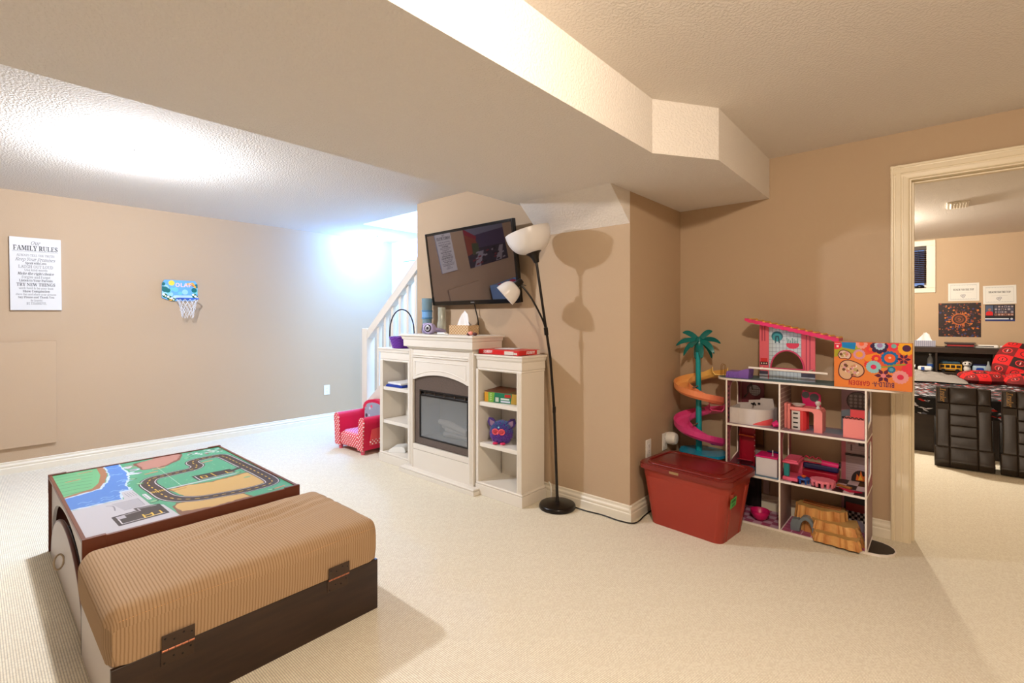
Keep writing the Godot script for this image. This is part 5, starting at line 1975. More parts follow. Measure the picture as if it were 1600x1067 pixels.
# ------------------------------------------------------------------ things of the back wall beyond the frame, seen in the television
func build_far_corner() -> void:
	var im := Image.create(256, 200, false, Image.FORMAT_RGB8)
	im.fill(Color(0.28, 0.26, 0.30))
	var a := 256.0 / 200.0
	fill(im, V2([0, 0, 1, 0, 1, 0.3, 0, 0.25]), Color(0.49, 0.50, 0.57))
	fill(im, V2([0.0, 0.2, 1, 0.26, 1, 0.55, 0.0, 0.6]), Color(0.34, 0.30, 0.39))
	fill(im, V2([1, 0.10, 0.75, 0.35, 0.70, 0.62, 1, 0.70]), Color(0.58, 0.32, 0.26))
	fill(im, V2([1, 0.05, 0.72, 0.28, 0.74, 0.36, 1, 0.18]), Color(0.59, 0.24, 0.28))
	fill(im, V2([0.70, 0.45, 0.86, 0.42, 0.88, 0.7, 0.72, 0.72]), Color(0.34, 0.38, 0.28))
	fill(im, V2([0.08, 0.62, 0.18, 0.62, 0.34, 0.98, 0.18, 0.98]), Color(0.63, 0.61, 0.64))
	fill(im, V2([0.60, 0.65, 0.72, 0.65, 0.90, 1.0, 0.74, 1.0]), Color(0.63, 0.61, 0.64))
	var rr := RandomNumberGenerator.new()
	rr.seed = 2
	for k in 26:
		var p := Vector2(rr.randf_range(0.05, 0.95), rr.randf_range(0.62, 0.95))
		line(im, [p, p + Vector2(0.05, 0.01)], 0.03, [Color(0.64, 0.62, 0.66), Color(0.23, 0.22, 0.25), Color(0.52, 0.24, 0.26)][k % 3], a)
	var t := thing("wall_poster", "colourful race track poster on the back wall, mirrored in the television", "poster", Vector3(-0.52, 1.62, -5.6545))
	var b := MB.new()
	b.box(Vector3.ZERO, Vector3(0.92, 0.66, 0.004))
	part(t, "print", b, print_mat("track_print", im, 0.5))
	# a clear tub of toys on a low grey crate below it
	var lo := MB.new()
	lo.box(Vector3(0, 0.345, 0), Vector3(0.72, 0.69, 0.40), 0.02)
	solo("toy_crate", "plain brown toy crate standing below the race track poster", "crate", lo, mat("crate_brown", Color(0.42, 0.33, 0.26), 0.6), Vector3(-0.64, 0, -5.42))
	var c := thing("clear_tub", "clear bluish storage tub of pink toys, mirrored in the television", "storage tub", Vector3(-0.64, 0.691, -5.42))
	var bm := mat("clear_blue", Color(0.55, 0.68, 0.82), 0.25)
	var m := MB.new()
	m.span(Vector3(-0.30, 0, -0.17), Vector3(0.30, 0.01, 0.17))
	for s in [-1.0, 1.0]:
		m.span(Vector3(s * 0.30, 0, -0.17), Vector3(s * 0.29, 0.25, 0.17), 0.003)
		m.span(Vector3(-0.29, 0, s * 0.17), Vector3(0.29, 0.25, s * 0.16), 0.003)
	part(c, "tub", m, bm)
	var tm := MB.new()
	for k in 9:
		tm.ball(Vector3(-0.22 + 0.055 * k, 0.17 + 0.015 * (k % 3), 0.05 * sin(k * 2.0)), Vector3(0.075, 0.06, 0.075), 10)
	var tc := part(c, "toys", tm, mat("toy_rose", Color(0.75, 0.28, 0.38), 0.5))
	tc.set_meta("kind", "stuff")
# ------------------------------------------------------------------ doll house
const DH := Vector3(3.325, 0, -0.66)
const FL := [0.0, 0.290, 0.589, 0.871]   # undersides of the four floors
const FT := 0.012

func side_x() -> Basis:
	return Basis(Vector3.BACK, Vector3.UP, Vector3.LEFT)     # local x = world z, local y up, local z = -x

func plan() -> Basis:
	return Basis(Vector3.BACK, Vector3.RIGHT, Vector3.UP)     # local x = world z, local y = world x, local z up

func zwall(mb: MB, x0: float, x1: float, y0: float, y1: float, z: float, th: float, hole := PackedVector2Array()) -> void:
	# an upright panel across z with an optional hole (in world x, y)
	mb.x = Transform3D(Basis.IDENTITY, -DH)
	if hole.is_empty():
		mb.span(Vector3(x0, y0, z - th / 2), Vector3(x1, y1, z + th / 2))
		return
	var e := 0.0004
	var p := PackedVector2Array()
	var s := hole[0]
	p.append(Vector2(s.x - e, y0))
	p.append(Vector2(x0, y0))
	p.append(Vector2(x0, y1))
	p.append(Vector2(x1, y1))
	p.append(Vector2(x1, y0))
	p.append(Vector2(s.x + e, y0))
	p.append(s + Vector2(e, 0))
	for i in range(1, hole.size()):
		p.append(hole[i])
	p.append(s - Vector2(e, 0))
	mb.prism(p, z - th / 2, z + th / 2)

func win_hole(y0: float, y1: float) -> PackedVector2Array:
	# opening with a slanting sill and a rounded head; starts on the sill, runs towards the back
	return PackedVector2Array([Vector2(3.30, y0 + 0.055), Vector2(3.405, y0 + 0.075), Vector2(3.405, y1 - 0.06), Vector2(3.398, y1 - 0.035), Vector2(3.38, y1 - 0.020), Vector2(3.29, y1 - 0.020), Vector2(3.262, y1 - 0.032), Vector2(3.245, y1 - 0.06), Vector2(3.245, y0 + 0.045)])

func trim_loop(mb: MB, hole: PackedVector2Array, z: float) -> void:
	mb.x = Transform3D(Basis.IDENTITY, -DH)
	var pts := []
	for v in hole:
		pts.append(Vector3(v.x, v.y, z))
	pts.append(pts[0])
	mb.tube(pts, 0.0042, 6, false)

func back_print(called: String, parent: Node3D, z0: float, z1: float, y0: float, y1: float, im: Image, x := 3.466) -> void:
	var mb := MB.new()
	mb.x = Transform3D(side_x(), -DH)
	mb.prism(PackedVector2Array([Vector2(z0, y0), Vector2(z1, y0), Vector2(z1, y1), Vector2(z0, y1)]), -x - 0.004, -x + 0.002)
	part(parent, called, mb, print_mat("dh_" + called + str(z0) + str(y0), im, 0.5))

func canvas(w: int, h: int, c: Color) -> Image:
	var im := Image.create(w, h, false, Image.FORMAT_RGB8)
	im.fill(c)
	return im

func grid_lines(im: Image, r: Rect2, nx: int, ny: int, c: Color, wd: float, asp: float) -> void:
	for i in nx + 1:
		var x := r.position.x + r.size.x * i / nx
		line(im, [Vector2(x, r.position.y), Vector2(x, r.end.y)], wd, c, asp)
	for j in ny + 1:
		var y := r.position.y + r.size.y * j / ny
		line(im, [Vector2(r.position.x, y), Vector2(r.end.x, y)], wd, c, asp)

func build_dollhouse() -> void:
	var t := thing("dollhouse", "tall white-edged doll house with open rooms and a pink roof", "doll house", DH)
	var wm := mat("doll_white", Color(0.93, 0.90, 0.87), 0.4)
	var off := Transform3D(Basis.IDENTITY, -DH)
	var xf := 3.182
	var xb := 3.462
	# floors
	var base := PackedVector2Array([Vector2(-1.02, xf), Vector2(-0.30, xf)])
	for i in 9:
		var a := -PI / 2 + PI * i / 8.0
		base.append(Vector2(-0.285 + 0.108 * cos(a), 3.285 + 0.102 * sin(a)))
	base.append_array(PackedVector2Array([Vector2(-0.30, xb), Vector2(-1.02, xb)]))
	var b := MB.new()
	b.x = Transform3D(plan(), -DH)
	b.prism(base, 0.0, FT)
	part(t, "base_floor", b, wm)
	var pt := MB.new()
	pt.x = b.x
	var pp := PackedVector2Array([Vector2(-0.292, 3.190)])
	for i in 9:
		var a := -PI / 2 + PI * i / 8.0
		pp.append(Vector2(-0.285 + 0.102 * cos(a), 3.285 + 0.095 * sin(a)))
	pp.append(Vector2(-0.292, 3.38))
	pt.prism(pp, FT, FT + 0.001)
	part(t, "patio_print", pt, mat("patio", Color(0.14, 0.11, 0.10), 0.5))
	for k in [1, 2]:
		var f := MB.new()
		f.x = off
		f.span(Vector3(xf, FL[k], -1.019), Vector3(xb, FL[k] + FT, -0.296), 0.002)
		part(t, "floor_board", f, wm)
	var top := PackedVector2Array()
	for i in 9:
		var a := PI / 2 + PI * i / 8.0
		top.append(Vector2(-1.00 + 0.098 * cos(a), 3.30 + 0.118 * sin(a)))
	for i in 9:
		var a := -PI / 2 + PI * i / 8.0
		top.append(Vector2(-0.22 + 0.10 * cos(a), 3.30 + 0.118 * sin(a)))
	top.append_array(PackedVector2Array([Vector2(-0.22, xb), Vector2(-1.0, xb)]))
	var tf := MB.new()
	tf.x = b.x
	tf.prism(top, FL[3], FL[3] + FT, true)
	part(t, "roof_deck", tf, wm)
	var dk := MB.new()
	dk.x = b.x
	var dp := PackedVector2Array()
	for v in top:
		dp.append(Vector2(-0.61 + (v.x + 0.61) * 0.985, 3.325 + (v.y - 3.325) * 0.95))
	dk.prism(dp, FL[3] + FT, FL[3] + FT + 0.001)
	part(t, "deck_print", dk, mat("deck_teal", Color(0.30, 0.44, 0.46), 0.5))
	# floor prints
	var im := canvas(120, 112, Color(0.62, 0.52, 0.58))
	for i in 60:
		line(im, V2([fmod(i * 0.37, 1.0), fmod(i * 0.61, 1.0), fmod(i * 0.37, 1.0) + 0.05, fmod(i * 0.61, 1.0)]), 0.01, Color(0.70, 0.62, 0.66), 1.0)
	floor_print(t, 2, -1.008, -0.722, im)
	var im2 := canvas(160, 112, Color(0.62, 0.52, 0.58))
	fill(im2, V2([0.35, 0.2, 0.8, 0.1, 0.8, 0.7, 0.3, 0.6]), Color(0.50, 0.58, 0.68))
	floor_print(t, 2, -0.706, -0.306, im2)
	floor_print(t, 1, -1.008, -0.722, canvas(32, 32, Color(0.35, 0.50, 0.60)))
	var im3 := canvas(160, 112, Color(0.10, 0.07, 0.07))
	for i in 8:
		for j in 3:
			if (i + j) % 2 == 0:
				fill(im3, [Vector2(i / 8.0, j / 3.0), Vector2((i + 1) / 8.0, j / 3.0), Vector2((i + 1) / 8.0, (j + 1) / 3.0), Vector2(i / 8.0, (j + 1) / 3.0)], Color(0.78, 0.70, 0.72))
	floor_print(t, 1, -0.706, -0.306, im3)
	var im4 := canvas(120, 112, Color(0.62, 0.30, 0.45))
	for i in 6:
		for j in 6:
			if (i + j) % 2 == 0:
				fill(im4, [Vector2(i / 6.0, j / 6.0), Vector2((i + 1) / 6.0, j / 6.0), Vector2((i + 1) / 6.0, (j + 1) / 6.0), Vector2(i / 6.0, (j + 1) / 6.0)], Color(0.78, 0.64, 0.74))
	floor_print(t, 0, -1.008, -0.722, im4)
	var im5 := canvas(160, 112, Color(0.64, 0.30, 0.46))
	grid_lines(im5, Rect2(0, 0, 1, 1), 8, 6, Color(0.85, 0.70, 0.80), 0.008, 160.0 / 112.0)
	floor_print(t, 0, -0.706, -0.306, im5)
	# upright walls
	var pk := mat("doll_wall_pink", Color(0.62, 0.34, 0.40), 0.5)
	var gy := mat("doll_wall_grey", Color(0.62, 0.52, 0.52), 0.5)
	for k in 3:
		var y0: float = FL[k] + FT
		var y1: float = FL[k + 1]
		for q in [[-1.0145, k > 0], [-0.714, k == 1], [-0.3005, k > 0]]:
			var h := win_hole(y0, y1) if q[1] else PackedVector2Array()
			var w := MB.new()
			zwall(w, xf + 0.003, xb, y0, y1, q[0], 0.007, h)
			var wo := part(t, "wall_panel", w, pk if (k == 1 or q[0] < -1.0) else gy)
			if q[1]:
				var tr := MB.new()
				trim_loop(tr, h, q[0])
				part(wo, "window_trim", tr, wm)
			var ed := MB.new()
			ed.x = off
			ed.span(Vector3(xf - 0.001, y0, q[0] - 0.0045), Vector3(xf + 0.004, y1, q[0] + 0.0045), 0.001)
			part(wo, "front_edge", ed, wm)
	# printed strips on the left wall and brick lines on the middle wall
	var sp := MB.new()
	sp.x = off
	for k in 8:
		sp.span(Vector3(3.200, 0.625 + 0.028 * k, -1.0108), Vector3(3.222, 0.640 + 0.028 * k, -1.0102))
		sp.span(Vector3(3.20, 0.33 + 0.028 * k, -1.0108), Vector3(3.21, 0.345 + 0.028 * k, -1.0102))
	part(t, "wall_pattern", sp, mat("pattern_dark", Color(0.25, 0.16, 0.22), 0.5)).set_meta("kind", "stuff")
	var br := MB.new()
	br.x = off
	for k in 9:
		br.span(Vector3(3.19, 0.622 + 0.027 * k, -0.7102), Vector3(3.455, 0.628 + 0.027 * k, -0.7098))
	part(t, "brick_lines", br, mat("brick_pale", Color(0.78, 0.72, 0.70), 0.6)).set_meta("kind", "stuff")
	# back panels
	var i1 := canvas(90, 170, Color(0.46, 0.17, 0.22))
	disc(i1, Vector2(0.60, 0.32), 0.28, Color(0.30, 0.10, 0.16), 90.0 / 170.0, 24)
	disc(i1, Vector2(0.60, 0.32), 0.25, Color(0.66, 0.64, 0.66), 90.0 / 170.0, 24)
	for k in 4:
		line(i1, V2([0.38, 0.24 + 0.055 * k, 0.82, 0.24 + 0.055 * k]), 0.015, Color(0.35, 0.33, 0.36), 90.0 / 170.0)
		line(i1, V2([0.46 + 0.10 * k, 0.20, 0.46 + 0.10 * k, 0.44]), 0.015, Color(0.35, 0.33, 0.36), 90.0 / 170.0)
	line(i1, V2([0.15, 0.5, 0.30, 0.40, 0.28, 0.25, 0.45, 0.16, 0.5, 0.3]), 0.05, Color(0.12, 0.05, 0.08), 90.0 / 170.0)
	back_print("back_panel", t, -1.008, -0.868, 0.603, 0.869, i1)
	var i2 := canvas(50, 170, Color(0.30, 0.17, 0.08))
	fill(i2, V2([0.1, 0.02, 0.9, 0.02, 0.9, 0.55, 0.1, 0.55]), Color(0.45, 0.27, 0.10))
	fill(i2, V2([0, 0.68, 1, 0.68, 1, 1, 0, 1]), Color(0.62, 0.58, 0.58))
	back_print("back_panel", t, -0.925, -0.868, 0.303, 0.587, i2)
	var i3 := canvas(64, 128, Color(0.045, 0.035, 0.04))
	line(i3, smooth_path(V2([0.2, 0.9, 0.2, 0.3, 0.5, 0.12, 0.8, 0.3, 0.8, 0.9]), 5), 0.05, Color(0.16, 0.13, 0.14), 0.5)
	disc(i3, Vector2(0.5, 0.45), 0.16, Color(0.16, 0.13, 0.14), 0.5)
	back_print("back_panel", t, -0.990, -0.885, 0.014, 0.287, i3)
	back_print("back_panel", t, -0.872, -0.838, 0.115, 0.287, canvas(8, 8, Color(0.66, 0.60, 0.60)))
	var i4 := canvas(90, 170, Color(0.62, 0.48, 0.52))
	fill(i4, V2([0, 0.6, 0.5, 0.5, 1, 0.55, 1, 1, 0, 1]), Color(0.45, 0.50, 0.55))
	disc(i4, Vector2(0.58, 0.36), 0.40, Color(0.28, 0.24, 0.27), 90.0 / 170.0, 24)
	disc(i4, Vector2(0.58, 0.36), 0.36, Color(0.42, 0.39, 0.41), 90.0 / 170.0, 24)
	for k in 4:
		for j in 4:
			disc(i4, Vector2(0.34 + 0.16 * k, 0.25 + 0.075 * j), 0.06, Color(0.62, 0.58, 0.58), 90.0 / 170.0, 8)
	back_print("back_panel", t, -0.446, -0.306, 0.603, 0.869, i4)
	var i5 := canvas(120, 230, Color(0.66, 0.58, 0.60))
	for j in 22:
		line(i5, V2([0, j / 22.0, 1, j / 22.0]), 0.006, Color(0.50, 0.42, 0.45), 120.0 / 230.0)
	fill(i5, V2([0, 0, 0.16, 0, 0.16, 1, 0, 1]), Color(0.72, 0.38, 0.45))
	fill(i5, V2([0.6, 0.10, 0.80, 0.10, 0.80, 0.26, 0.6, 0.26]), Color(0.22, 0.20, 0.22))
	fill(i5, V2([0.64, 0.13, 0.72, 0.13, 0.76, 0.22, 0.66, 0.22]), Color(0.60, 0.42, 0.48))
	fill(i5, V2([0.2, 0.25, 0.27, 0.14, 0.42, 0.14, 0.50, 0.25]), Color(0.62, 0.46, 0.48))
	fill(i5, V2([0.33, 0.25, 0.37, 0.25, 0.38, 0.38, 0.32, 0.38]), Color(0.30, 0.22, 0.24))
	disc(i5, Vector2(0.68, 0.98), 0.33, Color(0.16, 0.10, 0.10), 120.0 / 230.0, 26, 1.25)
	fill(i5, V2([0.50, 0.98, 0.54, 0.84, 0.62, 0.90, 0.68, 0.76, 0.74, 0.88, 0.84, 0.86, 0.88, 0.98]), Color(0.90, 0.45, 0.15))
	fill(i5, V2([0.58, 0.97, 0.66, 0.85, 0.74, 0.95]), Color(0.96, 0.75, 0.25))
	back_print("back_panel", t, -0.446, -0.306, 0.303, 0.587, i5)
	var ms := MB.new()
	ms.x = off
	ms.span(Vector3(3.448, 0.452, -0.425), Vector3(3.463, 0.462, -0.308), 0.002)
	part(t, "mantel_strip", ms, mat("dark_brown", Color(0.17, 0.09, 0.08), 0.5))
	var i6 := canvas(120, 230, Color(0.15, 0.10, 0.15))
	fill(i6, V2([0, 0, 0.10, 0, 0.10, 1, 0, 1]), Color(0.55, 0.36, 0.42))
	fill(i6, V2([0.16, 0.42, 0.98, 0.44, 0.98, 0.62, 0.16, 0.60]), Color(0.55, 0.07, 0.09))
	for k in 8:
		for j in 7:
			if (k + j) % 2 == 0:
				fill(i6, [Vector2(0.16 + 0.1 * k, 0.60 + 0.055 * j), Vector2(0.26 + 0.1 * k, 0.60 + 0.055 * j), Vector2(0.26 + 0.1 * k, 0.655 + 0.055 * j), Vector2(0.16 + 0.1 * k, 0.655 + 0.055 * j)], Color(0.75, 0.72, 0.72))
	disc(i6, Vector2(0.56, 0.92), 0.26, Color(0.55, 0.52, 0.58), 120.0 / 230.0, 24, 1.1)
	back_print("back_panel", t, -0.446, -0.306, 0.014, 0.287, i6)
	# roof wall with an arch
	var z0 := -0.857
	var z1 := -0.555
	var ya: float = FL[3] + FT + 0.001
	var wim := roof_print()
	var rwm := print_mat("roof_wall_print", wim, 0.5)
	var bb := Rect2(z0, ya, z1 - z0, 1.224 - ya)
	var rw := MB.new()
	rw.x = Transform3D(side_x(), -DH)
	rw.prism(PackedVector2Array([Vector2(z0, ya), Vector2(z1, ya), Vector2(z1, 0.952), Vector2(z0, 0.952)]), -3.324, -3.316, false, bb)
	var au := PackedVector2Array([Vector2(z0, 0.952), Vector2(z0, 1.224), Vector2(z1, 1.148), Vector2(z1, 0.952)])
	var ring := []
	for i in 17:
		var a := PI * i / 16.0
		var v := Vector2(-0.7025 + 0.090 * cos(a), 0.952 + 0.112 * sin(a))
		au.append(v)
		ring.append(Vector3(3.3155, v.y, v.x))
	rw.prism(au, -3.324, -3.316, false, bb)
	part(t, "roof_wall", rw, rwm)
	var at := MB.new()
	at.x = off
	at.tube(ring, 0.005, 8)
	at.tube([ring[16], ring[0]], 0.004, 8)
	part(t, "arch_trim", at, mat("doll_pink", Color(0.80, 0.25, 0.42), 0.4))
	# roof with scalloped front edge and yellow ridges
	var rf := MB.new()
	rf.x = Transform3D(side_x(), -DH)
	var rp := PackedVector2Array([Vector2(-0.925, 1.262), Vector2(-0.925, 1.247)])
	var n := 13
	for i in n:
		for k in 4:
			var u := (i + (k + 0.5) / 4.0) / n
			rp.append(Vector2(lerpf(-0.915, -0.435, u), lerpf(1.243, 1.131, u) - 0.006 * sin((k + 0.5) / 4.0 * PI)))
	rp.append(Vector2(-0.430, 1.131))
	rp.append(Vector2(-0.430, 1.148))
	rf.prism(rp, -3.40, -3.245)
	part(t, "roof", rf, mat("roof_pink", Color(0.86, 0.16, 0.42), 0.4))
	for i in n:
		var u := (i + 0.8) / n
		var rd := MB.new()
		rd.x = off
		var c := Vector3(0, lerpf(1.262, 1.148, u) - 0.002, lerpf(-0.925, -0.43, u))
		rd.tube([Vector3(3.25, c.y, c.z), Vector3(3.40, c.y, c.z)], 0.008, 10)
		part(t, "roof_ridge", rd, mat("roof_yellow", Color(0.90, 0.68, 0.20), 0.4) if i == 0 else M.roof_yellow)
	# white railing bar on brackets, two gold grab rails
	var rl := MB.new()
	rl.x = off
	rl.tube([Vector3(3.205, 0.957, -0.890), Vector3(3.205, 0.948, -0.476)], 0.0065, 10)
	for z in [-0.84, -0.57]:
		rl.tube([Vector3(3.205, 0.954, z), Vector3(3.317, 0.954, z)], 0.004, 8)
	part(t, "railing_bar", rl, wm)
	for q in [[3.30, -1.075], [3.24, -1.048]]:
		var g := MB.new()
		g.x = off
		var gp := [Vector3(q[0], 0.884, q[1] - 0.012)]
		for i in 9:
			var a := PI * i / 8.0
			gp.append(Vector3(q[0] + 0.004 * sin(a), 0.945 + 0.018 * sin(a), q[1] - 0.012 * cos(a)))
		gp.append(Vector3(q[0], 0.884, q[1] + 0.012))
		g.tube(gp, 0.0016, 6)
		part(t, "grab_rail", g, mat("gold_wire", Color(0.60, 0.45, 0.22), 0.3, 0.8))
	# purple lounger on the roof deck
	var lg := thing("toy_lounger", "ribbed purple plastic lounger on the doll house roof deck", "toy", Vector3(3.27, FL[3] + FT + 0.0012, -0.965), 0.0)
	var lm := mat("toy_purple", Color(0.52, 0.37, 0.74), 0.4)
	var lb := MB.new()
	lb.x = Transform3D(side_x(), Vector3.ZERO)
	lb.prism(PackedVector2Array([Vector2(-0.068, 0), Vector2(0.012, 0), Vector2(0.006, 0.040), Vector2(-0.060, 0.040)]), -0.06, 0.05)
	lb.prism(PackedVector2Array([Vector2(0.0, 0), Vector2(0.066, 0), Vector2(0.072, 0.058), Vector2(0.060, 0.062), Vector2(0.0, 0.040)]), -0.06, 0.045)
	var lo := part(lg, "body", lb, lm)
	var ribs := MB.new()
	for k in 7:
		ribs.tube([Vector3(-0.0515, 0.003, -0.061 + 0.0105 * k), Vector3(-0.0505, 0.038, -0.056 + 0.0095 * k)], 0.0022, 5)
	part(lo, "ribs", ribs, lm)

func floor_print(t: Node3D, k: int, z0: float, z1: float, im: Image) -> void:
	var mb := MB.new()
	var y: float = FL[k] + FT + 0.0008
	mb.x = Transform3D(Basis.IDENTITY, -DH)
	mb.quad(Vector3(3.186, y, z0), Vector3(3.186, y, z1), Vector3(3.460, y, z1), Vector3(3.460, y, z0), Vector3.UP, Vector2(0, 1), Vector2(1, 0))
	part(t, "floor_print", mb, print_mat("floor_print%d%d" % [k, int(z0 * 100)], im, 0.4))

func roof_print() -> Image:
	var im := canvas(300, 340, Color(0.86, 0.38, 0.44))
	var a := 300.0 / 340.0
	fill(im, V2([0.18, 0, 0.76, 0, 0.76, 1, 0.18, 1]), Color(0.74, 0.80, 0.84))
	grid_lines(im, Rect2(0.18, 0.0, 0.58, 1.0), 9, 14, Color(0.48, 0.52, 0.60), 0.007, a)
	for x in [0.05, 0.10]:
		line(im, V2([x, 0.02, x, 0.30]), 0.02, Color(0.62, 0.20, 0.30), a)
	for x in [0.85, 0.91]:
		line(im, V2([x, 0.2, x, 0.80]), 0.022, Color(0.66, 0.22, 0.32), a)
	disc(im, Vector2(0.33, 0.22), 0.105, Color(0.06, 0.38, 0.44), a)
	disc(im, Vector2(0.33, 0.24), 0.085, Color(0.20, 0.58, 0.62), a)
	line(im, V2([0.30, 0.33, 0.31, 0.22, 0.35, 0.22, 0.37, 0.33]), 0.025, Color(0.08, 0.28, 0.34), a)
	disc(im, Vector2(0.61, 0.36), 0.115, Color(0.82, 0.20, 0.34), a, 24, 0.75)
	fill(im, V2([0.48, 0.24, 0.74, 0.24, 0.74, 0.335, 0.48, 0.335]), Color(0.74, 0.80, 0.84))
	for k in 7:
		line(im, V2([0.52 + 0.03 * k, 0.335, 0.51 + 0.032 * k, 0.25 + 0.02 * (k % 3)]), 0.012, Color(0.20, 0.48, 0.46), a)
	fill(im, V2([0.0, 0.86, 0.16, 0.86, 0.16, 1, 0, 1]), Color(0.24, 0.24, 0.32))
	fill(im, V2([0.76, 0.86, 1, 0.86, 1, 1, 0.76, 1]), Color(0.24, 0.24, 0.32))
	fill(im, V2([0.0, 0.92, 0.16, 0.92, 0.16, 1, 0, 1]), Color(0.72, 0.74, 0.80))
	fill(im, V2([0.76, 0.93, 1, 0.93, 1, 1, 0.76, 1]), Color(0.72, 0.74, 0.80))
	fill(im, V2([0.02, 0.62, 0.15, 0.62, 0.15, 0.74, 0.02, 0.74]), Color(0.80, 0.14, 0.16))
	fill(im, V2([0.01, 0.69, 0.16, 0.69, 0.16, 0.75, 0.01, 0.75]), Color(0.20, 0.08, 0.10))
	for k in 3:
		disc(im, Vector2(0.04 + 0.045 * k, 0.72), 0.013, Color(0.92, 0.88, 0.80), a)
	return im

# ------------------------------------------------------------------ spiral slide with palm
func build_slide() -> void:
	var P := Vector3(3.340, 0, -1.246)
	var t := thing("toy_slide", "toy spiral slide in orange and pink around a teal palm tree", "toy slide", P)
	var teal := mat("teal", Color(0.06, 0.62, 0.66), 0.3)
	var bs := MB.new()
	bs.lathe([Vector2(0, 0), Vector2(0.10, 0), Vector2(0.10, 0.012), Vector2(0.03, 0.02), Vector2(0, 0.02)], 32)
	part(t, "foot", bs, teal)
	var pool := MB.new()
	var pp := PackedVector2Array()
	for i in 40:
		var a := TAU * i / 40.0
		var r := 1.0 + 0.035 * sin(a * 7.0)
		pp.append(Vector2(0.028 + 0.158 * r * cos(a), 0.0 + 0.135 * r * sin(a)))
	pool.x = Transform3D(plan(), Vector3.ZERO)
	pool.prism(pp, 0.338, 0.356, true)
	part(t, "splash_pool", pool, mat("pool_blue", Color(0.10, 0.62, 0.80), 0.25))
	var po := MB.new()
	po.tube([Vector3(0, 0.0, 0), Vector3(0, 0.36, 0), Vector3(-0.001, 0.7, -0.002), Vector3(-0.002, 1.03, -0.006)], [0.021, 0.021, 0.0185, 0.016], 18)
	part(t, "palm_trunk", po, teal)
	# two helical troughs
	for h in 2:
		var tr := MB.new()
		var pf := [Vector2(-0.047, 0.030), Vector2(-0.045, -0.002), Vector2(-0.032, -0.018), Vector2(0.032, -0.018), Vector2(0.045, -0.002), Vector2(0.047, 0.030), Vector2(0.051, 0.030), Vector2(0.049, -0.006), Vector2(0.035, -0.023), Vector2(-0.035, -0.023), Vector2(-0.049, -0.006), Vector2(-0.051, 0.030)]
		var c0: Color = [Color(0.93, 0.60, 0.14), Color(0.86, 0.10, 0.28)][h]
		var c1: Color = [Color(0.88, 0.20, 0.13), Color(0.74, 0.05, 0.30)][h]
		var N := 44
		var y_a: float = [0.905, 0.662][h]
		var y_b: float = [0.705, 0.425][h]
		var rings := []
		for i in N + 1:
			var u := float(i) / N
			var a := u * TAU * 1.0      # starts at +z, goes over +x (wall side), then -z, then -x
			var turn := a * (1.03 if h == 1 else 1.0)
			var R := 0.118 if (h == 1 or u > 0.25) else lerpf(0.14, 0.118, u * 4.0)
			var rad := Vector3(sin(turn) * 0.84, 0, cos(turn))
			var c := rad * R
			c.y = lerpf(y_a, y_b, u)
			var ring := []
			for v in pf:
				ring.append(c + rad.normalized() * v.x + Vector3.UP * v.y)
			rings.append([ring, c0.lerp(c1, u)])
		for i in N:
			var m := pf.size()
			for j in m:
				var A: Vector3 = rings[i][0][j]
				var B: Vector3 = rings[i][0][(j + 1) % m]
				var C: Vector3 = rings[i + 1][0][(j + 1) % m]
				var D: Vector3 = rings[i + 1][0][j]
				tr.col = rings[i][1]
				var inner := j < 5
				var mid: Vector3 = (rings[i][0][2] + rings[i][0][3]) * 0.5 + Vector3.UP * (0.5 if inner else 0.006)
				if inner:
					# faces of the trough look up and inwards
					var n := (B - A).cross(D - A).normalized()
					if n.dot(mid - A) < 0.0:
						n = -n
					tr.quad(A, B, C, D, n)
				else:
					tr.flat4(A, B, C, D, mid)
		for e in [0, N]:
			tr.col = rings[e][1]
			var rg: Array = rings[e][0]
			var nn: Vector3 = (rings[mini(e + 1, N)][0][0] - rings[maxi(e - 1, 0)][0][0]).normalized()
			if e == 0:
				nn = -nn
			for j in 5:
				tr.quad(rg[j], rg[j + 1], rg[10 - j], rg[11 - j], nn)
		var sm := mat("slide_%d" % h, Color.WHITE, 0.32)
		sm.vertex_color_use_as_albedo = true
		part(t, "trough", tr, sm, ["yellow and orange upper trough", "pink and magenta lower trough"][h])
	# struts from trunk to troughs
	var st := MB.new()
	for q in [[0.80, 4.6], [0.545, 4.6], [0.64, 1.2]]:
		st.tube([Vector3(0, q[0], 0), Vector3(0.08 * sin(q[1]), q[0] - 0.008, 0.08 * cos(q[1]))], 0.005, 8)
	part(t, "strut", st, mat("strut_grey", Color(0.5, 0.42, 0.38), 0.5))
	# crown of fronds
	var lm := mat("frond_teal", Color(0.04, 0.44, 0.43), 0.25)
	lm.backlight_enabled = true
	lm.backlight = Color(0.02, 0.20, 0.20)
	var cr := MB.new()
	cr.lathe([Vector2(0, 1.03), Vector2(0.022, 1.03), Vector2(0.030, 1.07), Vector2(0.022, 1.12), Vector2(0.012, 1.135), Vector2(0, 1.137)], 18)
	part(t, "crown", cr, lm)
	# each frond: tip across (z), tip up, tip towards the room (x)
	var fr := [[-0.124, 0.052, 0.02], [-0.152, -0.043, -0.03], [-0.090, -0.112, -0.05], [-0.045, -0.138, 0.05], [0.038, -0.123, -0.05], [0.074, -0.128, 0.04], [0.116, -0.088, -0.04], [0.135, -0.021, 0.03], [0.095, 0.066, -0.02], [-0.01, -0.05, -0.11], [0.02, -0.04, 0.09]]
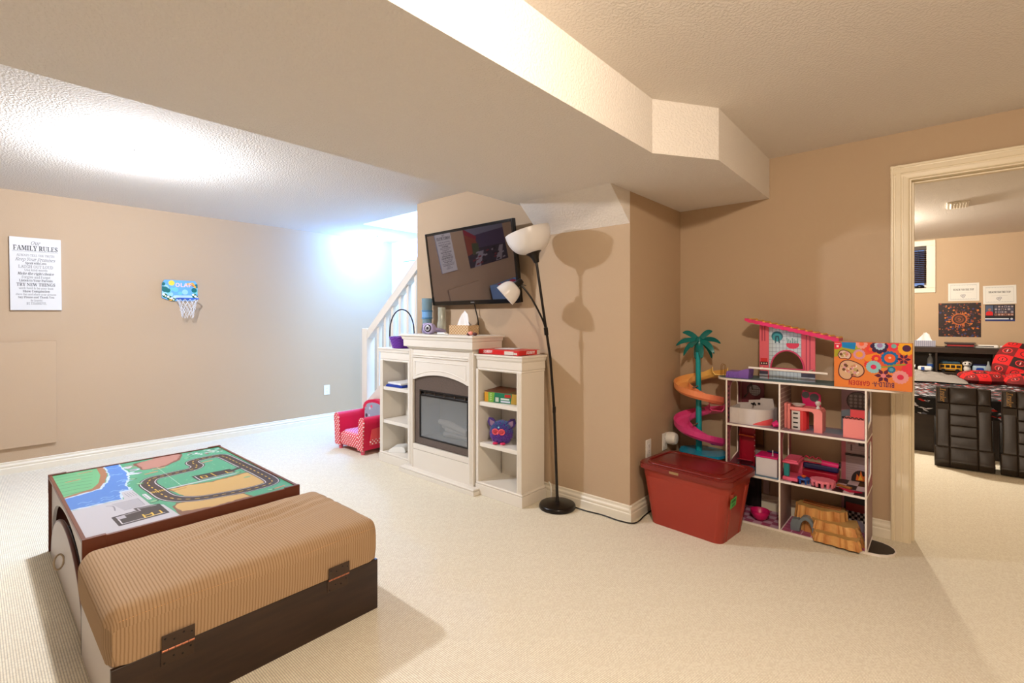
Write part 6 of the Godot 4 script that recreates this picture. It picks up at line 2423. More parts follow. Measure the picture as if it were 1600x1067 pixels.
	for k in fr.size():
		var q: Array = fr[k]
		var root := Vector3(0, 1.112, 0)
		var tip := root + Vector3(q[2], q[1], q[0])
		var d := tip - root
		var bow := 0.042 if absf(q[0]) > 0.06 else 0.02
		var mid := root.lerp(tip, 0.52) + Vector3(q[2] * 0.3, bow, signf(q[0]) * bow * 0.45)
		var f := MB.new()
		var flat := d.normalized().cross(Vector3.RIGHT)
		var rad := Vector3(d.x, 0, d.z).normalized().cross(Vector3.UP)
		if flat.dot(rad) < 0.0:
			rad = -rad
		var side := flat.lerp(rad, 0.35).normalized()
		var g := func(u: float, v: float) -> Vector3:
			var p := root.lerp(mid, u).lerp(mid.lerp(tip, u), u)
			var w := 0.0185 * pow(sin(minf(u * 0.86 + 0.14, 1.0) * PI), 0.55)
			var s := (v - 0.5) * 2.0
			return p + side * s * w - Vector3.UP * absf(s) * w * 0.15
		f.grid(g, 12, 4)
		var f2 := func(u: float, v: float) -> Vector3:
			return g.call(u, v) + Vector3(0.003, 0, 0)
		f.grid(f2, 12, 4, true)
		part(t, "frond", f, lm)

# ------------------------------------------------------------------ doll furniture
func build_doll_furniture() -> void:
	var wm := mat("toy_white", Color(0.80, 0.77, 0.76), 0.4)
	var pink := mat("toy_pale_pink", Color(0.93, 0.55, 0.54), 0.4)
	var mag := mat("toy_magenta", Color(0.80, 0.08, 0.40), 0.35)
	var crim := mat("toy_crimson", Color(0.62, 0.03, 0.16), 0.4)
	var blue := mat("toy_blue", Color(0.06, 0.30, 0.62), 0.4)
	var navy := mat("toy_navy", Color(0.05, 0.07, 0.28), 0.4)
	var blk: Material = M.black
	var y3: float = FL[2] + FT + 0.0012
	var y2: float = FL[1] + FT + 0.0012
	var y1: float = FL[0] + FT + 0.0012
	# bathtub, top left room
	var t := thing("toy_bathtub", "white toy bathtub with stepped back and pink stripe", "toy", Vector3(3.29, y3, -0.885))
	var b := MB.new()
	b.x = Transform3D(plan(), Vector3.ZERO)
	var out := PackedVector2Array()
	for i in 17:
		var a := -PI / 2 + PI * i / 16.0 * 0.62
		out.append(Vector2(0.02 + 0.095 * cos(a), 0.005 + 0.09 * sin(a)))
	out.append_array(PackedVector2Array([Vector2(0.115, 0.09), Vector2(-0.118, 0.09), Vector2(-0.118, -0.082), Vector2(-0.06, -0.088)]))
	var inn := PackedVector2Array()
	for v in out:
		inn.append(v * 0.86)
	b.prism(inn, 0.0, 0.03)
	loft_wall(b, out, inn, 0.0, 0.098)
	part(t, "tub", b, wm)
	var bk := MB.new()
	bk.x = Transform3D(side_x(), Vector3(0.088, 0, 0))
	bk.prism(PackedVector2Array([Vector2(-0.118, 0), Vector2(0.115, 0), Vector2(0.09, 0.150), Vector2(0.02, 0.148), Vector2(0.018, 0.138), Vector2(-0.05, 0.128), Vector2(-0.052, 0.112), Vector2(-0.118, 0.105)]), -0.006, 0.006)
	part(t, "stepped_back", bk, wm)
	var sp := MB.new()
	sp.x = Transform3D(plan(), Vector3.ZERO)
	var arc := []
	for i in 12:
		arc.append(out[i] * 1.012)
	for i in 11:
		var h0 := 0.004
		var top0 := 0.004 + 0.040 * sin(PI * 0.5 * (i + 1) / 11.0)
		var A := Vector3(arc[i].x, arc[i].y, h0)
		var B := Vector3(arc[i + 1].x, arc[i + 1].y, h0)
		var C := Vector3(arc[i + 1].x, arc[i + 1].y, 0.004 + 0.040 * sin(PI * 0.5 * (i + 2) / 12.0))
		var D := Vector3(arc[i].x, arc[i].y, top0)
		sp.flat4(A, B, C, D, Vector3.ZERO)
	part(t, "pink_stripe", sp, mat("stripe_pink", Color(0.90, 0.34, 0.36), 0.4))
	var tp := MB.new()
	tp.tube(smooth_path([Vector3(0.08, 0.10, -0.01), Vector3(0.05, 0.118, -0.01), Vector3(0.03, 0.108, -0.01)], 4), 0.005, 8)
	tp.box(Vector3(0.078, 0.112, 0.012), Vector3(0.008, 0.012, 0.014), 0.002)
	tp.box(Vector3(0.078, 0.108, -0.03), Vector3(0.008, 0.008, 0.012), 0.002)
	part(t, "taps", tp, blk)
	# pink cup
	var c := MB.new()
	c.x = Transform3D(Basis(Vector3.RIGHT, 1.2), Vector3(0, 0.022, 0))
	c.lathe([Vector2(0, -0.02), Vector2(0.014, -0.02), Vector2(0.022, 0.012), Vector2(0.019, 0.012), Vector2(0.012, -0.016), Vector2(0, -0.016)], 20)
	solo("toy_cup", "bright pink toy cup lying beside the toy bathtub", "toy", c, mag, Vector3(3.228, y3, -0.743), 0.4)
	# vanity desk
	var v := thing("toy_vanity", "pink toy vanity desk with white drawer front and mirror", "toy", Vector3(3.29, y3, -0.585))
	var d := MB.new()
	d.x = Transform3D(side_x(), Vector3.ZERO)
	var dp := PackedVector2Array([Vector2(-0.085, 0.118), Vector2(-0.085, 0.135), Vector2(0.055, 0.135), Vector2(0.070, 0.130), Vector2(0.078, 0.116), Vector2(0.078, 0.0), Vector2(0.036, 0.0), Vector2(0.036, 0.105), Vector2(0.028, 0.115), Vector2(0.015, 0.118)])
	d.prism(dp, -0.06, 0.055)
	part(v, "desk_top", d, pink)
	var dr := MB.new()
	dr.x = Transform3D(plan(), Vector3.ZERO)
	dr.prism(PackedVector2Array([Vector2(-0.078, -0.052), Vector2(-0.02, -0.048), Vector2(-0.006, -0.028), Vector2(-0.016, 0.0), Vector2(-0.002, 0.03), Vector2(-0.01, 0.05), Vector2(-0.078, 0.05)]), 0.0, 0.118)
	part(v, "drawer_unit", dr, mat("toy_coral", Color(0.86, 0.25, 0.27), 0.4))
	var df := MB.new()
	df.box(Vector3(-0.0535, 0.058, -0.055), Vector3(0.003, 0.112, 0.044), 0.001)
	part(v, "drawer_front", df, wm)
	for k in 4:
		var h := MB.new()
		h.box(Vector3(-0.056, 0.018 + 0.027 * k, -0.056), Vector3(0.004, 0.008, 0.024), 0.001)
		part(v, "drawer_pull", h, blk)
	var mr := MB.new()
	mr.x = Transform3D(side_x(), Vector3(0.045, 0, 0))
	mr.prism(PackedVector2Array([Vector2(-0.035, 0.135), Vector2(0.055, 0.135), Vector2(0.055, 0.205), Vector2(0.03, 0.222), Vector2(0.0, 0.215), Vector2(-0.035, 0.230), Vector2(-0.045, 0.20)]), -0.004, 0.004)
	part(v, "mirror_frame", mr, mag)
	for q in [[-0.022, 0.20, 0.020], [0.022, 0.188, 0.024]]:
		var g := MB.new()
		g.x = Transform3D(Basis(Vector3.BACK, PI / 2), Vector3(0.0405, q[1], q[0]))
		g.lathe([Vector2(0, 0.001), Vector2(q[2], 0.001), Vector2(q[2], -0.001)], 20)
		part(v, "mirror", g, mat("toy_mirror", Color(0.32, 0.32, 0.34), 0.1, 0.6))
	var bo := MB.new()
	bo.lathe([Vector2(0, 0.002), Vector2(0.022, 0.002), Vector2(0.036, 0.016), Vector2(0.034, 0.017), Vector2(0.02, 0.006), Vector2(0, 0.006)], 24)
	solo("toy_bowl", "white toy bowl on the pink toy vanity", "toy", bo, wm, Vector3(3.268, y3 + 0.1352, -0.632))
	var pt := MB.new()
	pt.lathe([Vector2(0, 0), Vector2(0.012, 0), Vector2(0.006, 0.015), Vector2(0.012, 0.022), Vector2(0.016, 0.034), Vector2(0.008, 0.044), Vector2(0, 0.045)], 18)
	solo("toy_lamp", "tiny white knob-shaped toy lamp on the right of the vanity", "toy", pt, wm, Vector3(3.262, y3 + 0.1352, -0.532))
	for k in 2:
		var pc := MB.new()
		pc.box(Vector3(0, 0.075, 0), Vector3(0.05, 0.15, 0.016), 0.004)
		pc.box(Vector3(-0.026, 0.118, 0.0), Vector3(0.004, 0.03, 0.010), 0.001)
		solo("toy_locker", ["slim pink toy locker against the doll house divider", "slim pink toy locker next to the vanity desk"][k], "toy", pc, pink, Vector3(3.29 - 0.02 * k, y3, -0.700 + 0.021 * k))
	# pink counter
	var ct := thing("toy_counter", "pale pink toy counter with black squiggle in the top right room", "toy", Vector3(3.265, y3, -0.357))
	var cb := MB.new()
	cb.box(Vector3(0, 0.052, 0), Vector3(0.11, 0.104, 0.098), 0.004)
	part(ct, "counter", cb, pink)
	var cbk := MB.new()
	cbk.box(Vector3(0.035, 0.128, 0.012), Vector3(0.04, 0.046, 0.072), 0.003)
	part(ct, "upper_block", cbk, mat("toy_coral2", Color(0.86, 0.30, 0.32), 0.4))
	var cq := MB.new()
	var qp := []
	for i in 25:
		qp.append(Vector3(-0.045, 0.110 + 0.003 * sin(i * 1.3), -0.048 + 0.0038 * i))
	cq.tube(qp, 0.0026, 6)
	cq.ball(Vector3(-0.045, 0.110, -0.05), Vector3(0.006, 0.006, 0.006), 10)
	cq.box(Vector3(0.03, 0.153, 0.012), Vector3(0.04, 0.005, 0.07), 0.001)
	part(ct, "black_trim", cq, blk)
	# crimson slide tower in the middle left room
	var s := thing("toy_ladder", "crimson toy slide panel with orange rung in the middle left room", "toy", Vector3(3.35, y2, -0.943))
	var sb := MB.new()
	sb.box(Vector3(0.03, 0.14, 0), Vector3(0.006, 0.277, 0.082), 0.002)
	for q in [-1.0, 1.0]:
		sb.box(Vector3(0.02, 0.14, q * 0.043), Vector3(0.026, 0.277, 0.005), 0.002)
	sb.x = Transform3D(Basis(Vector3.BACK, -0.35), Vector3(-0.01, 0.04, 0))
	sb.box(Vector3.ZERO, Vector3(0.09, 0.006, 0.082), 0.002)
	part(s, "slide_panel", sb, crim)
	var rg := MB.new()
	rg.tube([Vector3(0.002, 0.20, -0.047), Vector3(0.002, 0.195, 0.045)], 0.005, 8)
	part(s, "rung", rg, mat("toy_orange", Color(0.80, 0.36, 0.14), 0.4))
	var st := MB.new()
	for k in 6:
		st.ball(Vector3(0.006, 0.07 + 0.035 * k, 0.047), Vector3(0.003, 0.003, 0.003), 8)
	part(s, "studs", st, wm)
	# white washer box with pink lid
	var w := thing("toy_washer", "white toy washer box with a bright pink lid", "toy", Vector3(3.275, y2, -0.792))
	var wb := MB.new()
	wb.box(Vector3(0, 0.055, 0), Vector3(0.125, 0.11, 0.118), 0.003)
	part(w, "box", wb, wm)
	var wl := MB.new()
	wl.box(Vector3(0, 0.115, 0), Vector3(0.132, 0.010, 0.124), 0.003)
	part(w, "lid", wl, mag)
	var wt := MB.new()
	wt.tube([Vector3(-0.02, 0.12, 0.025), Vector3(-0.02, 0.155, 0.025)], 0.003, 8)
	wt.ball(Vector3(-0.02, 0.122, 0.025), Vector3(0.006, 0.004, 0.006), 8)
	part(w, "tap", wt, wm)
	var wn := MB.new()
	wn.tube([Vector3(0.05, 0.126, -0.02), Vector3(0.05, 0.126, 0.045)], 0.006, 8)
	part(w, "blue_bar", wn, navy)
	# pink bunk on the left of the middle right room
	var k := thing("toy_bunk", "pink two-level toy bunk with a teal post", "toy", Vector3(3.295, y2, -0.664))
	var kb := MB.new()
	kb.box(Vector3(0, 0.108, 0), Vector3(0.17, 0.014, 0.085), 0.005)
	kb.box(Vector3(0, 0.118, 0.002), Vector3(0.15, 0.008, 0.065), 0.003)
	kb.box(Vector3(-0.005, 0.012, 0.0), Vector3(0.17, 0.022, 0.082), 0.006)
	kb.box(Vector3(0.06, 0.05, 0.0), Vector3(0.03, 0.09, 0.08), 0.006)
	part(k, "bunk_frame", kb, mat("toy_rose2", Color(0.85, 0.34, 0.46), 0.4))
	var kp := MB.new()
	kp.box(Vector3(-0.06, 0.062, -0.022), Vector3(0.03, 0.078, 0.028), 0.003)
	part(k, "teal_post", kp, mat("toy_teal", Color(0.05, 0.50, 0.52), 0.4))
	# sofa
	var so := thing("toy_sofa", "magenta and navy toy sofa with black scrolled ends", "toy", Vector3(3.375, y2, -0.535))
	var sf := MB.new()
	sf.box(Vector3(-0.01, 0.030, 0), Vector3(0.085, 0.045, 0.175), 0.006)
	part(so, "seat", sf, crim)
	var sn := MB.new()
	sn.box(Vector3(0.0, 0.072, 0), Vector3(0.05, 0.035, 0.18), 0.010)
	part(so, "navy_cushion", sn, navy)
	var sr := MB.new()
	sr.tube([Vector3(-0.005, 0.098, 0.005), Vector3(-0.005, 0.092, 0.088)], 0.018, 12)
	part(so, "bolster", sr, mag)
	var sw := MB.new()
	var wp := []
	for i in 21:
		wp.append(Vector3(0.015, 0.115 + 0.007 * sin(i * 0.9), -0.085 + 0.0045 * i))
	sw.tube(wp, 0.004, 6)
	sw.tube([Vector3(-0.005, 0.09, -0.09), Vector3(-0.005, 0.09, 0.005)], 0.006, 8)
	part(so, "scroll_back", sw, crim)
	for q in [-1.0, 1.0]:
		var se := MB.new()
		se.x = Transform3D(Basis(Vector3.RIGHT, PI / 2), Vector3(0.0, 0.10, q * 0.094))
		se.lathe([Vector2(0, -0.004), Vector2(0.018, -0.004), Vector2(0.018, 0.004), Vector2(0, 0.004)], 18)
		part(so, "scroll_end", se, blk)
	# blue table with an orange bit, scalloped table, loose pieces
	var bt := thing("toy_table", "small blue toy table with an orange bowl on top", "toy", Vector3(3.222, y2, -0.597))
	var bb := MB.new()
	bb.lathe([Vector2(0, 0.024), Vector2(0.030, 0.024), Vector2(0.032, 0.029), Vector2(0.030, 0.033), Vector2(0, 0.033)], 24)
	for q in 5:
		var a := TAU * q / 5.0
		bb.tube([Vector3(0.024 * cos(a), 0.0, 0.024 * sin(a)), Vector3(0.024 * cos(a), 0.026, 0.024 * sin(a))], 0.005, 8)
	part(bt, "table", bb, blue)
	var ob := MB.new()
	ob.lathe([Vector2(0, 0.033), Vector2(0.008, 0.033), Vector2(0.014, 0.042), Vector2(0.006, 0.046), Vector2(0, 0.046)], 18)
	part(bt, "orange_bowl", ob, M.toy_orange)
	var rt := MB.new()
	var prof := []
	for i in 64:
		var a := TAU * i / 64.0
		var r := 0.060 + 0.003 * sin(a * 12.0)
		prof.append(Vector2(r * cos(a), r * 0.82 * sin(a)))
	rt.x = Transform3D(plan(), Vector3.ZERO)
	rt.prism(PackedVector2Array(prof), 0.022, 0.036, true)
	for q in 12:
		var a := TAU * q / 12.0 + 0.1
		rt.tube([Vector3(0.052 * cos(a), 0.043 * sin(a), 0.0), Vector3(0.056 * cos(a), 0.046 * sin(a), 0.026)], [0.008, 0.009], 8)
	solo("toy_round_table", "pale pink oval toy table with scalloped skirt", "toy", rt, mat("toy_blush", Color(0.86, 0.46, 0.52), 0.5), Vector3(3.245, y2, -0.507))
	var tr := MB.new()
	tr.x = Transform3D(plan(), Vector3.ZERO)
	tr.prism(PackedVector2Array([Vector2(-0.05, 0.02), Vector2(0.06, 0.0), Vector2(0.005, -0.03), Vector2(-0.03, 0.0)]), 0.0, 0.005)
	solo("toy_kite", "flat crimson toy piece lying on the checked floor", "toy", tr, mat("toy_raspberry", Color(0.72, 0.03, 0.22), 0.4), Vector3(3.245, y2, -0.382))
	var sl := MB.new()
	sl.box(Vector3(0, 0.006, 0), Vector3(0.022, 0.011, 0.075), 0.004)
	solo("toy_plank", "tan toy plank behind the crimson piece on checked floor", "toy", sl, mat("toy_tan", Color(0.66, 0.40, 0.16), 0.5), Vector3(3.290, y2, -0.41), -0.35)
	# small white shoes among clear bits, middle left room
	var ss := MB.new()
	for q in 2:
		ss.ball(Vector3(0.0, 0.010, -0.014 + 0.028 * q), Vector3(0.011, 0.010, 0.016), 12)
		ss.ball(Vector3(0.0, 0.018, -0.006 + 0.028 * q), Vector3(0.009, 0.012, 0.009), 12)
	solo("toy_shoes", "pair of tiny white toy shoes before the crimson slide panel", "toy", ss, M.white, Vector3(3.215, y2, -0.945))
	# ground floor: magenta bowl and rock mountain
	var pb := MB.new()
	pb.lathe([Vector2(0, 0.0), Vector2(0.022, 0.001), Vector2(0.042, 0.018), Vector2(0.054, 0.046), Vector2(0.055, 0.060), Vector2(0.051, 0.060), Vector2(0.040, 0.022), Vector2(0.02, 0.008), Vector2(0, 0.007)], 32)
	solo("toy_basin", "magenta plastic bowl on the pink checked ground floor", "toy", pb, mag, Vector3(3.262, y1, -0.840), 0.0)
	build_rock(y1)

func loft_wall(b: MB, out: PackedVector2Array, inn: PackedVector2Array, z0: float, z1: float) -> void:
	var n := out.size()
	for i in n:
		var a := out[i]
		var c := out[(i + 1) % n]
		var d := inn[i]
		var e := inn[(i + 1) % n]
		b.flat4(Vector3(a.x, a.y, z0), Vector3(c.x, c.y, z0), Vector3(c.x, c.y, z1), Vector3(a.x, a.y, z1), Vector3(0, 0, (z0 + z1) / 2))
		b.quad(Vector3(a.x, a.y, z1), Vector3(c.x, c.y, z1), Vector3(e.x, e.y, z1), Vector3(d.x, d.y, z1), Vector3(0, 0, 1))
		var nn := -Vector3((d.x + e.x), (d.y + e.y), 0).normalized()
		b.quad(Vector3(d.x, d.y, z0 + 0.03), Vector3(e.x, e.y, z0 + 0.03), Vector3(e.x, e.y, z1), Vector3(d.x, d.y, z1), nn)

func build_rock(y1: float) -> void:
	var O := Vector3(3.27, y1, -0.49)
	var t := thing("toy_mountain", "orange-brown plastic toy mountain with terraces and a grey tunnel", "toy", O)
	var m := mat("rock", Color.WHITE, 0.6)
	m.vertex_color_use_as_albedo = true
	var rr := RandomNumberGenerator.new()
	rr.seed = 31
	# terraces: [outline in (z, x) around O, y0, y1, shrink]; the front one overhangs the base board
	var tiers := [
		[[-0.045, -0.115, 0.165, -0.125, 0.178, -0.02, 0.165, 0.06, -0.06, 0.06, -0.075, -0.03], -0.0008, 0.048],
		[[-0.06, -0.055, 0.150, -0.060, 0.162, 0.02, 0.14, 0.10, -0.13, 0.10, -0.10, 0.0], 0.046, 0.092],
		[[-0.155, -0.005, -0.02, -0.025, 0.075, 0.015, 0.10, 0.06, 0.08, 0.125, -0.15, 0.125, -0.178, 0.06], -0.0008, 0.142]]
	for q in tiers:
		var P := V2(q[0])
		var ring := []
		for i in P.size():
			var a: Vector2 = P[i]
			var c: Vector2 = P[(i + 1) % P.size()]
			var n := maxi(2, int(a.distance_to(c) / 0.008))
			for k in n:
				var p: Vector2 = a.lerp(c, float(k) / n)
				var nn := (c - a).normalized()
				var w := Vector2(nn.y, -nn.x) * 0.0042 * sin((i * 9 + k) * 0.95 + rr.randf() * 1.6)
				ring.append(p + w)
		var cen := Vector2.ZERO
		for p in ring:
			cen += p
		cen /= ring.size()
		var b := MB.new()
		b.x = Transform3D(plan(), Vector3.ZERO)
		var L := 5
		var rows := []
		for j in L + 1:
			var u := float(j) / L
			var row := []
			for i in ring.size():
				var p: Vector2 = ring[i]
				var s := 1.0 - 0.10 * u - 0.012 * sin(u * 9.0 + i * 0.8)
				var v := cen + (p - cen) * s
				row.append(Vector3(v.x, v.y, lerpf(q[1], q[2], u) + (0.002 * sin(i * 0.6) if j == L else 0.0)))
			rows.append(row)
		for j in L:
			for i in ring.size():
				var i2 := (i + 1) % ring.size()
				var st := 0.5 + 0.5 * sin(i * 1.05 + sin(i * 0.37) * 2.0)
				b.col = Color(0.74, 0.40, 0.13).lerp(Color(0.46, 0.15, 0.03), pow(st, 2.0) * 0.7)
				b.flat4(rows[j][i], rows[j][i2], rows[j + 1][i2], rows[j + 1][i], Vector3(cen.x, cen.y, q[1]))
		b.col = Color(0.50, 0.30, 0.10)
		var ctr := Vector3(cen.x, cen.y, q[2] - 0.003)
		for i in ring.size():
			b.tri(ctr, rows[L][i], rows[L][(i + 1) % ring.size()], Vector3(0, 0, 1), Vector3(0, 0, 1), Vector3(0, 0, 1))
		part(t, "terrace", b, m)
	# grey tunnel ring at the left front
	var g := MB.new()
	g.x = Transform3D(side_x(), Vector3(0, 0, 0))
	var ap := PackedVector2Array()
	for i in 15:
		var a := PI * i / 14.0
		ap.append(Vector2(-0.095 + 0.048 * cos(a), 0.008 + 0.090 * sin(a)))
	for i in 15:
		var a := PI * (14 - i) / 14.0
		ap.append(Vector2(-0.095 + 0.032 * cos(a), 0.008 + 0.070 * sin(a)))
	g.prism(ap, -0.005, 0.055)
	g.prism(PackedVector2Array([Vector2(-0.175, 0.0), Vector2(-0.128, 0.0), Vector2(-0.128, 0.030), Vector2(-0.122, 0.055), Vector2(-0.135, 0.072), Vector2(-0.168, 0.066), Vector2(-0.176, 0.04)]), -0.0, 0.045)
	part(t, "tunnel", g, mat("tunnel_grey", Color(0.43, 0.48, 0.52), 0.5))
	var hl := MB.new()
	hl.x = Transform3D(side_x(), Vector3.ZERO)
	hl.prism(PackedVector2Array([Vector2(-0.125, 0.03), Vector2(-0.066, 0.03), Vector2(-0.066, 0.06), Vector2(-0.095, 0.076), Vector2(-0.125, 0.06)]), -0.02, -0.012)
	part(t, "tunnel_back", hl, crim_dark())
	# groove along the upper ridge
	var gr := MB.new()
	gr.tube(smooth_path([Vector3(0.065, 0.147, -0.13), Vector3(0.055, 0.143, -0.03), Vector3(0.055, 0.146, 0.06)], 5), 0.006, 8)
	gr.tube(smooth_path([Vector3(0.095, 0.150, -0.13), Vector3(0.085, 0.147, -0.03), Vector3(0.085, 0.148, 0.06)], 5), 0.006, 8)
	part(t, "ridge", gr, mat("ridge_brown", Color(0.55, 0.31, 0.11), 0.6))

func crim_dark() -> Material:
	return mat("maroon", Color(0.25, 0.05, 0.07), 0.5)

# ------------------------------------------------------------------ garden craft box
func flower(im: Image, c: Vector2, r: float, petals: int, pc: Color, cc: Color, asp: float, cr := 0.38, star := false) -> void:
	for i in petals:
		var a := TAU * i / petals
		var d := Vector2(cos(a), sin(a) * asp)
		if star:
			var s := Vector2(-sin(a), cos(a) * asp)
			fill(im, [c + d * r, c + d * r * 0.55 + s * r * 0.24, c, c + d * r * 0.55 - s * r * 0.24], pc)
		else:
			disc(im, c + d * r * 0.72, r * minf(0.9, 2.6 / petals), pc, asp, 12)
	if not star:
		disc(im, c, r * 0.75, pc, asp, 20)
	disc(im, c, r * cr, cc, asp, 18)

func garden_print() -> Image:
	var im := canvas(666, 486, Color(0.89, 0.50, 0.22))
	var a := 666.0 / 486.0
	fill(im, V2([0, 0, 0.45, 0, 0.40, 0.22, 0.2, 0.25, 0, 0.34]), Color(0.66, 0.62, 0.16))
	fill(im, V2([0.10, 0.0, 0.30, 0.0, 0.28, 0.16, 0.11, 0.12]), Color(0.02, 0.50, 0.76))
	fill(im, V2([0.35, 0.0, 1, 0, 1, 0.62, 0.62, 0.50, 0.42, 0.48]), Color(0.86, 0.34, 0.20))
	fill(im, V2([0.36, 0.3, 0.6, 0.20, 0.62, 0.34, 0.44, 0.42]), Color(0.92, 0.56, 0.16))
	disc(im, Vector2(0.03, 0.06), 0.075, Color(0.86, 0.13, 0.28), a)
	line(im, V2([0.01, 0.035, 0.08, 0.035]), 0.008, Color(0.95, 0.85, 0.85), a)
	fill(im, V2([0.03, 0.07, 0.06, 0.07, 0.06, 0.12, 0.03, 0.12]), Color(0.95, 0.85, 0.85))
	flower(im, Vector2(0.46, 0.48), 0.06, 9, Color(0.86, 0.20, 0.20), Color(0.80, 0.10, 0.18), a)
	flower(im, Vector2(0.56, 0.34), 0.07, 12, Color(0.86, 0.18, 0.22), Color(0.93, 0.55, 0.18), a)
	flower(im, Vector2(0.37, 0.03), 0.085, 11, Color(0.90, 0.60, 0.56), Color(0.92, 0.40, 0.25), a)
	flower(im, Vector2(0.49, 0.14), 0.07, 12, Color(0.88, 0.25, 0.22), Color(0.90, 0.40, 0.20), a)
	flower(im, Vector2(0.60, 0.07), 0.115, 8, Color(0.20, 0.12, 0.28), Color(0.20, 0.12, 0.28), a)
	flower(im, Vector2(0.605, 0.055), 0.075, 11, Color(0.68, 0.80, 0.88), Color(0.62, 0.52, 0.72), a, 0.5)
	flower(im, Vector2(0.78, 0.06), 0.075, 9, Color(0.88, 0.18, 0.30), Color(0.45, 0.70, 0.66), a, 0.45)
	flower(im, Vector2(0.935, 0.10), 0.125, 15, Color(0.93, 0.66, 0.14), Color(0.28, 0.10, 0.28), a, 0.42)
	flower(im, Vector2(0.34, 0.26), 0.095, 16, Color(0.80, 0.55, 0.66), Color(0.92, 0.60, 0.20), a, 0.5)
	flower(im, Vector2(0.73, 0.32), 0.125, 14, Color(0.04, 0.42, 0.66), Color(0.92, 0.38, 0.18), a, 0.56)
	disc(im, Vector2(0.73, 0.31), 0.018, Color(0.90, 0.75, 0.66), a)
	flower(im, Vector2(0.90, 0.33), 0.09, 6, Color(0.30, 0.10, 0.26), Color(0.80, 0.35, 0.25), a, 0.2, true)
	disc(im, Vector2(0.97, 0.55), 0.10, Color(0.88, 0.20, 0.28), a)
	flower(im, Vector2(0.75, 0.56), 0.055, 10, Color(0.05, 0.42, 0.58), Color(0.35, 0.62, 0.72), a, 0.5)
	line(im, smooth_path(V2([0.60, 0.52, 0.70, 0.50, 0.80, 0.46, 0.92, 0.44]), 4), 0.02, Color(0.52, 0.62, 0.20), a)
	flower(im, Vector2(0.525, 0.52), 0.115, 17, Color(0.56, 0.76, 0.78), Color(0.85, 0.16, 0.36), a, 0.32)
	flower(im, Vector2(0.65, 0.70), 0.12, 6, Color(0.34, 0.09, 0.24), Color(0.86, 0.50, 0.54), a, 0.28, true)
	flower(im, Vector2(0.86, 0.71), 0.115, 14, Color(0.88, 0.58, 0.58), Color(0.84, 0.16, 0.30), a, 0.36)
	# two cut-out photographs with dark outlines
	var blob := smooth_path(V2([0.06, 0.62, 0.09, 0.47, 0.17, 0.40, 0.28, 0.43, 0.38, 0.52, 0.40, 0.66, 0.33, 0.76, 0.25, 0.75, 0.21, 0.82, 0.13, 0.82, 0.07, 0.74, 0.06, 0.62]), 5)
	fill(im, blob, Color(0.82, 0.66, 0.52))
	var blob2 := smooth_path(V2([0.05, 0.28, 0.09, 0.19, 0.17, 0.19, 0.23, 0.27, 0.20, 0.37, 0.15, 0.36, 0.08, 0.36, 0.05, 0.28]), 5)
	fill(im, blob2, Color(0.84, 0.72, 0.66))
	var rr := RandomNumberGenerator.new()
	rr.seed = 17
	for k in 46:
		var p := Vector2(rr.randf_range(0.10, 0.34), rr.randf_range(0.48, 0.74)) if k < 32 else Vector2(rr.randf_range(0.08, 0.20), rr.randf_range(0.23, 0.33))
		disc(im, p, rr.randf_range(0.010, 0.026), [Color(0.80, 0.50, 0.42), Color(0.42, 0.26, 0.16), Color(0.90, 0.82, 0.78), Color(0.80, 0.58, 0.62), Color(0.70, 0.62, 0.40)][k % 5], a, 10)
	line(im, blob, 0.014, Color(0.32, 0.08, 0.14), a)
	line(im, blob2, 0.012, Color(0.32, 0.08, 0.14), a)
	return im

func build_garden_box() -> void:
	var t := thing("craft_box", "orange flower-covered craft box standing upside down on the doll house deck", "toy box", Vector3(3.212, 0.8845, -0.2755))
	var b := MB.new()
	b.span(Vector3(-0.036, 0.0, -0.1665), Vector3(0.036, 0.246, 0.1665), 0.001)
	part(t, "box", b, mat("box_orange", Color(0.88, 0.44, 0.14), 0.4))
	var f := MB.new()
	f.x = Transform3D(side_x(), Vector3.ZERO)
	f.prism(PackedVector2Array([Vector2(-0.1655, 0.001), Vector2(0.1655, 0.001), Vector2(0.1655, 0.245), Vector2(-0.1655, 0.245)]), 0.036, 0.0366)
	part(t, "front_print", f, print_mat("garden_print", garden_print(), 0.3))
	var w := MB.new()
	var turn := Basis(Vector3.UP, -PI / 2) * Basis(Vector3.BACK, PI)
	write(w, "BUILD-A-", Transform3D(turn, Vector3(-0.0372, 0.0285, 0.0490)), 0.026, 0.092, true, false)
	part(t, "lettering", w, mat("box_purple", Color(0.32, 0.10, 0.30), 0.4))
	var w2 := MB.new()
	write(w2, "GARDEN", Transform3D(turn, Vector3(-0.0372, 0.0285, -0.0540)), 0.026, 0.092, true, false)
	part(t, "lettering", w2, mat("box_red", Color(0.72, 0.08, 0.16), 0.4))
# ------------------------------------------------------------------ bedroom beyond the doorway
func puff(mb: MB, hw: float, hd: float, h: float) -> void:
	# a stuffed cushion: x across, y up (thickness), z along
	for s in [1.0, -1.0]:
		var f := func(u: float, v: float) -> Vector3:
			var a := u * 2.0 - 1.0
			var b := v * 2.0 - 1.0
			var t := pow(maxf(0.0, (1.0 - pow(absf(a), 2.6)) * (1.0 - pow(absf(b), 2.6))), 0.5)
			var pin := 1.0 - 0.07 * (a * a + b * b) * 0.5 - 0.10 * a * a * b * b
			return Vector3(a * hw * pin, s * h * t, b * hd * pin)
		mb.grid(f, 22, 22, s > 0)

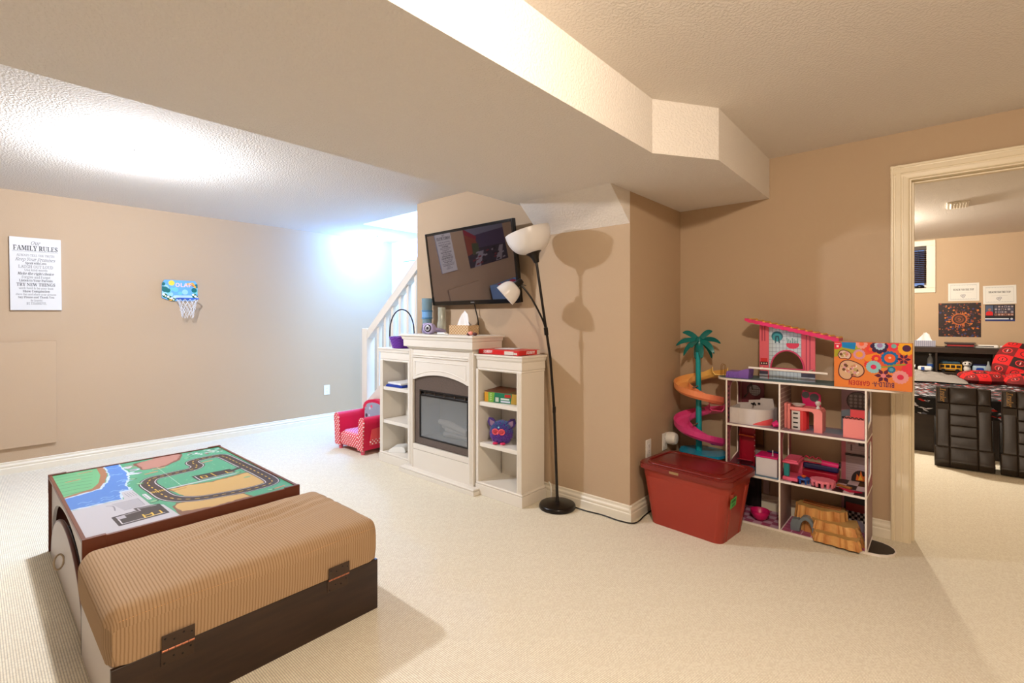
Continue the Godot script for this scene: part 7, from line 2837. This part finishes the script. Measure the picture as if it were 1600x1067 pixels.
func build_bed() -> void:
	var dk := mat("bed_wood", Color(0.19, 0.135, 0.10), 0.4)
	var dn := noise_tex(256, 0.02, FastNoiseLite.TYPE_SIMPLEX, 3, 14, ramp2(Color(0.8, 0.78, 0.76), Color(1, 1, 1)))
	dk.albedo_texture = dn
	tri_local(dk, Vector3(0.6, 5.0, 0.6))
	var z0 := -0.58
	var z1 := 1.02
	var b := thing("bed", "dark wood platform bed in the bedroom beyond the doorway", "bed", Vector3(7.0, 0, 0.22))
	var off := Transform3D(Basis.IDENTITY, -b.position)
	var fb := MB.new()
	fb.x = off
	fb.span(Vector3(6.05, 0, z0), Vector3(6.075, 0.385, z1), 0.004)
	part(b, "foot_panel", fb, dk)
	for z in [z0, z1 - 0.025]:
		var sr := MB.new()
		sr.x = off
		sr.span(Vector3(6.075, 0, z), Vector3(7.98, 0.32, z + 0.025), 0.004)
		part(b, "side_rail", sr, dk)
	var mt := MB.new()
	mt.x = off
	mt.span(Vector3(6.085, 0.22, z0 + 0.03), Vector3(7.985, 0.49, z1 - 0.03), 0.05, 4)
	part(b, "mattress", mt, M.white)
	# headboard bookcase
	var h := thing("bookcase_headboard", "dark bookcase headboard with open cubbies against the bedroom wall", "headboard", Vector3(8.18, 0, 0.22))
	var ho := Transform3D(Basis.IDENTITY, -h.position)
	var tp := MB.new()
	tp.x = ho
	tp.span(Vector3(7.995, 0.845, -0.60), Vector3(8.365, 0.912, 1.06), 0.004)
	part(h, "top_board", tp, dk)
	var lo := MB.new()
	lo.x = ho
	lo.span(Vector3(8.005, 0.585, -0.585), Vector3(8.35, 0.605, 1.045), 0.003)
	part(h, "shelf", lo, dk)
	var ba := MB.new()
	ba.x = ho
	ba.span(Vector3(8.35, 0, -0.60), Vector3(8.364, 0.845, 1.06))
	part(h, "back_panel", ba, dk)
	var fr := MB.new()
	fr.x = ho
	fr.span(Vector3(8.0, 0, -0.585), Vector3(8.02, 0.585, 1.045))
	part(h, "front_panel", fr, dk)
	for z in [-0.60, -0.055, 0.455, 1.04]:
		var dv := MB.new()
		dv.x = ho
		dv.span(Vector3(8.0, 0.605 if absf(z) < 0.5 else 0.0, z), Vector3(8.35, 0.845, z + 0.02), 0.002)
		part(h, "divider", dv, dk)
	# comforter with splashes of white, grey and red
	var im := canvas(512, 512, Color(0.045, 0.045, 0.06))
	var rr := RandomNumberGenerator.new()
	rr.seed = 77
	for k in 300:
		var p := Vector2(rr.randf(), rr.randf())
		var q := p + Vector2(rr.randf_range(0.03, 0.10), rr.randf_range(-0.035, 0.035))
		var c: Color = [Color(0.80, 0.80, 0.84), Color(0.72, 0.12, 0.09), Color(0.36, 0.38, 0.44), Color(0.85, 0.85, 0.88), Color(0.10, 0.10, 0.13)][k % 5]
		var w := rr.randf_range(0.008, 0.028)
		fill(im, [p, p.lerp(q, 0.4) + Vector2(0, w), q, p.lerp(q, 0.6) - Vector2(0, w * 0.5)], c)
	var cm := mat("comforter_print", Color.WHITE, 0.85)
	cm.albedo_texture = ImageTexture.create_from_image(im)
	cm.uv1_scale = Vector3(2.4, 3.0, 1)
	var cf := MB.new()
	var wn := FastNoiseLite.new()
	wn.seed = 3
	wn.frequency = 2.6
	var f := func(u: float, v: float) -> Vector3:
		# u across the bed (z), v from the drop at the foot towards the head
		var z := lerpf(z0 - 0.03, z1 + 0.03, u)
		var s := v * 2.05
		var x := 0.0
		var y := 0.0
		if s < 0.16:
			x = 6.035
			y = 0.36 + s
		elif s < 0.24:
			var a := (s - 0.16) / 0.08 * PI / 2
			x = 6.035 + 0.05 * (1.0 - cos(a))
			y = 0.52 + 0.05 * sin(a) * 0.5
		else:
			x = 6.085 + (s - 0.24)
			y = 0.545
		var e := clampf(minf(u, 1.0 - u) * 14.0, 0, 1)
		y -= (1.0 - e) * 0.17
		y += 0.018 * wn.get_noise_2d(x, z) * e
		x -= 0.012 * absf(wn.get_noise_2d(z * 2.0, y)) if s < 0.2 else 0.0
		return Vector3(x, y, z) - Vector3(7.0, 0, 0.22)
	cf.grid(f, 40, 60)
	solo("comforter", "black comforter splashed with white, grey and red on the bed", "comforter", cf, cm, Vector3(7.0, 0, 0.22))
	# crumpled grey blanket near the head
	var gb := MB.new()
	var g := func(u: float, v: float) -> Vector3:
		var z := lerpf(-0.52, 0.22, u)
		var x := lerpf(7.15, 7.88, v)
		var e := sin(u * PI) * sin(v * PI)
		var y := 0.562 + 0.125 * pow(maxf(e, 0.0), 0.5) * (0.75 + 0.5 * wn.get_noise_2d(x * 2.2 + z * 1.3, z * 2.0)) * (1.0 - 0.45 * u)
		return Vector3(x + 0.02 * sin(u * 12.0), y + 0.008 * sin((x * 0.6 + z) * 40.0) * e, z) - Vector3(7.5, 0, -0.15)
	gb.grid(g, 40, 30)
	solo("grey_blanket", "crumpled grey blanket lying along the head of the bed", "blanket", gb, mat("blanket_grey", Color(0.53, 0.51, 0.49), 0.95), Vector3(7.5, 0, -0.15))
	# red and dark printed pillows
	var pi := canvas(256, 256, Color(0.80, 0.07, 0.09))
	for i in 4:
		for j in 4:
			if (i + j) % 2 == 0:
				fill(pi, [Vector2(i / 4.0, j / 4.0), Vector2((i + 1) / 4.0, j / 4.0), Vector2((i + 1) / 4.0, (j + 1) / 4.0), Vector2(i / 4.0, (j + 1) / 4.0)], Color(0.16, 0.05, 0.05) if j % 2 else Color(0.42, 0.05, 0.06))
			var c := Vector2((i + 0.5) / 4.0, (j + 0.5) / 4.0)
			disc(pi, c, 0.070, Color(0.88, 0.20, 0.20) if (i + j) % 2 == 0 else Color(0.20, 0.04, 0.05))
			disc(pi, c, 0.056, Color(0.86, 0.10, 0.12) if (i + j) % 2 else Color(0.40, 0.04, 0.05))
			line(pi, [c + Vector2(-0.03, 0.0), c + Vector2(0.03, 0.0)], 0.012, Color(0.90, 0.70, 0.70) if (i + j) % 2 == 0 else Color(0.12, 0.03, 0.03))
	var pm := print_mat("pillow_print", pi, 0.8)
	for q in [["flat red and black printed pillow lying beside the grey blanket", Vector3(7.55, 0.605, 0.36), Vector3(0.0, 0.12, 0.10), 0.20, 0.22, 0.070, 0.15], ["tall red and black printed pillow leaning on the headboard", Vector3(7.80, 0.745, 0.735), Vector3(0.0, 0.10, 1.05), 0.25, 0.30, 0.10, -0.42], ["front red printed pillow overlapping the leaning pillow", Vector3(7.42, 0.610, 0.76), Vector3(0.0, -0.25, 0.12), 0.20, 0.27, 0.085, 0.3]]:
		var mb := MB.new()
		puff(mb, q[3], q[4], q[5])
		var o := solo("pillow", q[0], "pillow", mb, pm, q[1])
		o.rotation = q[2]
		o.rotate_object_local(Vector3.UP, q[6])
	# two floor gaming chairs standing at the foot of the bed
	gaming_chair("left black leather floor gaming chair at the foot of the bed", Vector3(5.60, 0, 0.140), -PI / 2 + 0.03)
	gaming_chair("right black leather floor gaming chair, cut by the picture edge", Vector3(5.60, 0, 0.545), -PI / 2 - 0.02)

func gaming_chair(label: String, at: Vector3, turn: float) -> void:
	# local: x across, +z to the front; stands 0.67 high
	var t := thing("gaming_chair", label, "gaming chair", at, turn, "")
	var lm := mat("black_leather", Color(0.17, 0.135, 0.11), 0.36)
	var w := 0.172
	# side profile (z, y): the shell behind the pads
	var sh := MB.new()
	sh.x = Transform3D(Basis(Vector3.BACK, Vector3.UP, Vector3.LEFT), Vector3.ZERO)
	sh.prism(PackedVector2Array([Vector2(-0.12, 0.0), Vector2(0.075, 0.004), Vector2(0.088, 0.05), Vector2(0.070, 0.12), Vector2(0.03, 0.19), Vector2(-0.03, 0.40), Vector2(-0.08, 0.64), Vector2(-0.10, 0.665), Vector2(-0.16, 0.655), Vector2(-0.155, 0.40), Vector2(-0.15, 0.1)]), -w, w, true)
	part(t, "shell", sh, lm)
	var zf := func(y: float) -> float:
		if y < 0.06:
			return lerpf(0.060, 0.078, y / 0.06)
		if y < 0.19:
			return lerpf(0.078, 0.028, pow((y - 0.06) / 0.13, 0.8))
		return lerpf(0.028, -0.08, (y - 0.19) / 0.45)
	# headrest in three, back bolsters, four back pads, seat roll in three
	var pads := [["headrest", -0.130, 0.532, 0.084, 0.132, 0.006], ["headrest", 0.0, 0.532, 0.176, 0.136, 0.009], ["headrest", 0.130, 0.532, 0.084, 0.132, 0.006], ["back_bolster", -0.130, 0.170, 0.084, 0.362, 0.003], ["back_bolster", 0.130, 0.170, 0.084, 0.362, 0.003], ["back_pad", 0.0, 0.440, 0.176, 0.092, 0.0025], ["back_pad", 0.0, 0.352, 0.176, 0.088, 0.0025], ["back_pad", 0.0, 0.264, 0.176, 0.088, 0.0025], ["back_pad", 0.0, 0.170, 0.176, 0.094, 0.0025], ["seat_roll", -0.136, 0.006, 0.098, 0.166, 0.005], ["seat_roll", 0.0, 0.006, 0.176, 0.166, 0.005], ["seat_roll", 0.136, 0.006, 0.098, 0.166, 0.005]]
	for p in pads:
		# each pad follows the shell's profile, its rim rolled back into the seam
		var y0: float = p[2]
		var hh: float = p[4]
		var ww: float = p[3]
		var puffed: float = p[5]
		var f := func(uu: float, vv: float) -> Vector3:
			var u := 0.5 - 0.5 * cos(uu * PI)
			var v := 0.5 - 0.5 * cos(vv * PI)
			var a := u * 2.0 - 1.0
			var b := v * 2.0 - 1.0
			var ea := clampf((1.0 - absf(a)) * ww / 2 / 0.007, 0, 1)
			var eb := clampf((1.0 - absf(b)) * hh / 2 / 0.007, 0, 1)
			var k := sin(ea * PI / 2) * sin(eb * PI / 2)
			var y := y0 + hh * v
			var z: float = zf.call(y)
			return Vector3(p[1] + ww / 2 * a, y, z + 0.024 + 0.006 * k + puffed * (1.0 - a * a) * (1.0 - b * b))
		var mb := MB.new()
		mb.grid(f, 26, 26)
		mb.box(Vector3(p[1], y0 + hh / 2, (zf.call(y0) + zf.call(y0 + hh)) / 2 - 0.01), Vector3(ww - 0.002, hh - 0.002, 0.02))
		part(t, p[0], mb, lm)
	var tx := MB.new()
	var a := atan2(0.11, 0.45)
	write(tx, "X rocker", Transform3D(Basis(Vector3.RIGHT, -a) * Basis(Vector3.BACK, -PI / 2), Vector3(-0.130, 0.600, -0.0290)), 0.036, 0.115, true, true, 0.25)
	part(t, "gold_lettering", tx, mat("gold_thread", Color(0.72, 0.55, 0.26), 0.5))
	for s in [-1.0, 1.0]:
		var sp := MB.new()
		sp.x = Transform3D(Basis(Vector3.BACK, Vector3.UP, Vector3.LEFT), Vector3.ZERO)
		sp.prism(PackedVector2Array([Vector2(-0.10, 0.02), Vector2(0.06, 0.02), Vector2(0.06, 0.10), Vector2(-0.01, 0.19), Vector2(-0.07, 0.40), Vector2(-0.12, 0.40)]), -s * w, -s * (w + 0.012), true)
		part(t, "side_wing", sp, M.black)

func build_bedroom_things() -> void:
	# vent in the bedroom ceiling
	var v := thing("ceiling_vent", "small white air vent in the bedroom ceiling", "vent", Vector3(6.03, CEIL - 0.0005, 0.115))
	var vb := MB.new()
	vb.span(Vector3(-0.16, -0.008, -0.075), Vector3(0.16, 0.0, 0.075), 0.003)
	part(v, "frame", vb, M.trim)
	for k in 6:
		var s := MB.new()
		s.x = Transform3D(Basis(Vector3.RIGHT, 0.5), Vector3(0, -0.010, -0.05 + 0.02 * k))
		s.box(Vector3.ZERO, Vector3(0.27, 0.004, 0.014), 0.001, 1)
		part(v, "slat", s, M.trim)
	# papers on the wall
	for q in [["white award certificate on the left above the fiery poster", 0.211, 1.605, 0.0], ["white award certificate on the right above the small dark poster", 0.533, 1.561, 0.012]]:
		var c := thing("certificate", q[0], "certificate", Vector3(8.3785, q[2], q[1]), -PI / 2)
		c.rotation.x = 0.0
		var b := MB.new()
		b.x = Transform3D(Basis(Vector3.BACK, q[3]), Vector3.ZERO)
		b.box(Vector3.ZERO, Vector3(0.288, 0.226, 0.0012))
		part(c, "paper", b, print_mat("certificate_print", certificate_print(), 0.7))
		var w := MB.new()
		write(w, "REACH FOR THE TOP", Transform3D(Basis.IDENTITY, Vector3(0, 0.030, 0.0012)), 0.022, 0.19, true, true)
		part(c, "lettering", w, mat("ink_black", Color(0.12, 0.12, 0.14), 0.7))
	var im := canvas(256, 276, Color(0.13, 0.07, 0.075))
	var a := 256.0 / 276.0
	var rr := RandomNumberGenerator.new()
	rr.seed = 4
	for k in 420:
		var an := rr.randf() * TAU
		var r := rr.randf_range(0.16, 0.70)
		var p := Vector2(0.5 + cos(an) * r, 0.5 + sin(an) * r)
		disc(im, p, rr.randf_range(0.008, 0.034), [Color(0.55, 0.24, 0.10), Color(0.22, 0.11, 0.09), Color(0.80, 0.45, 0.16), Color(0.35, 0.14, 0.12), Color(0.10, 0.06, 0.07), Color(0.18, 0.20, 0.40)][k % 6], a, 7)
	for k in 22:
		var an := TAU * k / 22.0
		line(im, [Vector2(0.5 + cos(an) * 0.16, 0.48 + sin(an) * 0.15), Vector2(0.5 + cos(an) * (0.19 + 0.035 * (k % 3)), 0.48 + sin(an) * (0.18 + 0.03 * (k % 4)))], 0.014, Color(0.80, 0.45, 0.18), a)
	disc(im, Vector2(0.5, 0.48), 0.185, Color(0.70, 0.36, 0.15), a, 28)
	disc(im, Vector2(0.5, 0.48), 0.15, Color(0.14, 0.09, 0.08), a, 28)
	disc(im, Vector2(0.5, 0.48), 0.115, Color(0.48, 0.24, 0.14), a, 28)
	disc(im, Vector2(0.5, 0.48), 0.07, Color(0.20, 0.11, 0.08), a, 24)
	disc(im, Vector2(0.5, 0.48), 0.045, Color(0.62, 0.34, 0.18), a, 24)
	line(im, V2([0.40, 0.53, 0.60, 0.43]), 0.02, Color(0.20, 0.11, 0.08), a)
	var po := MB.new()
	po.box(Vector3.ZERO, Vector3(0.398, 0.43, 0.0012))
	solo("wall_poster", "dark square poster with a fiery orange burst round an emblem", "poster", po, print_mat("burst_print", im, 0.45), Vector3(8.3785, 1.252, 0.172), -PI / 2)
	var im2 := canvas(256, 202, Color(0.03, 0.035, 0.09))
	var a2 := 256.0 / 202.0
	fill(im2, V2([0.02, 0.05, 0.28, 0.05, 0.28, 0.66, 0.02, 0.66]), Color(0.28, 0.34, 0.45))
	fill(im2, V2([0.03, 0.48, 0.09, 0.40, 0.21, 0.40, 0.27, 0.48, 0.27, 0.66, 0.03, 0.66]), Color(0.78, 0.06, 0.08))
	disc(im2, Vector2(0.15, 0.30), 0.055, Color(0.62, 0.42, 0.34), a2)
	for i in 6:
		for j in 4:
			fill(im2, [Vector2(0.32 + 0.108 * i, 0.06 + 0.16 * j), Vector2(0.415 + 0.108 * i, 0.06 + 0.16 * j), Vector2(0.415 + 0.108 * i, 0.19 + 0.16 * j), Vector2(0.32 + 0.108 * i, 0.19 + 0.16 * j)], [Color(0.35, 0.36, 0.45), Color(0.52, 0.50, 0.55), Color(0.30, 0.26, 0.34), Color(0.44, 0.40, 0.42)][(i * 3 + j) % 4] if j < 3 else Color(0.62, 0.42, 0.36))
			disc(im2, Vector2(0.367 + 0.108 * i, 0.13 + 0.16 * j), 0.025, Color(0.72, 0.66, 0.64) if (i + j) % 3 else Color(0.14, 0.12, 0.16), a2)
	fill(im2, V2([0, 0.82, 0.8, 0.82, 0.8, 0.89, 0, 0.89]), Color(0.85, 0.88, 0.92))
	fill(im2, V2([0, 0.89, 1, 0.89, 1, 1, 0, 1]), Color(0.05, 0.16, 0.42))
	disc(im2, Vector2(0.89, 0.86), 0.045, Color(0.80, 0.82, 0.86), a2)
	var p2 := MB.new()
	p2.box(Vector3.ZERO, Vector3(0.258, 0.204, 0.0012))
	solo("wall_poster", "small dark blue poster with a grid of tiles and red portrait", "poster", p2, print_mat("tiles_print", im2, 0.45), Vector3(8.3785, 1.338, 0.536), -PI / 2)
	var dc := MB.new()
	dc.ball(Vector3(0, 0.022, 0), Vector3(0.03, 0.022, 0.06), 14)
	dc.ball(Vector3(0.005, 0.03, 0.05), Vector3(0.028, 0.03, 0.045), 14)
	solo("dark_bundle", "small dark cloth bundle on the sill of the bedroom window", "cloth", dc, M.black, Vector3(8.44, 1.6605, -0.26))
	# on top of the headboard
	var tb := thing("tissue_box", "grey striped tissue box at the left end of the headboard", "tissue box", Vector3(8.16, 0.913, -0.165))
	var bx := MB.new()
	bx.box(Vector3(0, 0.038, 0), Vector3(0.12, 0.074, 0.225), 0.002)
	var si := canvas(128, 32, Color(0.66, 0.66, 0.72))
	for k in 12:
		fill(si, [Vector2(k / 12.0, 0), Vector2((k + 0.45) / 12.0, 0), Vector2((k + 0.45) / 12.0, 1), Vector2(k / 12.0, 1)], Color(0.52, 0.52, 0.60))
	part(tb, "box", bx, print_mat("stripe_print", si, 0.6))
	part(tb, "tissue", tissue_mesh(0.11, 0.085, 6), M.white)
	var cols := [[Color(0.10, 0.08, 0.09), "black book at the bottom of the stack on the headboard", 0.26, 0.016], [Color(0.62, 0.16, 0.16), "red book in the middle of the stack on the headboard", 0.24, 0.018], [Color(0.16, 0.06, 0.08), "dark maroon book near the top of the headboard stack", 0.26, 0.014], [Color(0.30, 0.27, 0.26), "grey book on top of the headboard stack", 0.285, 0.012]]
	var y := 0.913
	for k in 4:
		var q: Array = cols[k]
		var o := thing("book", q[1], "book", Vector3(8.15, y, 0.165 + 0.006 * (k % 2)), 0.03 * (k % 3), "books stacked on the headboard")
		var cv := MB.new()
		cv.span(Vector3(-0.10, 0.0, -q[2] / 2), Vector3(0.10, 0.002, q[2] / 2))
		cv.span(Vector3(-0.10, q[3] - 0.003, -q[2] / 2), Vector3(0.10, q[3] - 0.001, q[2] / 2))
		cv.span(Vector3(-0.102, 0.0, -q[2] / 2), Vector3(-0.099, q[3] - 0.001, q[2] / 2), 0.001)
		part(o, "cover", cv, mat("book_%d" % k, q[0], 0.5))
		var pg := MB.new()
		pg.span(Vector3(-0.097, 0.002, -q[2] / 2 + 0.003), Vector3(0.097, q[3] - 0.003, q[2] / 2 - 0.003))
		part(o, "pages", pg, M.white)
		y += q[3]
	var tv := thing("game_console", "flat white handheld device with a dark slot beside the books", "device", Vector3(8.15, 0.913, 0.390))
	var tvb := MB.new()
	tvb.box(Vector3(0, 0.019, 0), Vector3(0.15, 0.036, 0.235), 0.012, 3)
	part(tv, "body", tvb, M.white_plastic)
	var tvs := MB.new()
	tvs.box(Vector3(-0.0745, 0.021, -0.005), Vector3(0.003, 0.010, 0.165), 0.001)
	part(tv, "dark_slot", tvs, M.black)
	var pp := MB.new()
	pp.box(Vector3(0, 0.014, 0), Vector3(0.20, 0.027, 0.24), 0.003)
	solo("paper_stack", "thin stack of white paper on the right of the headboard", "paper", pp, M.white, Vector3(8.15, 0.913, 0.655), 0.06)
	# inside the cubbies
	var ys := 0.606
	var bt := thing("water_bottle", "clear plastic water bottle lying in the left cubby", "bottle", Vector3(8.18, ys, -0.105))
	var bm := mat("clear_plastic", Color(0.85, 0.88, 0.90, 0.35), 0.1)
	bm.transparency = BaseMaterial3D.TRANSPARENCY_ALPHA
	var bb := MB.new()
	bb.lathe([Vector2(0, 0), Vector2(0.030, 0.0), Vector2(0.033, 0.01), Vector2(0.033, 0.12), Vector2(0.030, 0.15), Vector2(0.012, 0.185), Vector2(0.012, 0.2), Vector2(0, 0.2)], 24)
	part(bt, "bottle", bb, bm)
	var bl := MB.new()
	bl.lathe([Vector2(0.034, 0.04), Vector2(0.0345, 0.04), Vector2(0.0345, 0.085), Vector2(0.034, 0.085)], 24)
	part(bt, "label_band", bl, mat("label_blue", Color(0.16, 0.32, 0.62), 0.4))
	var bc := MB.new()
	bc.lathe([Vector2(0, 0.2), Vector2(0.014, 0.2), Vector2(0.014, 0.214), Vector2(0, 0.215)], 18)
	part(bt, "cap", bc, M.white)
	var wp := thing("wipes_pack", "white and blue soft pack in the left cubby", "wipes pack", Vector3(8.09, ys, -0.155))
	var wb := MB.new()
	wb.box(Vector3(0, 0.03, 0), Vector3(0.08, 0.058, 0.14), 0.02, 3)
	part(wp, "pack", wb, M.white)
	var wl := MB.new()
	wl.box(Vector3(-0.0395, 0.03, -0.02), Vector3(0.003, 0.042, 0.035), 0.001)
	part(wp, "blue_label", wl, M.label_blue)
	var cp := MB.new()
	var cn := FastNoiseLite.new()
	cn.seed = 2
	cn.frequency = 6.0
	var cfn := func(u: float, v: float) -> Vector3:
		var p := Vector3(u - 0.5, 0, v - 0.5)
		return Vector3(p.x * 0.12, 0.03 + 0.05 * absf(cn.get_noise_2d(u * 2.0, v * 2.0)) + 0.02 * u, p.z * 0.17)
	cp.grid(cfn, 14, 14)
	solo("crumpled_paper", "crumpled white paper in the left cubby of the headboard", "paper", cp, M.white, Vector3(8.09, ys, -0.335))
	# toy bus carrying a blue rack
	var bus := thing("toy_bus", "yellow and black toy bus with a teal load on its roof", "toy bus", Vector3(8.15, ys, 0.085))
	var ub := MB.new()
	ub.box(Vector3(0, 0.055, 0), Vector3(0.09, 0.08, 0.215), 0.008, 3)
	part(bus, "body", ub, mat("bus_yellow", Color(0.86, 0.62, 0.08), 0.4))
	for k in 4:
		var wd := MB.new()
		wd.box(Vector3(-0.0455, 0.068, -0.075 + 0.05 * k), Vector3(0.002, 0.034, 0.038), 0.0005)
		part(bus, "window", wd, M.black)
	var bu2 := MB.new()
	bu2.box(Vector3(-0.0455, 0.030, 0), Vector3(0.003, 0.012, 0.19), 0.001)
	part(bus, "grey_stripe", bu2, M.nickel)
	for z in [-0.065, 0.065]:
		for x in [-0.042, 0.042]:
			var wh := MB.new()
			wh.x = Transform3D(Basis(Vector3.BACK, PI / 2), Vector3(x, 0.02, z))
			wh.lathe([Vector2(0, -0.008), Vector2(0.020, -0.008), Vector2(0.020, 0.008), Vector2(0, 0.008)], 18)
			part(bus, "wheel", wh, M.black)
	var bl2 := MB.new()
	bl2.box(Vector3(0, 0.112, -0.005), Vector3(0.085, 0.030, 0.19), 0.008)
	bl2.box(Vector3(0, 0.136, -0.055), Vector3(0.06, 0.02, 0.07), 0.008)
	bl2.box(Vector3(0, 0.132, 0.045), Vector3(0.06, 0.014, 0.06), 0.006)
	part(bus, "roof_load", bl2, mat("bus_teal", Color(0.16, 0.30, 0.38), 0.5))
	# plush dog
	var dg := thing("plush_dog", "small white and grey plush puppy with dark eyes in the cubby", "plush toy", Vector3(8.14, ys, 0.238))
	var db := MB.new()
	db.ball(Vector3(0, 0.045, 0), Vector3(0.034, 0.045, 0.034))
	db.ball(Vector3(-0.022, 0.012, -0.020), Vector3(0.026, 0.012, 0.012), 12)
	db.ball(Vector3(-0.022, 0.012, 0.020), Vector3(0.026, 0.012, 0.012), 12)
	var fur := mat("plush_white", Color(0.86, 0.84, 0.82), 0.95)
	part(dg, "body", db, fur)
	var hd := MB.new()
	hd.ball(Vector3(-0.006, 0.108, 0), Vector3(0.040, 0.038, 0.044), 20)
	hd.ball(Vector3(-0.040, 0.098, 0), Vector3(0.016, 0.013, 0.018), 12)
	part(dg, "head", hd, fur)
	for s in [-1.0, 1.0]:
		var er := MB.new()
		er.ball(Vector3(0.0, 0.125, s * 0.042), Vector3(0.012, 0.024, 0.010), 12)
		part(dg, "ear", er, mat("plush_grey", Color(0.42, 0.40, 0.40), 0.95))
		var ey := MB.new()
		ey.ball(Vector3(-0.042, 0.114, s * 0.018), Vector3(0.006, 0.009, 0.008), 10)
		part(dg, "eye", ey, M.black)
	# blue oval container, small bottle
	var bo := thing("blue_container", "oval blue and white plastic container in the middle cubby", "container", Vector3(8.13, ys, 0.350))
	var b1 := MB.new()
	b1.box(Vector3(0, 0.05, 0), Vector3(0.07, 0.10, 0.13), 0.03, 4)
	part(bo, "shell", b1, mat("container_pale", Color(0.62, 0.72, 0.80), 0.3))
	var b2 := MB.new()
	b2.box(Vector3(-0.012, 0.048, 0), Vector3(0.055, 0.06, 0.09), 0.025, 4)
	part(bo, "blue_front", b2, mat("container_blue", Color(0.05, 0.24, 0.60), 0.25))
	var b3 := MB.new()
	b3.box(Vector3(0, 0.100, 0), Vector3(0.06, 0.016, 0.115), 0.007, 3)
	part(bo, "dark_lid", b3, M.toy_navy)
	var sb := MB.new()
	sb.lathe([Vector2(0, 0), Vector2(0.022, 0.0), Vector2(0.024, 0.01), Vector2(0.024, 0.08), Vector2(0.010, 0.115), Vector2(0.008, 0.150), Vector2(0, 0.152)], 20)
	solo("small_bottle", "small clear bottle at the right end of the middle cubby", "bottle", sb, bm, Vector3(8.10, ys, 0.422))

func certificate_print() -> Image:
	var im := canvas(192, 150, Color(0.86, 0.86, 0.84))
	var a := 192.0 / 150.0
	line(im, V2([0.08, 0.10, 0.92, 0.10, 0.92, 0.90, 0.08, 0.90, 0.08, 0.10]), 0.008, Color(0.62, 0.64, 0.66), a)
	for k in 20:
		var u := k / 20.0
		disc(im, Vector2(0.08 + 0.84 * u, 0.10 + 0.02 * (k % 2)), 0.010, Color(0.66, 0.68, 0.72), a, 8)
		disc(im, Vector2(0.08 + 0.84 * u, 0.88 + 0.02 * (k % 2)), 0.010, Color(0.66, 0.68, 0.72), a, 8)
	for q in V2([0.45, 0.70, 0.52, 0.68, 0.49, 0.76]):
		disc(im, q, 0.05, Color(0.58, 0.58, 0.60), a)
		disc(im, q, 0.036, Color(0.78, 0.78, 0.78), a)
	line(im, V2([0.25, 0.55, 0.75, 0.55]), 0.004, Color(0.66, 0.66, 0.68), a)
	line(im, V2([0.3, 0.28, 0.7, 0.28]), 0.004, Color(0.66, 0.66, 0.68), a)
	return im
